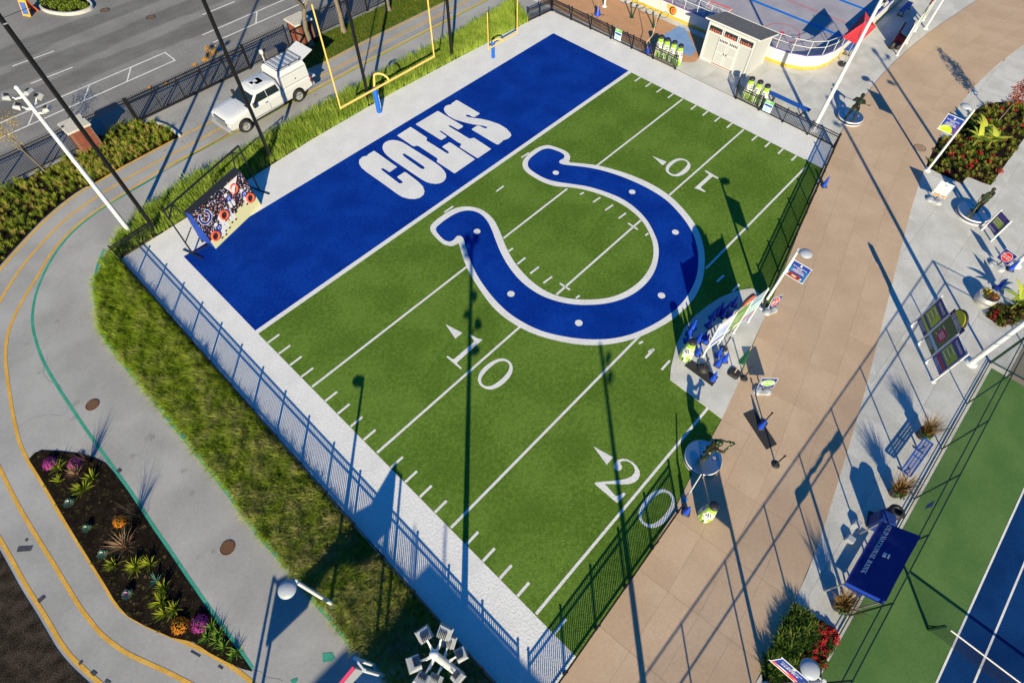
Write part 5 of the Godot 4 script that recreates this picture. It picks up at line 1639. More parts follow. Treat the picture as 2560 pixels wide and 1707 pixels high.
	for q in [[-1.5, 0.1], [-1.7, -0.25]]:
		s = B()
		lathe(s, [[0.0, 0.45], [0.16, 0.43], [0.2, 0.1], [0.18, 0.0]], 12, Vector3(q[0], 0, q[1]))
		obj("ball_bin", s, M["dark"], cart)
func bench(at: Vector3, turn: float, L: float, label: String):
	var t := thing("bench", label, "bench", at, turn)
	for i in 3:
		var s := B()
		cbox(s, Vector3(0, 0.44, -0.14 + i * 0.14), Vector3(L, 0.035, 0.125), 0.008)
		obj("seat_slat", s, mat("bench_blue", lin(0.006, 0.07, 0.36), 0.5), t)
	for x in [-L * 0.38, L * 0.38]:
		var s := B()
		bar(s, Vector3(x, 0.0, -0.2), Vector3(x, 0.42, -0.1), 0.05, 0.05)
		bar(s, Vector3(x, 0.0, 0.2), Vector3(x, 0.42, 0.1), 0.05, 0.05)
		bar(s, Vector3(x, 0.03, -0.24), Vector3(x, 0.03, 0.24), 0.06, 0.05)
		obj("leg", s, M["dark"], t)
func exercise_post(at: Vector3, turn: float, label: String):
	var t := thing("exercise_post", label, "exercise equipment", at, turn)
	var m := M["green_metal"] as Material
	var s := B()
	lathe(s, [[0.0, 0.05], [0.16, 0.04], [0.18, 0.0]], 14)
	obj("base_flange", s, m, t)
	for k in [-1, 1]:
		s = B()
		tube(s, Vector3(0, 0.03, 0.05 * k), Vector3(0, 0.95, 0.26 * k), 0.05, 0.045, 10)
		obj("column", s, m, t)
		s = B()
		sweep(s, [Vector3(0, 0.9, 0.25 * k), Vector3(0.25, 1.0, 0.3 * k), Vector3(0.42, 1.05, 0.55 * k), Vector3(0.3, 1.0, 0.85 * k), Vector3(-0.1, 0.95, 0.8 * k), Vector3(-0.2, 0.9, 0.5 * k), Vector3(0, 0.9, 0.25 * k)], 0.017, 0.017, 6)
		obj("handle_loop", s, m, t)
		s = B()
		box(s, Vector3(0, 0.97, 0.27 * k), Vector3(0.12, 0.1, 0.1))
		obj("hub", s, M["dark"], t)
func shed():
	var t := thing("shed", "white wooden shed with grey shingle lean-to roof and double doors", "shed", Vector3(35.17, 0, 2.55))
	var W := mat("shed_grey", lin(0.47, 0.48, 0.475), 0.8)
	var tr := mat("shed_trim", lin(0.60, 0.61, 0.62), 0.7)
	var D := 2.5
	var L := 3.6
	var s := B()
	prism(s, pw([0, 0, D, 0, D, 1.95, 0, 2.62]), 0.0, L, Basis(Vector3(1, 0, 0), Vector3(0, 0, 1), Vector3(0, 1, 0)))
	obj("wall", s, W, t)
	var rb := Basis(Vector3(0, 0, 1), -atan2(0.72, 2.95))
	s = B()
	var c0 := Vector3(-0.22, 2.74, -0.3)
	var ux := rb * Vector3(1, 0, 0)
	var un := rb * Vector3(0, 1, 0)
	hexa(s, [c0, c0 + ux * 3.05, c0 + ux * 3.05 + Vector3(0, 0, 4.2), c0 + Vector3(0, 0, 4.2), c0 + un * 0.09, c0 + ux * 3.05 + un * 0.09, c0 + ux * 3.05 + un * 0.09 + Vector3(0, 0, 4.2), c0 + un * 0.09 + Vector3(0, 0, 4.2)])
	var rf := obj("roof", s, tr, t)
	var sm := B()
	box(sm, Vector3(0.1, 0.006, 0), Vector3(0.24, 0.012, 0.315), Basis(Vector3(0, 0, 1), 0.03))
	sm.generate_normals()
	var sh := sm.commit()
	for r in 17:
		for k in 13:
			var o := inst("shingle", sh, M["shingle"], rf)
			var zz := 0.16 + k * 0.32 + (0.08 if r % 2 == 0 else -0.02)
			if zz > 4.05: zz = 4.03
			o.transform = Transform3D(rb, c0 + un * (0.093 + 0.0015 * (r % 3)) + ux * (0.02 + r * 0.172) + Vector3(0, 0, zz))
	# trim boards
	for q in [[0.0, 1.3, 0.06, 0.10, 2.6, 0.12], [0.0, 1.3, 3.54, 0.10, 2.6, 0.12], [0.0, 2.0, 1.8, 0.08, 0.09, 3.5], [0.0, 2.5, 1.8, 0.08, 0.16, 3.5], [0.0, 0.08, 1.8, 0.08, 0.16, 3.5], [D, 0.95, 3.57, 0.12, 1.9, 0.1]]:
		s = B()
		box(s, Vector3(q[0] - 0.012 if q[0] < 1 else q[0] + 0.01, q[1], q[2]), Vector3(q[3], q[4], q[5]))
		obj("trim", s, tr, t)
	for k in 3:
		s = B()
		var zc := 0.62 + k * 1.18
		box(s, Vector3(-0.03, 2.24, zc), Vector3(0.05, 0.36, 0.98))
		var w := obj("window", s, G_(), t)
		s = B()
		for q in [[-0.52, 0.4, 0.06], [0.52, 0.4, 0.06]]: box(s, Vector3(-0.045, 2.24, zc + q[0]), Vector3(0.06, q[1], q[2]))
		obj("frame", s, tr, w)
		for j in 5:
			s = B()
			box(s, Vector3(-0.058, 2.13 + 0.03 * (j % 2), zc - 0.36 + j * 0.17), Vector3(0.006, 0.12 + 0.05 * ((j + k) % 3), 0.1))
			obj("painted_reflection", s, mat("reflection_orange", lin(0.5, 0.12, 0.06), 0.6), w)  # orange-red reflections in the glass, painted on as small flat boxes
	for k in 2:
		var z0 := 1.02 + k * 0.78
		s = B()
		box(s, Vector3(-0.03, 0.98, z0 + 0.39), Vector3(0.06, 1.8, 0.75))
		var dr := obj("door", s, tr, t)
		for q in [[0.5, 0.72], [1.22, 0.55]]:
			s = B()
			box(s, Vector3(-0.063, q[0] + 0.03, z0 + 0.39), Vector3(0.008, q[1], 0.56))
			obj("door_panel", s, W, dr)
		for j in 5:
			s = B()
			box(s, Vector3(-0.064, 1.72, z0 + 0.13 + j * 0.13), Vector3(0.012, 0.15, 0.075))
			obj("pane", s, G_(), dr)
		s = B()
		box(s, Vector3(-0.09, 0.95, z0 + (0.68 if k == 0 else 0.1)), Vector3(0.05, 0.12, 0.04))
		obj("handle", s, M["dark"], dr)
	s = B()
	box(s, Vector3(-0.05, 0.09, 1.8), Vector3(0.1, 0.03, 1.6))
	obj("sill", s, mat("sill_red", lin(0.22, 0.02, 0.04), 0.6), t)
func G_() -> Material:
	return M["glass"]

# ---------- signs, cones, dummies, statues, canopy, tennis fence
func sign_art(n: String, a: Color, b: Color, c: Color, sd: int, ball := Color(0, 0, 0, 0)) -> Material:
	var im := Image.create(64, 128, false, Image.FORMAT_RGB8)
	im.fill(a)
	var r := RandomNumberGenerator.new()
	r.seed = sd
	im.fill_rect(Rect2i(4, 34, 56, 52), b)
	for k in 8: im.fill_rect(Rect2i(10, 40 + k * 6, 20 + r.randi() % 24, 2), a if k % 3 else Color(0.95, 0.95, 0.9))
	im.fill_rect(Rect2i(0, 96, 64, 12), c)
	for k in 3: im.fill_rect(Rect2i(6, 112 + k * 5, 30 + r.randi() % 22, 2), Color(0.8, 0.82, 0.9))
	if ball.a > 0.0:
		for y in 128:
			for x in 64:
				if Vector2((x - 34) / 20.0, (y - 62) / 24.0).length() < 1.0: im.set_pixel(x, y, ball)
		for k in 4: im.fill_rect(Rect2i(22, 52 + k * 6, 24, 2), Color(0.95, 0.9, 0.95))
	return printed(n, im, 0.5)
func triple_sign(a: Vector3, b: Vector3, h: float, label: String, head: String, ball: Color, kinds: Array, flip := 1.0) -> Node3D:
	var t := thing("display_sign", label, "sign", (a + b) * 0.5)
	var d := (b - a).normalized()
	var n := d.cross(Vector3.UP).normalized() * flip
	var L := a.distance_to(b)
	var o := -d * L * 0.5
	for k in 4:
		var s := B()
		var p := o + d * (L * k / 3.0)
		tube(s, p, p + Vector3(0, h, 0), 0.045, 0.045, 10)
		obj("post", s, M["white_steel"], t)
		s = B()
		lathe(s, [[0.0, 0.04], [0.1, 0.03], [0.12, 0.0]], 12, p)
		obj("base_cover", s, M["white_steel"], t)
	for k in 3:
		var p0 := o + d * (L * k / 3.0 + 0.06)
		var p1 := o + d * (L * (k + 1) / 3.0 - 0.06)
		var y1 := h - 0.08 + (0.1 if k == 1 else 0.0)
		var s := B()
		box(s, (p0 + p1) * 0.5 + Vector3(0, (0.5 + y1) * 0.5, 0), Vector3(L / 3.0 - 0.12, y1 - 0.5, 0.03), Basis(d, Vector3.UP, d.cross(Vector3.UP)))
		var pn := obj("panel", s, M["white_plastic"], t)
		s = B()
		var f := n * 0.02
		var q0 := p0 if flip > 0 else p1
		var q1 := p1 if flip > 0 else p0
		quv(s, q0 + f + Vector3(0, y1 - 0.02, 0), q1 + f + Vector3(0, y1 - 0.02, 0), q1 + f + Vector3(0, 0.53, 0), q0 + f + Vector3(0, 0.53, 0))
		obj("print", s, kinds[k], pn)
		var bb := face(d * flip, Vector3.UP)
		var c := (p0 + p1) * 0.5 + n * 0.026
		words(head, 0.2 if k != 1 else 0.27, M["white_plastic"], pn, c + Vector3(0, y1 - (0.22 if k != 1 else -0.06), 0), bb)
		if k == 1:
			s = B()
			box(s, (p0 + p1) * 0.5 + Vector3(0, y1 + 0.08, 0), Vector3(L / 3.0 + 0.12, 0.42, 0.036), Basis(d, Vector3.UP, d.cross(Vector3.UP)))
			obj("header", s, M["navy"], t)
			words("THE LEGENDS OF", 0.1, M["white_plastic"], pn, c + Vector3(0, y1 + 0.2, 0), bb)
			s = B()
			var ring_ := PackedVector2Array()
			for i in 25: ring_.append(Vector2(cos(PI * i / 24.0), sin(PI * i / 24.0)) * 0.45)
			prism(s, ring_, -0.1, 0.0, Basis(d, n, Vector3.UP), (p0 + p1) * 0.5 + Vector3(0, y1 + 0.29, 0) + n * 0.05)
			obj("crest_back", s, M["dark"], t)
			s = B()
			ring_ = PackedVector2Array()
			for i in 25: ring_.append(Vector2(cos(PI * i / 24.0), sin(PI * i / 24.0)) * 0.4)
			prism(s, ring_, 0.0, 0.02, Basis(d, n, Vector3.UP), (p0 + p1) * 0.5 + Vector3(0, y1 + 0.3, 0) + n * 0.055)
			obj("crest", s, mat("crest" + head, ball, 0.6), t)
	return t
func base_sign(at: Vector3, dirv: Vector3, w: float, y0: float, y1: float, lean: float, kind: int, label: String):
	var t := thing("a_board_sign", label, "sign", at)
	var d := dirv.normalized()
	var n := d.cross(Vector3.UP).normalized()
	if n.dot(CP - at) < 0: n = -n
	var rt := Vector3.UP.cross(n)
	var s := B()
	# water-filled moulded foot
	var pr := [[0.0, 0.16], [0.12, 0.15], [0.2, 0.09], [0.22, 0.0]]
	for k in [-1, 1]:
		lathe(s, pr, 12, rt * (0.22 * k))
	box(s, Vector3(0, 0.07, 0), Vector3(0.44, 0.14, 0.36), Basis(rt, Vector3.UP, rt.cross(Vector3.UP)))
	obj("foot", s, M["grey_plastic"], t)
	s = B()
	bar(s, Vector3(0, 0.1, 0), Vector3(0, y0 + 0.05, 0), 0.05, 0.05)
	obj("stem", s, M["dark"], t)
	var up := (Vector3.UP - n * lean).normalized()
	var L := y1 - y0
	var c := Vector3(0, y0, 0) + up * L * 0.5
	s = B()
	box(s, c, Vector3(w, L, 0.03), Basis(rt, up, rt.cross(up)))
	obj("panel", s, M["white_plastic"], t)
	var f := rt.cross(up).normalized()
	var im := Image.create(96, 96, false, Image.FORMAT_RGB8)
	var bg: Color = [lin(0.01, 0.02, 0.2), lin(0.01, 0.02, 0.2), Color(0.92, 0.92, 0.9)][kind]
	im.fill(bg)
	for y in 96:
		for x in 96:
			var u := Vector2((x - 48) / 48.0, (y - 48) / 48.0)
			if kind == 0:
				var oc := maxf(maxf(absf(u.x), absf(u.y)), (absf(u.x) + absf(u.y)) * 0.7071)
				if oc < 0.8: im.set_pixel(x, y, Color(0.92, 0.92, 0.93))
				if oc < 0.74: im.set_pixel(x, y, Color(0.82, 0.1, 0.15))
			elif kind == 1:
				var e := Vector2(u.x / 0.86, u.y / 0.62).length()
				if e < 1.06: im.set_pixel(x, y, Color(0.95, 0.97, 0.93))
				if e < 1.0: im.set_pixel(x, y, Color(0.50, 0.80, 0.32))
			else:
				if u.x > 0.9 or u.x < -0.95: im.set_pixel(x, y, Color(0.15, 0.18, 0.2))
				if u.y > 0.62: im.set_pixel(x, y, [Color(0.9, 0.4, 0.15), Color(0.95, 0.8, 0.6), Color(0.2, 0.4, 0.7), Color(0.9, 0.6, 0.2)][(x / 13 + y / 9) % 4])
	if kind == 2:
		for k in 7: im.fill_rect(Rect2i(20, 26 + k * 6, 40 + (k * 13) % 20, 2), Color(0.5, 0.5, 0.5))
		im.fill_rect(Rect2i(38, 10, 20, 8), Color(0.4, 0.4, 0.4))
	s = B()
	var hw := rt * (w * 0.5 - 0.015)
	var hh := up * (L * 0.5 - 0.015)
	quv(s, c + f * 0.02 - hw + hh, c + f * 0.02 + hw + hh, c + f * 0.02 + hw - hh, c + f * 0.02 - hw - hh)
	obj("print", s, M["sign_print%d" % kind] if M.has("sign_print%d" % kind) else printed("sign_print%d" % kind, im, 0.5), t)
	var bb := Basis(rt, up, f)
	if kind == 0:
		words("DO NOT", 0.12, M["white_plastic"], t, c + f * 0.026 + up * 0.06, bb)
		words("ENTER", 0.12, M["white_plastic"], t, c + f * 0.026 - up * 0.07, bb)
	elif kind == 1: words("ENTER", 0.17, M["white_plastic"], t, c + f * 0.026, bb)
func dummy_mesh_thing(at: Vector3, label: String, turn := 0.0) -> Node3D:
	var t := thing("tackling_dummy", label, "dummy", at, turn, "green tackling dummies")
	var im := Image.create(128, 128, false, Image.FORMAT_RGB8)
	im.fill(Color(0.60, 0.76, 0.26))
	var r := RandomNumberGenerator.new()
	r.seed = 9
	for y in 128:
		for x in 128:
			var u := x / 128.0
			var v := y / 128.0
			for c in [0.08, 0.33, 0.58, 0.83]:
				var e := Vector2((u - c) / 0.12, (v - 0.40) / 0.22)
				if e.length() < 1.0 + 0.2 * sin(e.angle() * 5.0): im.set_pixel(x, y, Color(0.93, 0.94, 0.93))
				var e2 := Vector2((u - c) / 0.075, (v - 0.36) / 0.12)
				if e2.length() < 1.0 and sin(e2.x * 9.0 + e2.y * 3.0) + sin(e2.y * 8.0) > -0.3: im.set_pixel(x, y, Color(0.10, 0.10, 0.32))
			if v > 0.6 and sin(u * TAU * 5.0 + sin(v * 9.0) * 1.5) > 0.1: im.set_pixel(x, y, Color(0.92, 0.95, 0.88))
			if v > 0.72 and sin(u * TAU * 6.0 + 1.0) > 0.7: im.set_pixel(x, y, Color(0.12, 0.4, 0.12))
			if v > 0.955: im.set_pixel(x, y, Color(0.1, 0.16, 0.1))
	var s := B()
	lathe(s, [[0.0, 0.0], [0.25, 0.0], [0.30, 0.06], [0.31, 0.2], [0.295, 0.5], [0.26, 0.8], [0.21, 1.05], [0.185, 1.22], [0.18, 1.3]], 20)
	obj("body", s, printed("dummy_print", im, 0.45), t)
	s = B()
	lathe(s, [[0.185, 1.29], [0.195, 1.33], [0.19, 1.40], [0.15, 1.44], [0.0, 1.45]], 20)
	obj("top_cap", s, mat("dummy_black", lin(0.02, 0.022, 0.03), 0.5), t)
	return t
func cone_proto(at: Vector3, label: String) -> Node3D:
	var t := thing("traffic_cone", label, "cone", at, 0.0, "blue traffic cones")
	var s := B()
	lathe(s, [[0.145, 0.03], [0.13, 0.06], [0.035, 0.66], [0.028, 0.70], [0.0, 0.70]], 14)
	obj("cone", s, M["cone_blue"], t)
	s = B()
	cbox(s, Vector3(0, 0.018, 0), Vector3(0.36, 0.036, 0.36), 0.05)
	obj("foot", s, M["dark"], t)
	return t
func stanchion(a: Vector3, label: String, h := 0.95):
	var t := thing("stanchion", label, "stanchion", a)
	var s := B()
	lathe(s, [[0.0, 0.06], [0.06, 0.055], [0.17, 0.03], [0.18, 0.0]], 18)
	obj("base", s, M["dark"], t)
	s = B()
	tube(s, Vector3(0, 0.04, 0), Vector3(0, h, 0), 0.03, 0.03, 10)
	obj("post", s, M["dark"], t)
	s = B()
	tube(s, Vector3(0, h - 0.02, 0), Vector3(0, h + 0.08, 0), 0.04, 0.04, 10)
	obj("belt_head", s, M["dark"], t)
func mat_slab(k: String, a: Array, h: float, label: String, called: String, cat: String):
	var p := pv(k, a)
	var c := Vector2.ZERO
	for v in p: c += v / p.size()
	for i in p.size(): p[i] -= c
	var s := B()
	prism(s, p, 0.026, 0.026 + h)
	var o := obj(called, s, mat("mat_black", lin(0.022, 0.022, 0.024), 0.8))
	o.position = Vector3(c.x, 0.007, c.y)
	tag(o, label, cat)
# ---- one continuous figure from tapered bones, meshed as surface nets
func figure(bones: Array, cell: float, k := 0.035) -> Mesh:
	var lo := Vector3(9, 9, 9)
	var hi := Vector3(-9, -9, -9)
	for b in bones:
		for e in [[b[0], b[2]], [b[1], b[3]]]:
			lo = lo.min(e[0] - Vector3.ONE * (e[1] + 0.06)); hi = hi.max(e[0] + Vector3.ONE * (e[1] + 0.06))
	var nx := int((hi.x - lo.x) / cell) + 2
	var ny := int((hi.y - lo.y) / cell) + 2
	var nz := int((hi.z - lo.z) / cell) + 2
	var v := PackedFloat32Array()
	v.resize(nx * ny * nz)
	v.fill(1.0)
	for b in bones:
		var A: Vector3 = b[0]
		var Bq: Vector3 = b[1]
		var r: float = maxf(b[2], b[3]) + 0.06
		var mn := ((A.min(Bq) - Vector3.ONE * r - lo) / cell).floor()
		var mx := ((A.max(Bq) + Vector3.ONE * r - lo) / cell).ceil()
		var ab := Bq - A
		var l2 := maxf(ab.length_squared(), 1e-8)
		for z in range(maxi(0, int(mn.z)), mini(nz - 1, int(mx.z)) + 1):
			for y in range(maxi(0, int(mn.y)), mini(ny - 1, int(mx.y)) + 1):
				for x in range(maxi(0, int(mn.x)), mini(nx - 1, int(mx.x)) + 1):
					var p := lo + Vector3(x, y, z) * cell
					var t := clampf((p - A).dot(ab) / l2, 0.0, 1.0)
					var d := (p - A - ab * t).length() - lerpf(b[2], b[3], t)
					var i := (z * ny + y) * nx + x
					var w := v[i]
					var h := maxf(k - absf(w - d), 0.0) / k
					v[i] = minf(w, d) - h * h * k * 0.25
	var st := B()
	st.set_smooth_group(0)
	var vid := {}
	var pos := []
	var off8 := [0, 1, nx, nx + 1, nx * ny, nx * ny + 1, nx * ny + nx, nx * ny + nx + 1]
	for z in nz - 1:
		for y in ny - 1:
			for x in nx - 1:
				var i := (z * ny + y) * nx + x
				var neg := 0
				for o in off8: if v[i + o] < 0.0: neg += 1
				if neg == 0 or neg == 8: continue
				var c := Vector3.ZERO
				var n := 0
				for e in [[0, 1], [2, 3], [4, 5], [6, 7], [0, 2], [1, 3], [4, 6], [5, 7], [0, 4], [1, 5], [2, 6], [3, 7]]:
					var f0 := v[i + off8[e[0]]]
					var f1 := v[i + off8[e[1]]]
					if (f0 < 0.0) != (f1 < 0.0):
						var t := f0 / (f0 - f1)
						var a := Vector3(e[0] & 1, (e[0] >> 1) & 1, e[0] >> 2)
						var b2 := Vector3(e[1] & 1, (e[1] >> 1) & 1, e[1] >> 2)
						c += a.lerp(b2, t); n += 1
				vid[i] = pos.size()
				pos.append(lo + (Vector3(x, y, z) + c / n) * cell)
	var q := func(a: int, b: int, c: int, d: int):
		if vid.has(a) and vid.has(b) and vid.has(c) and vid.has(d):
			for m in [a, b, c, a, c, d]: st.add_vertex(pos[vid[m]])
	var sy := nx
	var sz := nx * ny
	for i in vid:
		if (v[i] < 0.0) != (v[i + 1] < 0.0): q.call(i, i - sy, i - sy - sz, i - sz)
		if (v[i] < 0.0) != (v[i + sy] < 0.0): q.call(i, i - sz, i - sz - 1, i - 1)
		if (v[i] < 0.0) != (v[i + sz] < 0.0): q.call(i, i - 1, i - 1 - sy, i - sy)
	st.generate_normals()
	return st.commit()
func limb(a: Vector3, b: Vector3, c: Vector3, r0: float, r1: float, r2: float) -> Array:
	return [[a, b, r0, r1], [b, c, r1, r2]]
func hand(w: Vector3, d: Vector3, sidev: Vector3) -> Array:
	var o := [[w, w + d * 0.07, 0.03, 0.032]]
	for i in 4:
		var b := w + d * 0.07 + sidev * (0.02 * (i - 1.5))
		o.append([b, b + d * (0.05 - 0.006 * absf(i - 1.5)), 0.011, 0.009])
	o.append([w + d * 0.02, w + d * 0.06 + sidev * 0.055, 0.013, 0.01])
	return o
func statue(at: Vector3, turn: float, pose: int, r: float, ph: float, label: String):
	var pl := thing("statue_plinth", "round silver plinth carrying the " + label, "plinth", at)
	var s := B()
	lathe(s, [[r, 0.0], [r * 1.01, ph - 0.02], [r * 0.985, ph]], 40)
	obj("drum", s, mat("plinth_side", lin(0.66, 0.66, 0.66), 0.4), pl)
	s = B()
	lathe(s, [[0.0, ph], [r * 0.985, ph]], 40)
	obj("top_plate", s, mat("brushed_steel", lin(0.50, 0.52, 0.55), 0.28, 0.95), pl)
	s = B()
	lathe(s, [[r * 1.015, ph * 0.35], [r * 1.018, ph * 0.72]], 40)
	obj("name_band", s, mat("band_navy", lin(0.015, 0.02, 0.09), 0.5), pl)
	s = B()
	box(s, Vector3(r * 0.35, ph + 0.006, r * 0.45), Vector3(0.24, 0.008, 0.2), Basis(Vector3.UP, 0.8))
	obj("plaque", s, M["navy"], pl)
	s = B()
	for j in 5: box(s, Vector3(r * 0.35, ph + 0.012, r * 0.45) + Vector3(0, 0, -0.06 + j * 0.03).rotated(Vector3.UP, 0.8), Vector3(0.15, 0.004, 0.01), Basis(Vector3.UP, 0.8))
	obj("plaque_lettering", s, M["white_plastic"], pl)
	var t := thing("statue", label, "statue", at + Vector3(0, ph, 0), turn)
	var b := []
	if pose == 0:      # catching: +x is where he faces, one knee lifted, arms reaching
		var hip := Vector3(0, 0.78, 0)
		var ch := Vector3(0.12, 1.16, 0)
		var nk := Vector3(0.18, 1.34, 0)
		b += [[hip, ch, 0.135, 0.17], [ch, nk, 0.15, 0.07], [ch + Vector3(0, 0.06, -0.15), ch + Vector3(0, 0.06, 0.15), 0.1, 0.1]]
		b += [[nk + Vector3(0.03, 0.12, 0), nk + Vector3(0.05, 0.16, 0), 0.125, 0.125], [nk + Vector3(0.13, 0.07, 0), nk + Vector3(0.15, 0.1, 0), 0.05, 0.05]]
		b += limb(Vector3(0, 0.76, 0.1), Vector3(0.0, 0.42, 0.12), Vector3(-0.12, 0.06, 0.12), 0.11, 0.08, 0.05)
		b += [[Vector3(-0.14, 0.04, 0.12), Vector3(0.06, 0.035, 0.12), 0.045, 0.04]]
		b += limb(Vector3(0, 0.76, -0.1), Vector3(0.24, 0.55, -0.12), Vector3(-0.02, 0.22, -0.14), 0.11, 0.08, 0.05)
		b += [[Vector3(-0.04, 0.2, -0.14), Vector3(0.08, 0.1, -0.14), 0.045, 0.04]]
		for k in [-1, 1]:
			b += limb(ch + Vector3(0.02, 0.08, 0.22 * k), Vector3(0.42, 1.18, 0.25 * k), Vector3(0.62, 1.34, 0.11 * k), 0.075, 0.055, 0.038)
			b += hand(Vector3(0.62, 1.34, 0.11 * k), Vector3(0.75, 0.6, -0.2 * k).normalized(), Vector3(0.3, -0.3, -0.6 * k).normalized())
	elif pose == 1:    # skating crouch with a stick
		var hip := Vector3(-0.12, 0.72, 0)
		var ch := Vector3(0.22, 0.98, 0)
		var nk := Vector3(0.36, 1.10, 0)
		b += [[hip, ch, 0.15, 0.18], [ch, nk, 0.15, 0.08], [ch + Vector3(0, 0.03, -0.17), ch + Vector3(0, 0.03, 0.17), 0.11, 0.11]]
		b += [[nk + Vector3(0.07, 0.1, 0), nk + Vector3(0.1, 0.13, 0), 0.12, 0.115], [nk + Vector3(0.19, 0.07, 0), nk + Vector3(0.2, 0.1, 0), 0.045, 0.045]]
		b += limb(Vector3(-0.1, 0.7, 0.11), Vector3(0.16, 0.46, 0.17), Vector3(0.04, 0.07, 0.2), 0.12, 0.09, 0.06)
		b += [[Vector3(0.0, 0.05, 0.2), Vector3(0.2, 0.04, 0.22), 0.05, 0.045]]
		b += limb(Vector3(-0.1, 0.7, -0.11), Vector3(-0.22, 0.4, -0.16), Vector3(-0.5, 0.1, -0.22), 0.12, 0.09, 0.06)
		b += [[Vector3(-0.54, 0.08, -0.22), Vector3(-0.36, 0.05, -0.26), 0.05, 0.045]]
		b += limb(ch + Vector3(0.02, 0.04, 0.24), Vector3(0.45, 0.78, 0.33), Vector3(0.62, 0.62, 0.16), 0.085, 0.065, 0.05)
		b += limb(ch + Vector3(0.02, 0.04, -0.24), Vector3(0.3, 0.84, -0.34), Vector3(0.42, 0.86, -0.1), 0.085, 0.065, 0.05)
		b += hand(Vector3(0.62, 0.62, 0.16), Vector3(0.4, -0.6, -0.3).normalized(), Vector3(0.5, 0.5, 0.4).normalized())
		b += hand(Vector3(0.42, 0.86, -0.1), Vector3(0.5, -0.2, 0.6).normalized(), Vector3(0.2, 0.8, 0.2).normalized())
	else:              # standing with a racket held low
		var hip := Vector3(0, 0.82, 0)
		var ch := Vector3(0.03, 1.2, 0)
		var nk := Vector3(0.04, 1.4, 0)
		b += [[hip, ch, 0.14, 0.17], [ch, nk, 0.14, 0.06], [ch + Vector3(0, 0.08, -0.15), ch + Vector3(0, 0.08, 0.15), 0.09, 0.09]]
		b += [[nk + Vector3(0.01, 0.11, 0), nk + Vector3(0.02, 0.16, 0), 0.095, 0.1], [nk + Vector3(0.1, 0.1, 0), nk + Vector3(0.11, 0.11, 0), 0.022, 0.02]]
		for k in [-1, 1]:
			b += limb(Vector3(0, 0.8, 0.1 * k), Vector3(0.03, 0.44, 0.12 * k), Vector3(-0.02, 0.07, 0.13 * k), 0.105, 0.075, 0.05)
			b += [[Vector3(-0.04, 0.04, 0.13 * k), Vector3(0.16, 0.035, 0.15 * k), 0.045, 0.04]]
			b += limb(ch + Vector3(0, 0.08, 0.21 * k), Vector3(0.04, 0.98, 0.27 * k), Vector3(0.26, 0.94, 0.1 * k), 0.07, 0.055, 0.038)
			b += hand(Vector3(0.26, 0.94, 0.1 * k), Vector3(0.5, -0.1, -0.5 * k).normalized(), Vector3(0, 1, 0))
	inst("body", figure(b, 0.021), M["bronze"], t)
	s = B()
	if pose == 0:
		lathe(s, [[0.0, -0.14], [0.05, -0.1], [0.085, 0.0], [0.05, 0.1], [0.0, 0.14]], 12, Vector3(0.76, 1.43, 0), 0, 1, Basis(Vector3(0, 0, 1), 1.1))
		obj("football", s, M["bronze"], t)
		s = B()
		for z in [-0.04, 0.04]: bar(s, Vector3(0.34, 1.40, z), Vector3(0.36, 1.46, z * 1.6), 0.012, 0.012)
		obj("face_guard", s, M["bronze"], t)
	elif pose == 1:
		tube(s, Vector3(0.3, 0.9, -0.22), Vector3(1.0, 0.42, 0.62), 0.018, 0.018, 6)
		bar(s, Vector3(1.0, 0.42, 0.62), Vector3(1.2, 0.36, 0.7), 0.03, 0.07)
		obj("hockey_stick", s, M["bronze"], t)
	else:
		tube(s, Vector3(0.3, 0.92, 0), Vector3(0.3, 0.5, 0.02), 0.02, 0.016, 8)
		for i in 14:
			var a := TAU * i / 14
			var a2 := TAU * (i + 1) / 14
			bar(s, Vector3(0.3, 0.3 + sin(a) * 0.18, 0.02 + cos(a) * 0.13), Vector3(0.3, 0.3 + sin(a2) * 0.18, 0.02 + cos(a2) * 0.13), 0.018, 0.018)
		obj("racket", s, M["bronze"], t)
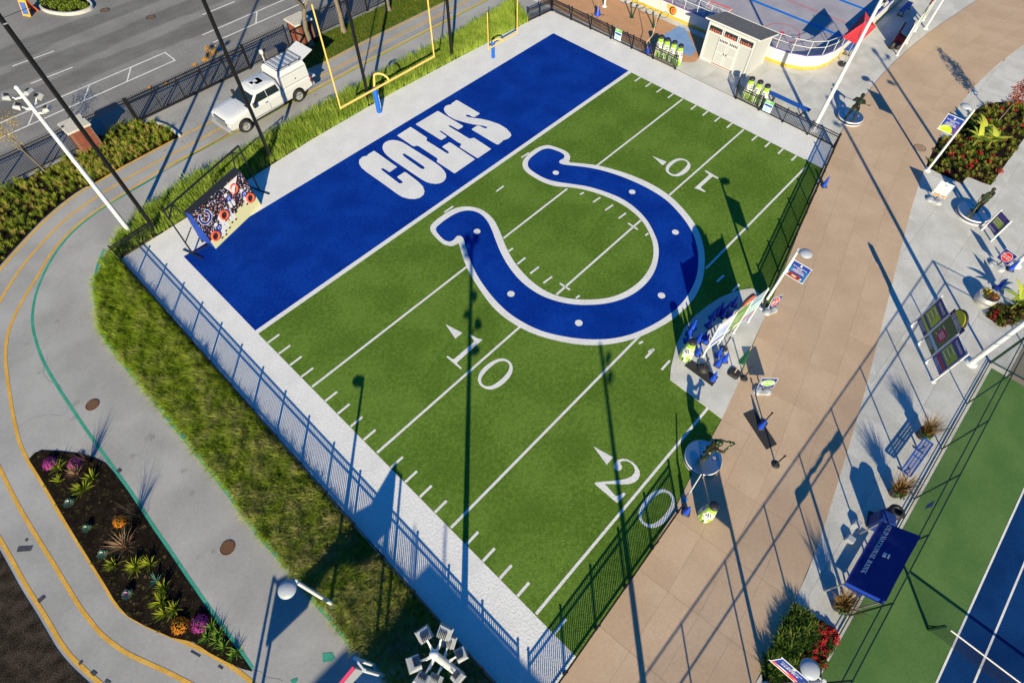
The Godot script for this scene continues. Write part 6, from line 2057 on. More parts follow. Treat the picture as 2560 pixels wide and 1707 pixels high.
func make_plaza():
	var s: SurfaceTool
	var ten := [sign_art("ten_a", lin(0.012, 0.03, 0.20), lin(0.42, 0.52, 0.03), lin(0.42, 0.52, 0.03), 1), sign_art("ten_b", lin(0.05, 0.13, 0.04), lin(0.07, 0.15, 0.05), lin(0.35, 0.5, 0.75), 2, lin(0.38, 0.01, 0.08)), sign_art("ten_c", lin(0.012, 0.03, 0.25), lin(0.30, 0.42, 0.03), lin(0.35, 0.01, 0.05), 3)]
	triple_sign(Vector3(22.49, 0, 23.14), Vector3(20.07, 0, 25.18), 2.45, "three-panel tennis sign with yellow ball crest on white posts", "TENNIS", lin(0.55, 0.55, 0.02), ten, 1.0)
	var fb := [sign_art("fb_a", lin(0.55, 0.6, 0.7), lin(0.3, 0.4, 0.75), lin(0.03, 0.05, 0.35), 4), sign_art("fb_b", lin(0.12, 0.25, 0.06), lin(0.16, 0.3, 0.1), lin(0.7, 0.7, 0.7), 5), sign_art("fb_c", lin(0.10, 0.25, 0.45), lin(0.4, 0.6, 0.6), lin(0.7, 0.12, 0.12), 6)]
	triple_sign(gv("K", 480, 1030), gv("K", 1030, 610), 2.68, "three-panel football sign seen edge-on at the field entrance", "FOOTBALL", lin(0.45, 0.10, 0.06), fb, 1.0)
	triple_sign(gv("U", 1330, 900), gv("U", 1760, 330), 2.2, "three-panel hockey sign seen edge-on beside the red covered cart", "HOCKEY", lin(0.5, 0.05, 0.05), fb, 1.0)
	# entrance arch whose shadow falls on the verge
	var ar := thing("entrance_arch", "entrance arch on paired white posts beyond the lower path", "arch", Vector3(-5.06, 0, 15.5))
	for q in [[-0.02, -0.23], [-0.02, 0.23], [-6.0, -0.23], [-6.0, 0.23]]:
		s = B()
		tube(s, Vector3(q[0], 0, q[1]), Vector3(q[0], 3.3, q[1]), 0.06, 0.055, 12)
		obj("post", s, M["white_steel"], ar)
		s = B()
		lathe(s, [[0.0, 0.09], [0.1, 0.08], [0.13, 0.0]], 14, Vector3(q[0], 0.0, q[1]))
		obj("base_cover", s, M["white_steel"], ar)
	for x in [-0.02, -6.0]:
		s = B()
		bar(s, Vector3(x, 3.28, -0.23), Vector3(x, 3.28, 0.23), 0.06, 0.06)
		obj("top_bar", s, M["white_steel"], ar)
	s = B()
	prism(s, pw([-0.15, 3.5, -0.15, 2.3, -1.5, 2.3, -2.7, 2.7, -3.2, 2.8, -3.8, 2.7, -4.2, 2.3, -5.95, 2.3, -5.95, 3.3, -4.6, 3.1, -3.0, 3.35, -1.3, 3.1]), -0.05, 0.05, Basis(Vector3(1, 0, 0), Vector3(0, 0, 1), Vector3(0, 1, 0)))
	obj("header", s, M["grey_plastic"], ar)
	s = B()
	bar(s, Vector3(-0.15, 3.52, 0), Vector3(-1.3, 3.12, 0), 0.11, 0.05)
	obj("header_trim", s, mat("arch_red", lin(0.55, 0.04, 0.12), 0.6), ar)
	# small signs on moulded feet
	base_sign(gv("K", 1300, 480), gv("K", 1380, 400) - gv("K", 1240, 460), 0.66, 0.42, 1.12, 0.1, 0, "red octagon no-entry sign on grey foot at the football entrance")
	base_sign(gv("K", 1200, 1465), gv("K", 1310, 1425) - gv("K", 1115, 1420), 0.72, 0.42, 1.1, 0.15, 1, "green oval entry sign on grey foot beside the folded green umbrella")
	base_sign(gv("R", 270, 310), Vector3(0.1, 0, 0.75), 0.78, 0.4, 1.25, 0.2, 2, "white printed notice sign on curved grey foot beside the planted bed")
	base_sign(gv("R", 1040, 1110), gv("R", 1110, 1090) - gv("R", 1000, 1010), 0.66, 0.42, 1.12, 0.05, 0, "red octagon no-entry sign on grey foot by the tennis court fence")
	# purple double-post sign beside the standing statue
	var pa := gv("R", 860, 660)
	var pb := gv("R", 975, 795)
	var ps := thing("rules_sign", "purple and lime rules sign between two white posts near standing statue", "sign", (pa + pb) * 0.5)
	var pd := (pb - pa).normalized()
	var pn := pd.cross(Vector3.UP).normalized()
	if pn.dot(CP - pa) < 0: pn = -pn
	for q in [pa, pb]:
		s = B()
		tube(s, q - ps.position, q - ps.position + Vector3(0, 1.55, 0), 0.05, 0.05, 10)
		obj("post", s, M["white_steel"], ps)
	s = B()
	box(s, Vector3(0, 0.92, 0), Vector3(pa.distance_to(pb) - 0.1, 1.05, 0.03), Basis(pd, Vector3.UP, pd.cross(Vector3.UP)))
	obj("panel", s, M["navy"], ps)
	var rt := Vector3.UP.cross(pn)
	s = B()
	var hw := rt * (pa.distance_to(pb) * 0.5 - 0.07)
	quv(s, pn * 0.02 - hw + Vector3(0, 1.42, 0), pn * 0.02 + hw + Vector3(0, 1.42, 0), pn * 0.02 + hw + Vector3(0, 0.42, 0), pn * 0.02 - hw + Vector3(0, 0.42, 0))
	obj("print", s, sign_art("rules", lin(0.06, 0.03, 0.22), lin(0.32, 0.42, 0.05), lin(0.03, 0.02, 0.12), 11), ps)
	# green tackling dummies
	var dl := ["green tackling dummy", "row of four behind the picket fence"]
	var d0 := dummy_mesh_thing(gv("Y", 1285, 1085), "green tackling dummy in the row of four behind the fence by the tan surface", 0.5)
	for q in [[1390, 1150], [1520, 1205], [1640, 1275]]: copy(d0, gv("Y", q[0], q[1]) + Vector3(0.1, 0, 0), rng.randf() * 6.0)
	for q in [[395, 560], [525, 615], [640, 680]]: copy(d0, gv("F", q[0], q[1]) + Vector3(0.15, 0, 0), rng.randf() * 6.0, "green tackling dummy in the row of three behind the fence by the blue bench")
	copy(d0, gv("K", 265, 1080) + Vector3(0.1, 0.03, -0.1), 2.2, "lone green tackling dummy on the entrance slab among blue cones")
	copy(d0, gv("L", 970, 1270) + Vector3(0, 0.024, 0), 2.4, "lone green tackling dummy on the beige path beside catcher statue")
	# blue cones
	var c0 := cone_proto(gv("K", 350, 690) + Vector3(0, 0.032, 0), "blue traffic cone in the crowd on the shaded entrance slab")
	for q in [[305, 765], [280, 850], [585, 570], [545, 665], [680, 480], [720, 545], [850, 405], [800, 560], [760, 480], [640, 520], [505, 860], [420, 850], [410, 1010], [480, 830]]:
		copy(c0, gv("K", q[0], q[1]) + Vector3(0, 0.032, 0), rng.randf() * 1.5)
	for q in [[660, 1025], [655, 1140], [735, 1090]]: copy(c0, gv("K", q[0], q[1]) + Vector3(0, 0.032, 0), rng.randf() * 1.5, "blue traffic cone in the sunlit trio in front of the football sign")
	for q in [["K", 595, 1320, "blue traffic cone standing on the corner of the black mat"], ["L", 690, 1210, "lone blue traffic cone at the fence end beside catcher statue"], ["N", 1525, 225, "lone blue traffic cone behind the round flower drum"], ["R", 1205, 1145, "lone blue traffic cone beside the court-side no-entry sign"]]:
		copy(c0, gv(q[0], q[1], q[2]) + Vector3(0, 0.03, 0), 0.4, q[3])
	copy(c0, gt(2, 2, 2265, 760) + Vector3(0, 0.05, 0), 0.9, "blue traffic cone on the long black mat in the beige path")
	copy(c0, gt(3, 1, 510, 130) + Vector3(0, 0.024, 0), 0.9, "lone blue traffic cone leaning near the fence end by the path")
	mat_slab("K", [250, 1150, 340, 1085, 665, 1290, 590, 1405], 0.02, "black rubber mat on the entrance slab beside the green dummy", "rubber_mat", "mat")
	mat_slab("L", [1560, -260, 1720, -330, 2065, 190, 1905, 270], 0.02, "long black rubber mat on the beige path with a blue cone", "rubber_mat", "mat")
	var dm := gv("K", 480, 1190)
	var dome := thing("step_dome", "black half-dome exercise step on the rubber mat", "exercise dome", dm + Vector3(0, 0.05, 0))
	s = B()
	lathe(s, [[0.3, 0.0], [0.29, 0.06], [0.22, 0.16], [0.1, 0.21], [0.0, 0.22]], 18)
	obj("dome", s, M["dark"], dome)
	for q in [["K", 980, 1305, "black stanchion beside the folded green umbrella base"], ["K", 730, 945, "black stanchion among the cones in front of football sign"], ["L", 2045, 495, "black stanchion standing beyond the long black mat"], ["K", 470, 1200, "black stanchion beside the half-dome step"]]:
		stanchion(gv(q[0], q[1], q[2]) + Vector3(0, 0.025, 0), q[3])
	stanchion(gt(3, 2, -40, 720) + Vector3(0, 0.025, 0), "black stanchion at the middle of the long black mat")
	# folded green umbrella
	var ub := gv("K", 860, 1245)
	var um := thing("folded_umbrella", "folded green patio umbrella in a square black base", "umbrella", ub + Vector3(0, 0.03, 0))
	s = B()
	cbox(s, Vector3(0, 0.05, 0), Vector3(0.55, 0.1, 0.55), 0.08)
	obj("base", s, M["dark"], um)
	s = B()
	tube(s, Vector3(0, 0.1, 0), Vector3(0, 2.3, 0), 0.022, 0.022, 8)
	obj("pole", s, M["wood_pale"], um)
	s = B()
	s.set_smooth_group(-1)
	for i in 16:
		var a := TAU * i / 16
		var a2 := TAU * (i + 1) / 16
		var ra := 0.16 if i % 2 == 0 else 0.08
		var rb := 0.16 if i % 2 == 1 else 0.08
		var m0 := Vector3(cos(a) * ra, 0.95 + 0.06 * (i % 2), sin(a) * ra)
		var m1 := Vector3(cos(a2) * rb, 0.95 + 0.06 * ((i + 1) % 2), sin(a2) * rb)
		var n0 := Vector3(cos(a) * ra * 0.6, 1.6, sin(a) * ra * 0.6)
		var n1 := Vector3(cos(a2) * rb * 0.6, 1.6, sin(a2) * rb * 0.6)
		quad(s, m0, m1, n1, n0)
		tri(s, n0, n1, Vector3(0, 2.28, 0))
	obj("canopy", s, M["canvas_green"], um)
	# statues
	statue(Vector3(35.9, 0, 13.55), 0.15, 1, 0.78, 0.28, "bronze hockey player statue bent over a stick")
	statue(gv("R", 735, 475), 0.9, 2, 0.85, 0.28, "bronze statue of a standing tennis player")
	statue(Vector3(9.38, 0, 19.44), -0.79, 0, 0.78, 0.30, "bronze football catcher statue reaching for a ball")
	# sign pole beside the catcher plinth
	var sp := thing("viewer_post", "slim white post with elbow beside the catcher statue plinth", "post", gv("L", 675, 1010) + Vector3(0, 0.024, 0))
	s = B()
	tube(s, Vector3.ZERO, Vector3(0, 0.75, 0), 0.05, 0.045, 12)
	tube(s, Vector3(0, 0.75, 0), gv("L", 930, 630, 1.55) - sp.position, 0.035, 0.03, 10)
	obj("tube", s, M["grey_steel"], sp)
	s = B()
	lathe(s, [[0.0, 0.05], [0.1, 0.04], [0.13, 0.0]], 14)
	obj("foot", s, mat("foot_blue", lin(0.02, 0.2, 0.5), 0.5), sp)
	tennis_side()
func tennis_side():
	var gm := M["fence_green"] as Material
	var s: SurfaceTool
	for run in [[Vector3(22.95, 0, 26.74), Vector3(-10.0, 0, 26.82), "green chain link fence along the tennis court with blue awning"], [Vector3(22.98, 0, 26.80), Vector3(23.3, 0, 44.0), "green chain link fence at the end of the tennis court"]]:
		var a: Vector3 = run[0]
		var b: Vector3 = run[1]
		var t := thing("court_fence", run[2], "fence", a)
		var L := a.distance_to(b)
		var d := (b - a) / L
		var n := int(round(L / 2.98))
		for i in n + 1:
			s = B()
			tube(s, d * (L * i / n), d * (L * i / n) + Vector3(0, 2.9, 0), 0.032, 0.032, 8)
			obj("post", s, gm, t)
		for y in [0.08, 1.05, 2.2, 2.88]:
			s = B()
			tube(s, Vector3(0, y, 0), d * L + Vector3(0, y, 0), 0.022 if y != 1.05 else 0.006, 0.022 if y != 1.05 else 0.006, 6)
			if y != 1.05: obj("rail", s, gm, t)
		s = B()
		var g_ := 0.075
		for i in int(L / g_):
			var x := i * g_
			for sg in [-1, 1]:
				var x1: float = x + sg * 2.8
				var y0 := 0.06
				var y1 := 2.86
				var xa := x
				if x1 < 0.0:
					y1 = 0.06 + x; x1 = 0.0
				if x1 > L:
					y1 = 0.06 + (L - x); x1 = L
				var p := d * xa + Vector3(0, y0, 0)
				var q := d * x1 + Vector3(0, y1, 0)
				var w := (q - p).normalized().cross(d.cross(Vector3.UP)) * 0.0022
				quad(s, p - w, p + w, q + w, q - w)
		stuff(obj("chain_link", s, mat("wire_green", lin(0.008, 0.06, 0.035), 0.5), t))
	# pale kerb under the fence
	s = B()
	box(s, Vector3(6.5, -0.0, 26.66), Vector3(33.0, 0.05, 0.16))
	struct("fence_kerb", s, M["slab1"])
	# net
	var net := thing("tennis_net", "tennis net with white top band strung from a green post", "net", Vector3(9.52, 0.006, 29.1))
	for z in [0.0, 14.0]:
		s = B()
		bar(s, Vector3(0, 0, z), Vector3(0, 1.0, z), 0.08, 0.08)
		obj("post", s, gm, net)
		s = B()
		bar(s, Vector3(0.12, 0.03, z - 0.05), Vector3(0, 0.75, z), 0.04, 0.04)
		obj("winch", s, gm, net)
	s = B()
	box(s, Vector3(0, 0.97, 7.1), Vector3(0.02, 0.07, 13.8))
	obj("top_band", s, M["paint_white"], net)
	s = B()
	for i in 280: bar(s, Vector3(0, 0.03, 0.1 + i * 0.049), Vector3(0, 0.94, 0.1 + i * 0.049), 0.003, 0.003)
	for i in 19: bar(s, Vector3(0, 0.03 + i * 0.049, 0.1), Vector3(0, 0.03 + i * 0.049, 13.9), 0.003, 0.003)
	stuff(obj("mesh", s, M["dark"], net))
	# blue awning with lettering
	var cn := thing("awning", "blue fabric awning with bank lettering beside the court fence", "awning", Vector3(9.4, 0, 26.2))
	var nx := 24
	var nz := 10
	var P := func(i: int, j: int) -> Vector3:
		var u := float(i) / nx
		var v := float(j) / nz
		var x := lerpf(-1.3, 1.66, u)
		var z := lerpf(-0.5, 0.54, v)
		var y := 1.76 + 0.655 * v - 0.03 * sin(u * PI) - 0.03 * sin(v * PI) + 0.012 * sin(u * 31.0 + v * 5.0) * (1.0 - v) + 0.01 * sin(u * 17.0)
		return Vector3(x, y, z)
	s = B()
	s.set_smooth_group(0)
	for i in nx:
		for j in nz:
			tri(s, P.call(i, j), P.call(i + 1, j), P.call(i + 1, j + 1)); tri(s, P.call(i, j), P.call(i + 1, j + 1), P.call(i, j + 1))
	obj("roof_cloth", s, M["canvas_blue"], cn)
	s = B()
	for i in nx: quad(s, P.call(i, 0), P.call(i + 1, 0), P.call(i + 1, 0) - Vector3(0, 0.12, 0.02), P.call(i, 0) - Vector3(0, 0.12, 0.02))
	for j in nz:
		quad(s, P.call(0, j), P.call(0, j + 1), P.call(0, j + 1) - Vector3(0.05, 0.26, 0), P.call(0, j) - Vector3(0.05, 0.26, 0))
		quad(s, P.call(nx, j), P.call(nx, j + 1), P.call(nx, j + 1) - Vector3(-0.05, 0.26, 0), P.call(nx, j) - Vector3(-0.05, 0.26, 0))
	obj("valance", s, mat("canvas_sunlit", lin(0.004, 0.05, 0.42), 0.7), cn)  # lighter than the roof cloth: sunlight on the valance put into its colour
	for q in [[-1.28, -0.48], [1.62, -0.48], [-1.28, 0.52], [1.62, 0.52]]:
		s = B()
		tube(s, Vector3(q[0], 0, q[1]), Vector3(q[0], 1.74 if q[1] < 0 else 2.38, q[1]), 0.03, 0.03, 8)
		obj("leg", s, M["grey_steel"], cn)
	for q in [[1.15, -0.66], [1.9, -0.72]]:
		s = B()
		cbox(s, Vector3(q[0], 0.11, q[1]), Vector3(0.3, 0.22, 0.3), 0.03)
		obj("weight", s, M["grey_plastic"], cn)
	words("OLD NATIONAL BANK", 0.2, M["white_plastic"], cn, Vector3(0.45, 1.91, -0.27), face(Vector3(-1, 0.0, 0), Vector3(0, 0.62, 1)), "lettering", true)
	s = B()
	box(s, Vector3(0.35, 2.07, -0.02), Vector3(0.17, 0.012, 0.1), Basis(Vector3.RIGHT, -0.56))
	box(s, Vector3(0.35, 2.135, 0.08), Vector3(0.17, 0.012, 0.05), Basis(Vector3.RIGHT, -0.56))
	obj("emblem", s, M["white_plastic"], cn)
	bench(Vector3(9.65, 0, 26.45), 0.0, 2.1, "solid blue players bench under the fabric awning")
	# litter bin, stack under blue sheet, mesh bench
	var bn := thing("litter_bin", "round black litter bin beside the blue awning", "bin", Vector3(12.35, 0, 26.2))
	s = B()
	lathe(s, [[0.24, 0.0], [0.28, 0.85], [0.3, 0.9], [0.27, 0.92]], 20)
	obj("drum", s, M["dark"], bn)
	s = B()
	lathe(s, [[0.0, 0.82], [0.27, 0.86], [0.30, 0.92], [0.2, 1.0], [0.14, 1.0], [0.13, 0.9]], 20)
	obj("lid", s, M["dark"], bn)
	var bs := thing("covered_stack", "stack wrapped in blue sheeting between litter bin and awning", "stack", Vector3(11.85, 0, 26.05), 0.3)
	s = B()
	cbox(s, Vector3(0, 0.5, 0), Vector3(0.6, 1.0, 0.6), 0.08)
	obj("sheet", s, mat("sheet_blue", lin(0.003, 0.03, 0.18), 0.7), bs)
	s = B()
	box(s, Vector3(0.1, 0.04, 0.05), Vector3(0.7, 0.08, 0.75))
	obj("pallet", s, M["dark"], bs)
	var mb := thing("mesh_bench", "blue wire mesh bench between the two grass pots", "bench", Vector3(15.5, 0, 26.0), -0.06)
	s = B()
	for i in 30: bar(s, Vector3(-1.02 + i * 0.07, 0.45, -0.17), Vector3(-1.02 + i * 0.07, 0.45, 0.17), 0.02, 0.012)
	for z in [-0.18, -0.06, 0.06, 0.18]: bar(s, Vector3(-1.05, 0.46, z), Vector3(1.05, 0.46, z), 0.03, 0.03)
	obj("seat", s, mat("mesh_blue", lin(0.01, 0.09, 0.42), 0.5), mb)
	s = B()
	for z in [-0.2, 0.2]: bar(s, Vector3(-1.05, 0.47, z), Vector3(1.05, 0.47, z), 0.04, 0.04)
	for x in [-1.05, 0.0, 1.05]: bar(s, Vector3(x, 0.47, -0.2), Vector3(x, 0.47, 0.2), 0.04, 0.04)
	obj("seat_frame", s, M["mesh_blue"], mb)
	for x in [-0.7, 0.7]:
		s = B()
		bar(s, Vector3(x, 0, 0), Vector3(x, 0.45, 0), 0.06, 0.06)
		bar(s, Vector3(x, 0.02, -0.22), Vector3(x, 0.02, 0.22), 0.06, 0.04)
		obj("leg", s, M["dark"], mb)

# ---------- plants
func leafy(n: String, c: Color) -> StandardMaterial3D:
	var m := mat(n, c, 0.75)
	m.metallic_specular = 0.1
	m.backlight_enabled = true
	m.backlight = Color(c.r * 0.45, c.g * 0.5, c.b * 0.2)
	return m
func vleaf() -> StandardMaterial3D:
	var m := mat("vleaf", Color.WHITE, 0.8)
	m.vertex_color_use_as_albedo = true
	m.metallic_specular = 0.1
	m.backlight_enabled = true
	m.backlight = lin(0.16, 0.20, 0.03)
	return m
func blade(s: SurfaceTool, o: Vector3, dir: float, lean: float, L: float, w: float, droop: float, segs := 3, twist := 0.0):
	var d := Vector3(cos(dir), 0, sin(dir))
	var side := Vector3(-sin(dir + twist), 0, cos(dir + twist)) * w * 0.5
	var p := o
	var ang := lean
	s.set_smooth_group(-1)
	var lp := p - side
	var rp := p + side
	for k in segs:
		var f := float(k + 1) / segs
		p += (d * sin(ang) + Vector3.UP * cos(ang)) * (L / segs)
		ang += droop / segs
		var h := side * (1.0 - f * f)
		if k < segs - 1:
			tri(s, lp, rp, p + h); tri(s, lp, p + h, p - h)
			lp = p - h; rp = p + h
		else: tri(s, lp, rp, p)
func tuft_mesh(sd: int, n: int, L: float, w: float, spread: float, droop: float, rad: float) -> Mesh:
	var r := RandomNumberGenerator.new()
	r.seed = sd
	var s := B()
	for i in n:
		var a := r.randf() * TAU
		blade(s, Vector3(cos(a), 0, sin(a)) * rad * r.randf(), a + r.randf_range(-0.5, 0.5), r.randf() * spread, L * r.randf_range(0.6, 1.1), w, droop * r.randf_range(0.5, 1.2), 3, r.randf())
	s.generate_normals()
	return s.commit()
func inside(a: PackedVector2Array) -> Array:
	var r := Rect2(a[0], Vector2.ZERO)
	for p in a: r = r.expand(p)
	return [r.position, r.end]
func scatter(called: String, label: String, cat_: String, area: PackedVector2Array, count: int, mesh: Mesh, colf: Callable, s0: float, s1: float, y := 0.0, clump := 0.0, lean := Vector3.ZERO) -> MultiMeshInstance3D:
	var bb := inside(area)
	var xs := []
	var fn := FastNoiseLite.new()
	fn.seed = called.hash() % 999
	fn.frequency = 0.9
	var guard := 0
	while xs.size() < count and guard < count * 30:
		guard += 1
		var p := Vector2(rng.randf_range(bb[0].x, bb[1].x), rng.randf_range(bb[0].y, bb[1].y))
		if p.x < -16 or p.x > 60: continue
		if not Geometry2D.is_point_in_polygon(p, area): continue
		if clump > 0.0 and fn.get_noise_2d(p.x * 2.0, p.y * 2.0) < clump - rng.randf() * 0.6: continue
		xs.append(p)
	var mm := MultiMesh.new()
	mm.transform_format = MultiMesh.TRANSFORM_3D
	mm.use_colors = true
	mm.mesh = mesh
	mm.instance_count = xs.size()
	for i in xs.size():
		var p: Vector2 = xs[i]
		var nz := fn.get_noise_2d(p.x, p.y)
		var sc := lerpf(s0, s1, rng.randf()) * (1.0 + 0.35 * nz)
		var b := Basis(Vector3.UP, rng.randf() * TAU).scaled(Vector3(sc, sc * rng.randf_range(0.8, 1.2), sc))
		b = Basis(Vector3(lean.z, 0, -lean.x).normalized() if lean.length() > 0 else Vector3.RIGHT, lean.length()) * b
		mm.set_instance_transform(i, Transform3D(b, Vector3(p.x, y, p.y)))
		mm.set_instance_color(i, colf.call(p, nz))
	var o := MultiMeshInstance3D.new()
	o.name = numbered(called)
	o.multimesh = mm
	o.material_override = vleaf()
	add_child(o, true)
	tag(o, label, cat_); stuff(o)
	return o
func tuft_plant(at: Vector3, n: int, L: float, w: float, spread: float, droop: float, c1: Color, c2: Color, called: String, label: String, group := "") -> Node3D:
	var t := thing(called, label, "plant", at, 0.0, group)
	t.add_child(Node3D.new()) if false else null
	for k in 2:
		var o := inst("leaf_blades", tuft_mesh(rng.randi() % 9999, n / 2, L, w, spread, droop, 0.06), leafy(called + str(k) + str(c1.to_rgba32()), c1 if k == 0 else c2), t)
	return t
func clump_mesh(sd: int, n: int, r: float, leaf: float, flat := 0.7) -> Mesh:
	var q := RandomNumberGenerator.new()
	q.seed = sd
	var s := B()
	for i in n:
		var v := Vector3(q.randfn(), q.randfn(), q.randfn()).normalized() * r * pow(q.randf(), 0.33)
		v.y = absf(v.y) * flat + leaf * 0.3
		var b := Basis.from_euler(Vector3(q.randf_range(-1, 1), q.randf() * TAU, q.randf_range(-1, 1)))
		quad(s, v + b * Vector3(-leaf, 0, 0), v + b * Vector3(0, 0, -leaf * 0.5), v + b * Vector3(leaf, 0, 0), v + b * Vector3(0, 0, leaf * 0.5))
	s.generate_normals()
	return s.commit()
func mum(at: Vector3, r: float, c: Color, label: String, group: String):
	var t := thing("chrysanthemum", label, "flower", at, 0.0, group)
	inst("foliage", clump_mesh(rng.randi() % 999, 160, r * 0.85, 0.05, 0.75), leafy("mum_green", lin(0.03, 0.07, 0.015)), t)
	var s := B()
	for i in 330:
		var v := Vector3(rng.randfn(), rng.randfn(), rng.randfn()).normalized()
		v.y = absf(v.y) * 0.8
		var p := v * r * rng.randf_range(0.86, 1.06)
		var x := v.cross(Vector3(0.3, 0.9, 0.2)).normalized() * 0.022
		var z := v.cross(x.normalized()) * 0.022
		quad(s, p - x, p - z, p + x, p + z)
		s.set_smooth_group(-1)
		tri(s, p - x + v * 0.012, p + z + v * 0.012, p + x + v * 0.012)
	obj("blooms", s, leafy("mum" + str(c.to_rgba32()), c), t)
func kale(at: Vector3, r: float, c: Color, label: String):
	var t := thing("ornamental_kale", label, "plant", at, 0.0, "ornamental kale rosettes")
	for k in 3:
		var s := B()
		for i in 12:
			var a := TAU * (i + k * 0.4) / 12 + rng.randf() * 0.2
			blade(s, Vector3(0, 0.05 + 0.03 * k, 0), a, 1.15 - k * 0.35, r * (1.0 - 0.22 * k), r * 0.5, 0.3, 3, 0.0)
		obj("leaf_ring", s, leafy("kale%d" % k + str(c.to_rgba32()), [lin(0.07, 0.13, 0.09), lin(0.16, 0.22, 0.18), c][k]), t)
func pot_grass(at: Vector3, label: String):
	var t := thing("grass_pot", label, "planter", at, 0.0, "potted brown grasses")
	var s := B()
	lathe(s, [[0.0, 0.0], [0.2, 0.0], [0.27, 0.42], [0.3, 0.46], [0.26, 0.46], [0.24, 0.4], [0.0, 0.4]], 18)
	obj("pot", s, mat("pot_dark", lin(0.05, 0.045, 0.04), 0.6), t)
	inst("dry_plumes", tuft_mesh(rng.randi() % 999, 150, 1.15, 0.022, 0.55, 0.7, 0.15), leafy("plume", lin(0.32, 0.20, 0.08)), t).position.y = 0.4
	inst("dark_plumes", tuft_mesh(rng.randi() % 999, 90, 1.0, 0.02, 0.6, 0.8, 0.15), leafy("plume_dark", lin(0.16, 0.085, 0.035)), t).position.y = 0.4
	inst("trailing_green", clump_mesh(rng.randi() % 999, 80, 0.24, 0.06, 0.5), leafy("trail", lin(0.06, 0.13, 0.03)), t).position = Vector3(-0.15, 0.38, 0.1)
func banana(at: Vector3, label: String, n := 8, L := 1.0):
	var t := thing("banana_plant", label, "plant", at, 0.0, "banana plants")
	var s := B()
	tube(s, Vector3.ZERO, Vector3(0.05, 0.7, 0), 0.06, 0.035, 8)
	obj("stem", s, leafy("banana_stem", lin(0.20, 0.24, 0.06)), t)
	for i in n:
		s = B()
		var a := TAU * i / n + rng.randf() * 0.5
		blade(s, Vector3(0.04, 0.45 + 0.05 * i, 0), a, 0.75 + rng.randf() * 0.4, L * rng.randf_range(0.8, 1.2), 0.34, 0.7, 6)
		obj("leaf", s, leafy("banana%d" % (i % 2), lin(0.40, 0.42, 0.06) if i % 2 else lin(0.24, 0.33, 0.05)), t)
func branchy(s: SurfaceTool, p: Vector3, d: Vector3, L: float, r: float, depth: int, tips: Array):
	var q := p
	var dd := d
	for k in 3:
		var e := q + dd * (L / 3.0)
		tube(s, q, e, r * (1.0 - 0.12 * k), r * (1.0 - 0.12 * (k + 1)), 7 if depth > 2 else 5, false)
		q = e
		dd = (dd + Vector3(rng.randf_range(-1, 1), rng.randf_range(-0.4, 0.5), rng.randf_range(-1, 1)) * 0.14).normalized()
	if depth == 0:
		tips.append(q); return
	if depth < 3: tips.append(q)
	for i in (3 if depth > 1 else 3):
		var a := Vector3(rng.randf_range(-1, 1), rng.randf_range(0.0, 0.8), rng.randf_range(-1, 1)).normalized()
		branchy(s, q, (dd * 0.75 + a * 0.7).normalized(), L * rng.randf_range(0.55, 0.8), r * 0.58, depth - 1, tips)
func tree(at: Vector3, h: float, r: float, lean: Vector3, depth: int, leaf: Color, leaf2: Color, per: int, ls: float, label: String, cat_ := "tree"):
	var t := thing("tree", label, cat_, at)
	var s := B()
	var tips := []
	lathe(s, [[r * 1.5, 0.0], [r * 1.15, 0.12], [r, 0.4]], 9)
	branchy(s, Vector3(0, 0.3, 0), (Vector3.UP + lean).normalized(), h, r, depth, tips)
	obj("trunk", s, M["bark"], t)
	for k in 2:
		s = B()
		for p in tips:
			for i in per:
				var o: Vector3 = p + Vector3(rng.randfn(), rng.randfn(), rng.randfn()) * ls * 5.0
				var b := Basis.from_euler(Vector3(rng.randf() * 3, rng.randf() * TAU, rng.randf() * 3))
				quad(s, o + b * Vector3(-ls, 0, 0), o + b * Vector3(0, 0, -ls * 0.6), o + b * Vector3(ls, 0, 0), o + b * Vector3(0, 0, ls * 0.6))
		obj("crown", s, leafy("leaf" + str((leaf if k == 0 else leaf2).to_rgba32()), leaf if k == 0 else leaf2), t)
func oval_tree(at: Vector3, label: String):
	var t := thing("tree", label, "tree", at)
	var s := B()
	tube(s, Vector3.ZERO, Vector3(0.03, 1.7, 0.02), 0.035, 0.026, 8)
	for i in 16:
		var y := 1.45 + i * 0.12
		var a := i * 2.4
		tube(s, Vector3(0.02, y, 0.02), Vector3(cos(a) * 0.42, y + 0.5, sin(a) * 0.42) * Vector3(1, 1, 1), 0.014, 0.005, 5, false)
	tube(s, Vector3(0.03, 1.7, 0.02), Vector3(0.0, 3.6, 0.0), 0.026, 0.006, 6)
	obj("trunk", s, M["bark"], t)
	for k in 2:
		s = B()
		for c in 44:
			var v := Vector3(rng.randfn(), rng.randfn(), rng.randfn()).normalized() * pow(rng.randf(), 0.4)
			var p := Vector3(v.x * 0.55, 2.65 + v.y * 1.25, v.z * 0.55)
			for i in 15:
				var o := p + Vector3(rng.randfn(), rng.randfn(), rng.randfn()) * 0.085
				var b := Basis.from_euler(Vector3(rng.randf() * 3, rng.randf() * TAU, rng.randf() * 3))
				quad(s, o + b * Vector3(-0.05, 0, 0), o + b * Vector3(0, 0, -0.035), o + b * Vector3(0.05, 0, 0), o + b * Vector3(0, 0, 0.035))
		obj("crown", s, leafy("red_leaf%d" % k, lin(0.26, 0.025, 0.04) if k == 0 else lin(0.42, 0.09, 0.035)), t)
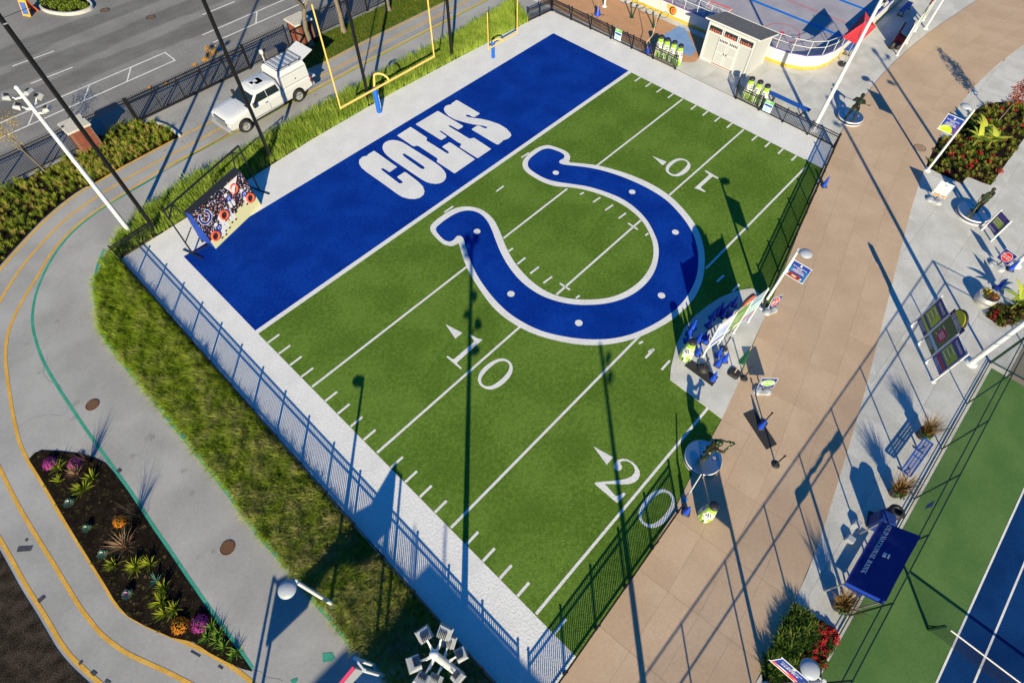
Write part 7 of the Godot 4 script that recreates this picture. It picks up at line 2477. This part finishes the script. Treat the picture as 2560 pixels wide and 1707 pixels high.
func make_plants():
	var gv_ := grass_strip()
	var tuft := tuft_mesh(3, 11, 0.5, 0.022, 0.35, 0.5, 0.07)
	var flat := tuft_mesh(4, 13, 0.62, 0.02, 0.55, 1.0, 0.08)
	var top_zone := pw([-3.2, -12.4, 34, -12.6, 34, -9.0, -3.2, -9.0])
	var tall: PackedVector2Array = Geometry2D.intersect_polygons(gv_, top_zone)[0]
	scatter("tall_grass", "tall bright green grass along the end of the field", "grass", tall, 11000, tuft, func(p, n): return Color(0.17, 0.28, 0.03).lerp(Color(0.31, 0.40, 0.07), clampf(0.5 + n + rng.randf_range(-0.3, 0.3), 0, 1)), 0.75, 1.3, 0.0, 0.0, Vector3(0, 0, -0.16))
	var side_zone := pw([-9, -9.0, -2.0, -9.0, -2.0, 20, -9, 20])
	var sidep: PackedVector2Array = Geometry2D.intersect_polygons(gv_, side_zone)[0]
	scatter("verge_grass", "rough green and straw-coloured grass beside the left fence", "grass", sidep, 11500, flat, func(p, n):
		var k := clampf(0.12 + p.y * 0.03 + n * 0.9 + rng.randf_range(-0.25, 0.25), 0, 1)
		return Color(0.22, 0.33, 0.022).lerp(Color(0.38, 0.32, 0.17), k) if rng.randf() > 0.2 else Color(0.38, 0.44, 0.06), 0.5, 0.95, 0.0, 0.0, Vector3(-0.5, 0, 0.3))
	# fallen leaves along the verge edge
	var lf := B()
	quad(lf, Vector3(-0.035, 0, 0), Vector3(0, 0.008, -0.022), Vector3(0.035, 0, 0), Vector3(0, 0.01, 0.022))
	lf.generate_normals()
	var lm := lf.commit()
	var edge := pt(1, 3, [0, 130, 200, 360, 400, 590, 620, 880, 850, 1150, 1100, 900, 850, 620, 500, 330, 200, 60])
	scatter("verge_leaves", "orange and tan fallen leaves along the lower verge edge", "leaves", edge, 1500, lm, func(p, n): return [Color(0.36, 0.18, 0.05), Color(0.45, 0.28, 0.10), Color(0.25, 0.12, 0.05)][rng.randi() % 3], 0.6, 1.2, 0.06)
	var gi := pt(0, 1, [870, 1020, 880, 1170, 900, 1290, 930, 1420, 985, 1540])
	gi.append_array(pt(0, 2, [1150, 190, 1300, 360, 1480, 590, 1650, 800, 1820, 1010, 2000, 1230, 2200, 1500]))
	gi.append_array(pt(1, 3, [0, 160]))
	var band := off(gi, -0.02)
	var bk := off(gi, -0.32)
	bk.reverse()
	band.append_array(bk)
	scatter("edge_litter", "tan leaf litter along the teal painted verge edge", "leaves", band, 1300, lm, func(p, n): return [Color(0.30, 0.20, 0.10), Color(0.40, 0.30, 0.17), Color(0.20, 0.13, 0.07)][rng.randi() % 3], 0.35, 0.9, 0.02)
	# short lawn by the street fence
	var sh := tuft_mesh(8, 9, 0.12, 0.02, 0.5, 0.4, 0.06)
	scatter("lawn_grass", "short mown lawn behind the street fence", "grass", lawn_far(), 7000, sh, func(p, n): return Color(0.07, 0.13, 0.015).lerp(Color(0.16, 0.18, 0.03), clampf(0.4 + n, 0, 1)), 0.7, 1.2)
	# planted beds left of the gate: daylily-like clumps
	var dl := tuft_mesh(12, 34, 0.42, 0.035, 0.85, 0.9, 0.06)
	var y1 := pt(0, 0, [1640, 1240, 1400, 1370, 1100, 1530])
	y1.append_array(pt(0, 1, [870, 95, 700, 200, 560, 305, 400, 445, 280, 570, 160, 700, 0, 880, -200, 1150, -330, 1400]))
	var yel := func(p, n): return [Color(0.22, 0.28, 0.03), Color(0.32, 0.34, 0.05), Color(0.13, 0.19, 0.025), Color(0.38, 0.31, 0.08)][rng.randi() % 4]
	scatter("daylilies", "yellow-green daylily clumps in the long bed behind the path bend", "plants", bed_left(y1), 1500, dl, yel, 0.5, 0.95, 0.02, 0.0)
	scatter("daylilies", "yellow-green daylily clumps in the small bed beside the gate", "plants", bed_gate(), 420, dl, yel, 0.5, 0.9, 0.02)
	# street island shrubs
	for q in [[400, 45], [450, 20], [500, 70], [560, 40], [590, 95], [660, 85], [720, 60], [770, 80], [700, 10], [620, 20]]:
		var t := thing("shrub", "low rounded yellow-green shrub in the kerbed street island", "shrub", gt(0, 0, q[0], q[1]) + Vector3(0, 0.08, 0), 0.0, "street island shrubs")
		inst("foliage", clump_mesh(rng.randi() % 999, 260, 0.42, 0.06, 0.9), leafy("shrub_a", lin(0.16, 0.22, 0.03)), t)
		inst("inner_foliage", clump_mesh(rng.randi() % 999, 120, 0.38, 0.06, 0.9), leafy("shrub_b", lin(0.07, 0.11, 0.015)), t)
	# mulch bed plants (positions read from the photograph)
	var mag := lin(0.48, 0.06, 0.36)
	for q in [[0, 2, 455, 1090, 0.30, mag], [0, 2, 690, 1090, 0.31, mag], [0, 3, 1820, 1030, 0.33, mag]]: mum(gt(q[0], q[1], q[2], q[3]), q[4], q[5], "magenta chrysanthemum mound in the dark mulch bed", "magenta mounds")
	for q in [[0, 3, 1090, 95, 0.27], [0, 3, 1640, 1045, 0.32]]: mum(gt(q[0], q[1], q[2], q[3]), q[4], lin(0.68, 0.25, 0.03), "orange chrysanthemum mound in the dark mulch bed", "orange mounds")
	for q in [[0, 2, 640, 1455, 0.26, lin(0.45, 0.5, 0.45)], [0, 3, 800, 165, 0.22, lin(0.35, 0.5, 0.4)], [0, 3, 945, 400, 0.25, lin(0.4, 0.5, 0.42)], [0, 3, 1170, 765, 0.25, lin(0.40, 0.18, 0.36)]]: kale(gt(q[0], q[1], q[2], q[3]), q[4], q[5], "blue-green ornamental kale rosette in the dark mulch bed")
	var yg := lin(0.33, 0.36, 0.03)
	var yg2 := lin(0.17, 0.20, 0.02)
	for q in [[0, 2, 530, 1130, 22, 0.5], [0, 2, 770, 1330, 70, 0.6], [0, 2, 545, 1250, 20, 0.4], [0, 2, 850, 1230, 30, 0.5], [0, 3, 1040, 490, 34, 0.45], [0, 3, 1240, 520, 40, 0.5], [0, 3, 1370, 490, 36, 0.5], [0, 3, 1500, 700, 40, 0.55], [0, 3, 1470, 840, 46, 0.5], [0, 3, 1590, 900, 40, 0.45], [0, 3, 1500, 940, 36, 0.45]]:
		tuft_plant(gt(q[0], q[1], q[2], q[3]), q[4], q[5], 0.05, 1.1, 0.8, yg, yg2, "yucca", "yellow-green spiky yucca in the dark mulch bed", "yellow-green spiky plants")
	for q in [[1930, 1060], [2000, 1110], [1885, 1150], [1980, 1190], [2040, 1240], [2120, 1330], [2160, 1290]]:
		tuft_plant(gt(0, 3, q[0], q[1]), 26, 0.36, 0.035, 1.1, 0.8, lin(0.20, 0.34, 0.05), lin(0.12, 0.22, 0.03), "liriope", "bright green grassy tuft in the narrow tip of the mulch bed", "bright green tufts")
	tuft_plant(gt(0, 3, 1430, 640), 14, 0.42, 0.05, 1.2, 0.3, lin(0.05, 0.16, 0.14), lin(0.08, 0.2, 0.17), "agave", "blue-green spiky agave in the dark mulch bed")
	for q in [[0, 2, 700, 1190, 60, 0.6, "pale straw fountain grass behind the magenta mound"], [0, 3, 1150, 330, 90, 0.95, "tall reddish-brown fountain grass in the mulch bed"]]:
		tuft_plant(gt(q[0], q[1], q[2], q[3]), q[4], q[5], 0.03, 0.9, 0.8, lin(0.36, 0.24, 0.14), lin(0.22, 0.12, 0.08), "fountain_grass", q[6])
	tuft_plant(gt(0, 2, 820, 1080), 40, 1.1, 0.025, 0.5, 0.5, lin(0.05, 0.03, 0.03), lin(0.08, 0.05, 0.04), "fountain_grass", "dark purple fountain grass at the rounded end of mulch bed")
	tuft_plant(gt(0, 2, 1250, 1560), 40, 1.2, 0.03, 0.5, 0.6, lin(0.04, 0.035, 0.03), lin(0.08, 0.06, 0.05), "fountain_grass", "dark tall fountain grass at the teal-line edge of mulch bed")
	var twig := clump_mesh(77, 20, 0.1, 0.03, 0.6)
	scatter("bed_debris", "small leaves and sprigs lying over the dark mulch", "leaves", mulch_bed(), 700, twig, func(p, n): return [Color(0.09, 0.075, 0.045), Color(0.04, 0.035, 0.02), Color(0.13, 0.11, 0.05), Color(0.06, 0.085, 0.02)][rng.randi() % 4], 0.2, 0.7, 0.0)
	# bed by the beige path: red and green ground cover, bananas, red tree
	var gc := clump_mesh(5, 42, 0.2, 0.06, 1.0)
	var mix := func(p, n): return Color(0.42, 0.03, 0.03) if rng.randf() < 0.10 + n * 0.25 else [Color(0.06, 0.10, 0.018), Color(0.10, 0.13, 0.03), Color(0.15, 0.15, 0.03), Color(0.11, 0.055, 0.03)][rng.randi() % 4]
	scatter("ground_cover", "mixed red and green ground cover in the bed beside beige path", "plants", bed_d(), 330, gc, mix, 0.45, 0.95, 0.02, 0.28)
	scatter("bed_grass", "green strappy tufts among the red ground cover", "plants", bed_d(), 260, dl, yel, 0.4, 0.75, 0.02)
	for q in [[740, 1010], [920, 1020], [800, 900]]: banana(gv("D", q[0], q[1]), "broad-leaved yellow-green banana plant in the bed beside beige path", 8, 0.9)
	oval_tree(gt(3, 0, 2090, 1120), "slender young tree with red leaves in the planted bed")
	# bed at the lower right: daylilies and red begonias
	var bb := bed_bottom()
	scatter("daylilies", "dark green daylily clumps in the lower bed beside beige path", "plants", pt(3, 3, [250, 840, 380, 960, 420, 1100, 330, 1300, 250, 1450, 60, 1560, -40, 1440, 60, 1220, 150, 1040]), 130, dl, func(p, n): return [Color(0.05, 0.10, 0.015), Color(0.12, 0.19, 0.03), Color(0.18, 0.22, 0.05)][rng.randi() % 3], 0.8, 1.3, 0.02)
	scatter("begonias", "red begonia flowers in the lower bed beside court fence", "plants", pt(3, 3, [440, 1010, 600, 1100, 620, 1160, 500, 1390, 300, 1480, 260, 1420, 360, 1250, 440, 1130]), 230, gc, func(p, n): return Color(0.50, 0.035, 0.04) if rng.randf() < 0.45 else Color(0.06, 0.09, 0.02), 0.5, 0.9, 0.02)
	# potted grasses beside the court fence
	for q in [[16.95, 25.85, "pot of brown plume grass at the far end of mesh bench"], [13.6, 26.05, "pot of brown plume grass at the near end of mesh bench"], [7.95, 26.3, "pot of brown plume grass beside the awning valance"]]: pot_grass(Vector3(q[0], 0, q[1]), q[2])
	# round flower drum and the square planted plot with a banana
	var dr := thing("flower_drum", "round pale metal planter drum with yellow and orange flowers", "planter", Vector3(26.55, 0, 25.2))
	var s := B()
	lathe(s, [[0.46, 0.0], [0.48, 0.03], [0.48, 0.52], [0.44, 0.53], [0.43, 0.45], [0.0, 0.45]], 28)
	obj("drum", s, mat("drum_metal", lin(0.52, 0.52, 0.50), 0.35, 0.3), dr)
	for q in [[0.0, 0.0, lin(0.04, 0.08, 0.015), 90], [0.12, -0.14, lin(0.75, 0.50, 0.01), 70], [0.1, 0.18, lin(0.68, 0.22, 0.01), 80], [-0.18, 0.05, lin(0.10, 0.03, 0.02), 50]]:
		inst("flowers", clump_mesh(rng.randi() % 999, q[3], 0.24 if q[3] < 90 else 0.38, 0.05, 0.6), leafy("drum" + str(q[2].to_rgba32()), q[2]), dr).position = Vector3(q[0], 0.46, q[1])
	var sq := pv("P", [1000, 1395, 1110, 1200, 1420, 1260, 1560, 1100, 1700, 1250, 1560, 1450, 1240, 1545])
	s = B()
	prism(s, sq, -0.01, 0.03)
	struct("planting_bed", s, M["soil"])
	scatter("ground_cover", "dark red and green ground cover in the square plot by the flower drum", "plants", sq, 150, gc, mix, 0.6, 1.0, 0.02)
	banana(gv("P", 1370, 1280), "broad-leaved banana plant in the square plot beside the flower drum", 9, 1.0)
	# trees behind the truck and by the street fence
	tree(Vector3(16.85, 0, -18.85), 2.6, 0.21, Vector3(-0.12, 0, 0.12), 4, lin(0.42, 0.28, 0.05), lin(0.24, 0.22, 0.05), 4, 0.035, "forked bare tree with few yellow leaves beside the brick pier")
	tree(Vector3(19.6, 0, -18.55), 3.4, 0.19, Vector3(0.02, 0, 0.0), 4, lin(0.42, 0.28, 0.05), lin(0.3, 0.2, 0.04), 1, 0.05, "straight pale tree trunk on the lawn beside the tall net pole")
	tree(Vector3(23.9, 0, -18.55), 3.4, 0.19, Vector3(0.02, 0, 0.02), 4, lin(0.42, 0.28, 0.05), lin(0.3, 0.2, 0.04), 1, 0.05, "straight pale tree trunk farthest along the lawn")
	tree(Vector3(-2.2, 0, -19.0), 1.3, 0.05, Vector3(-0.1, 0, 0.05), 3, lin(0.52, 0.34, 0.05), lin(0.42, 0.30, 0.05), 9, 0.035, "small sparse tree with yellow leaves behind the spear-topped fence")
	# folding sign in the street
	var ab := thing("folding_sign", "yellow and orange folding sign board standing in the street", "sign", gt(0, 0, 280, 120), 0.5)
	for k in [-1, 1]:
		s = B()
		box(s, Vector3(0.25 * k, 0.5, 0), Vector3(0.04, 1.1, 0.7), Basis(Vector3(0, 0, 1), 0.38 * k))
		obj("board", s, mat("ab%d" % k, lin(0.70, 0.36, 0.03) if k < 0 else lin(0.65, 0.12, 0.03), 0.6), ab)
	s = B()
	box(s, Vector3(-0.285, 0.5, 0), Vector3(0.02, 0.8, 0.5), Basis(Vector3(0, 0, 1), -0.38))
	obj("face_print", s, mat("ab_blue", lin(0.05, 0.12, 0.4), 0.6), ab)
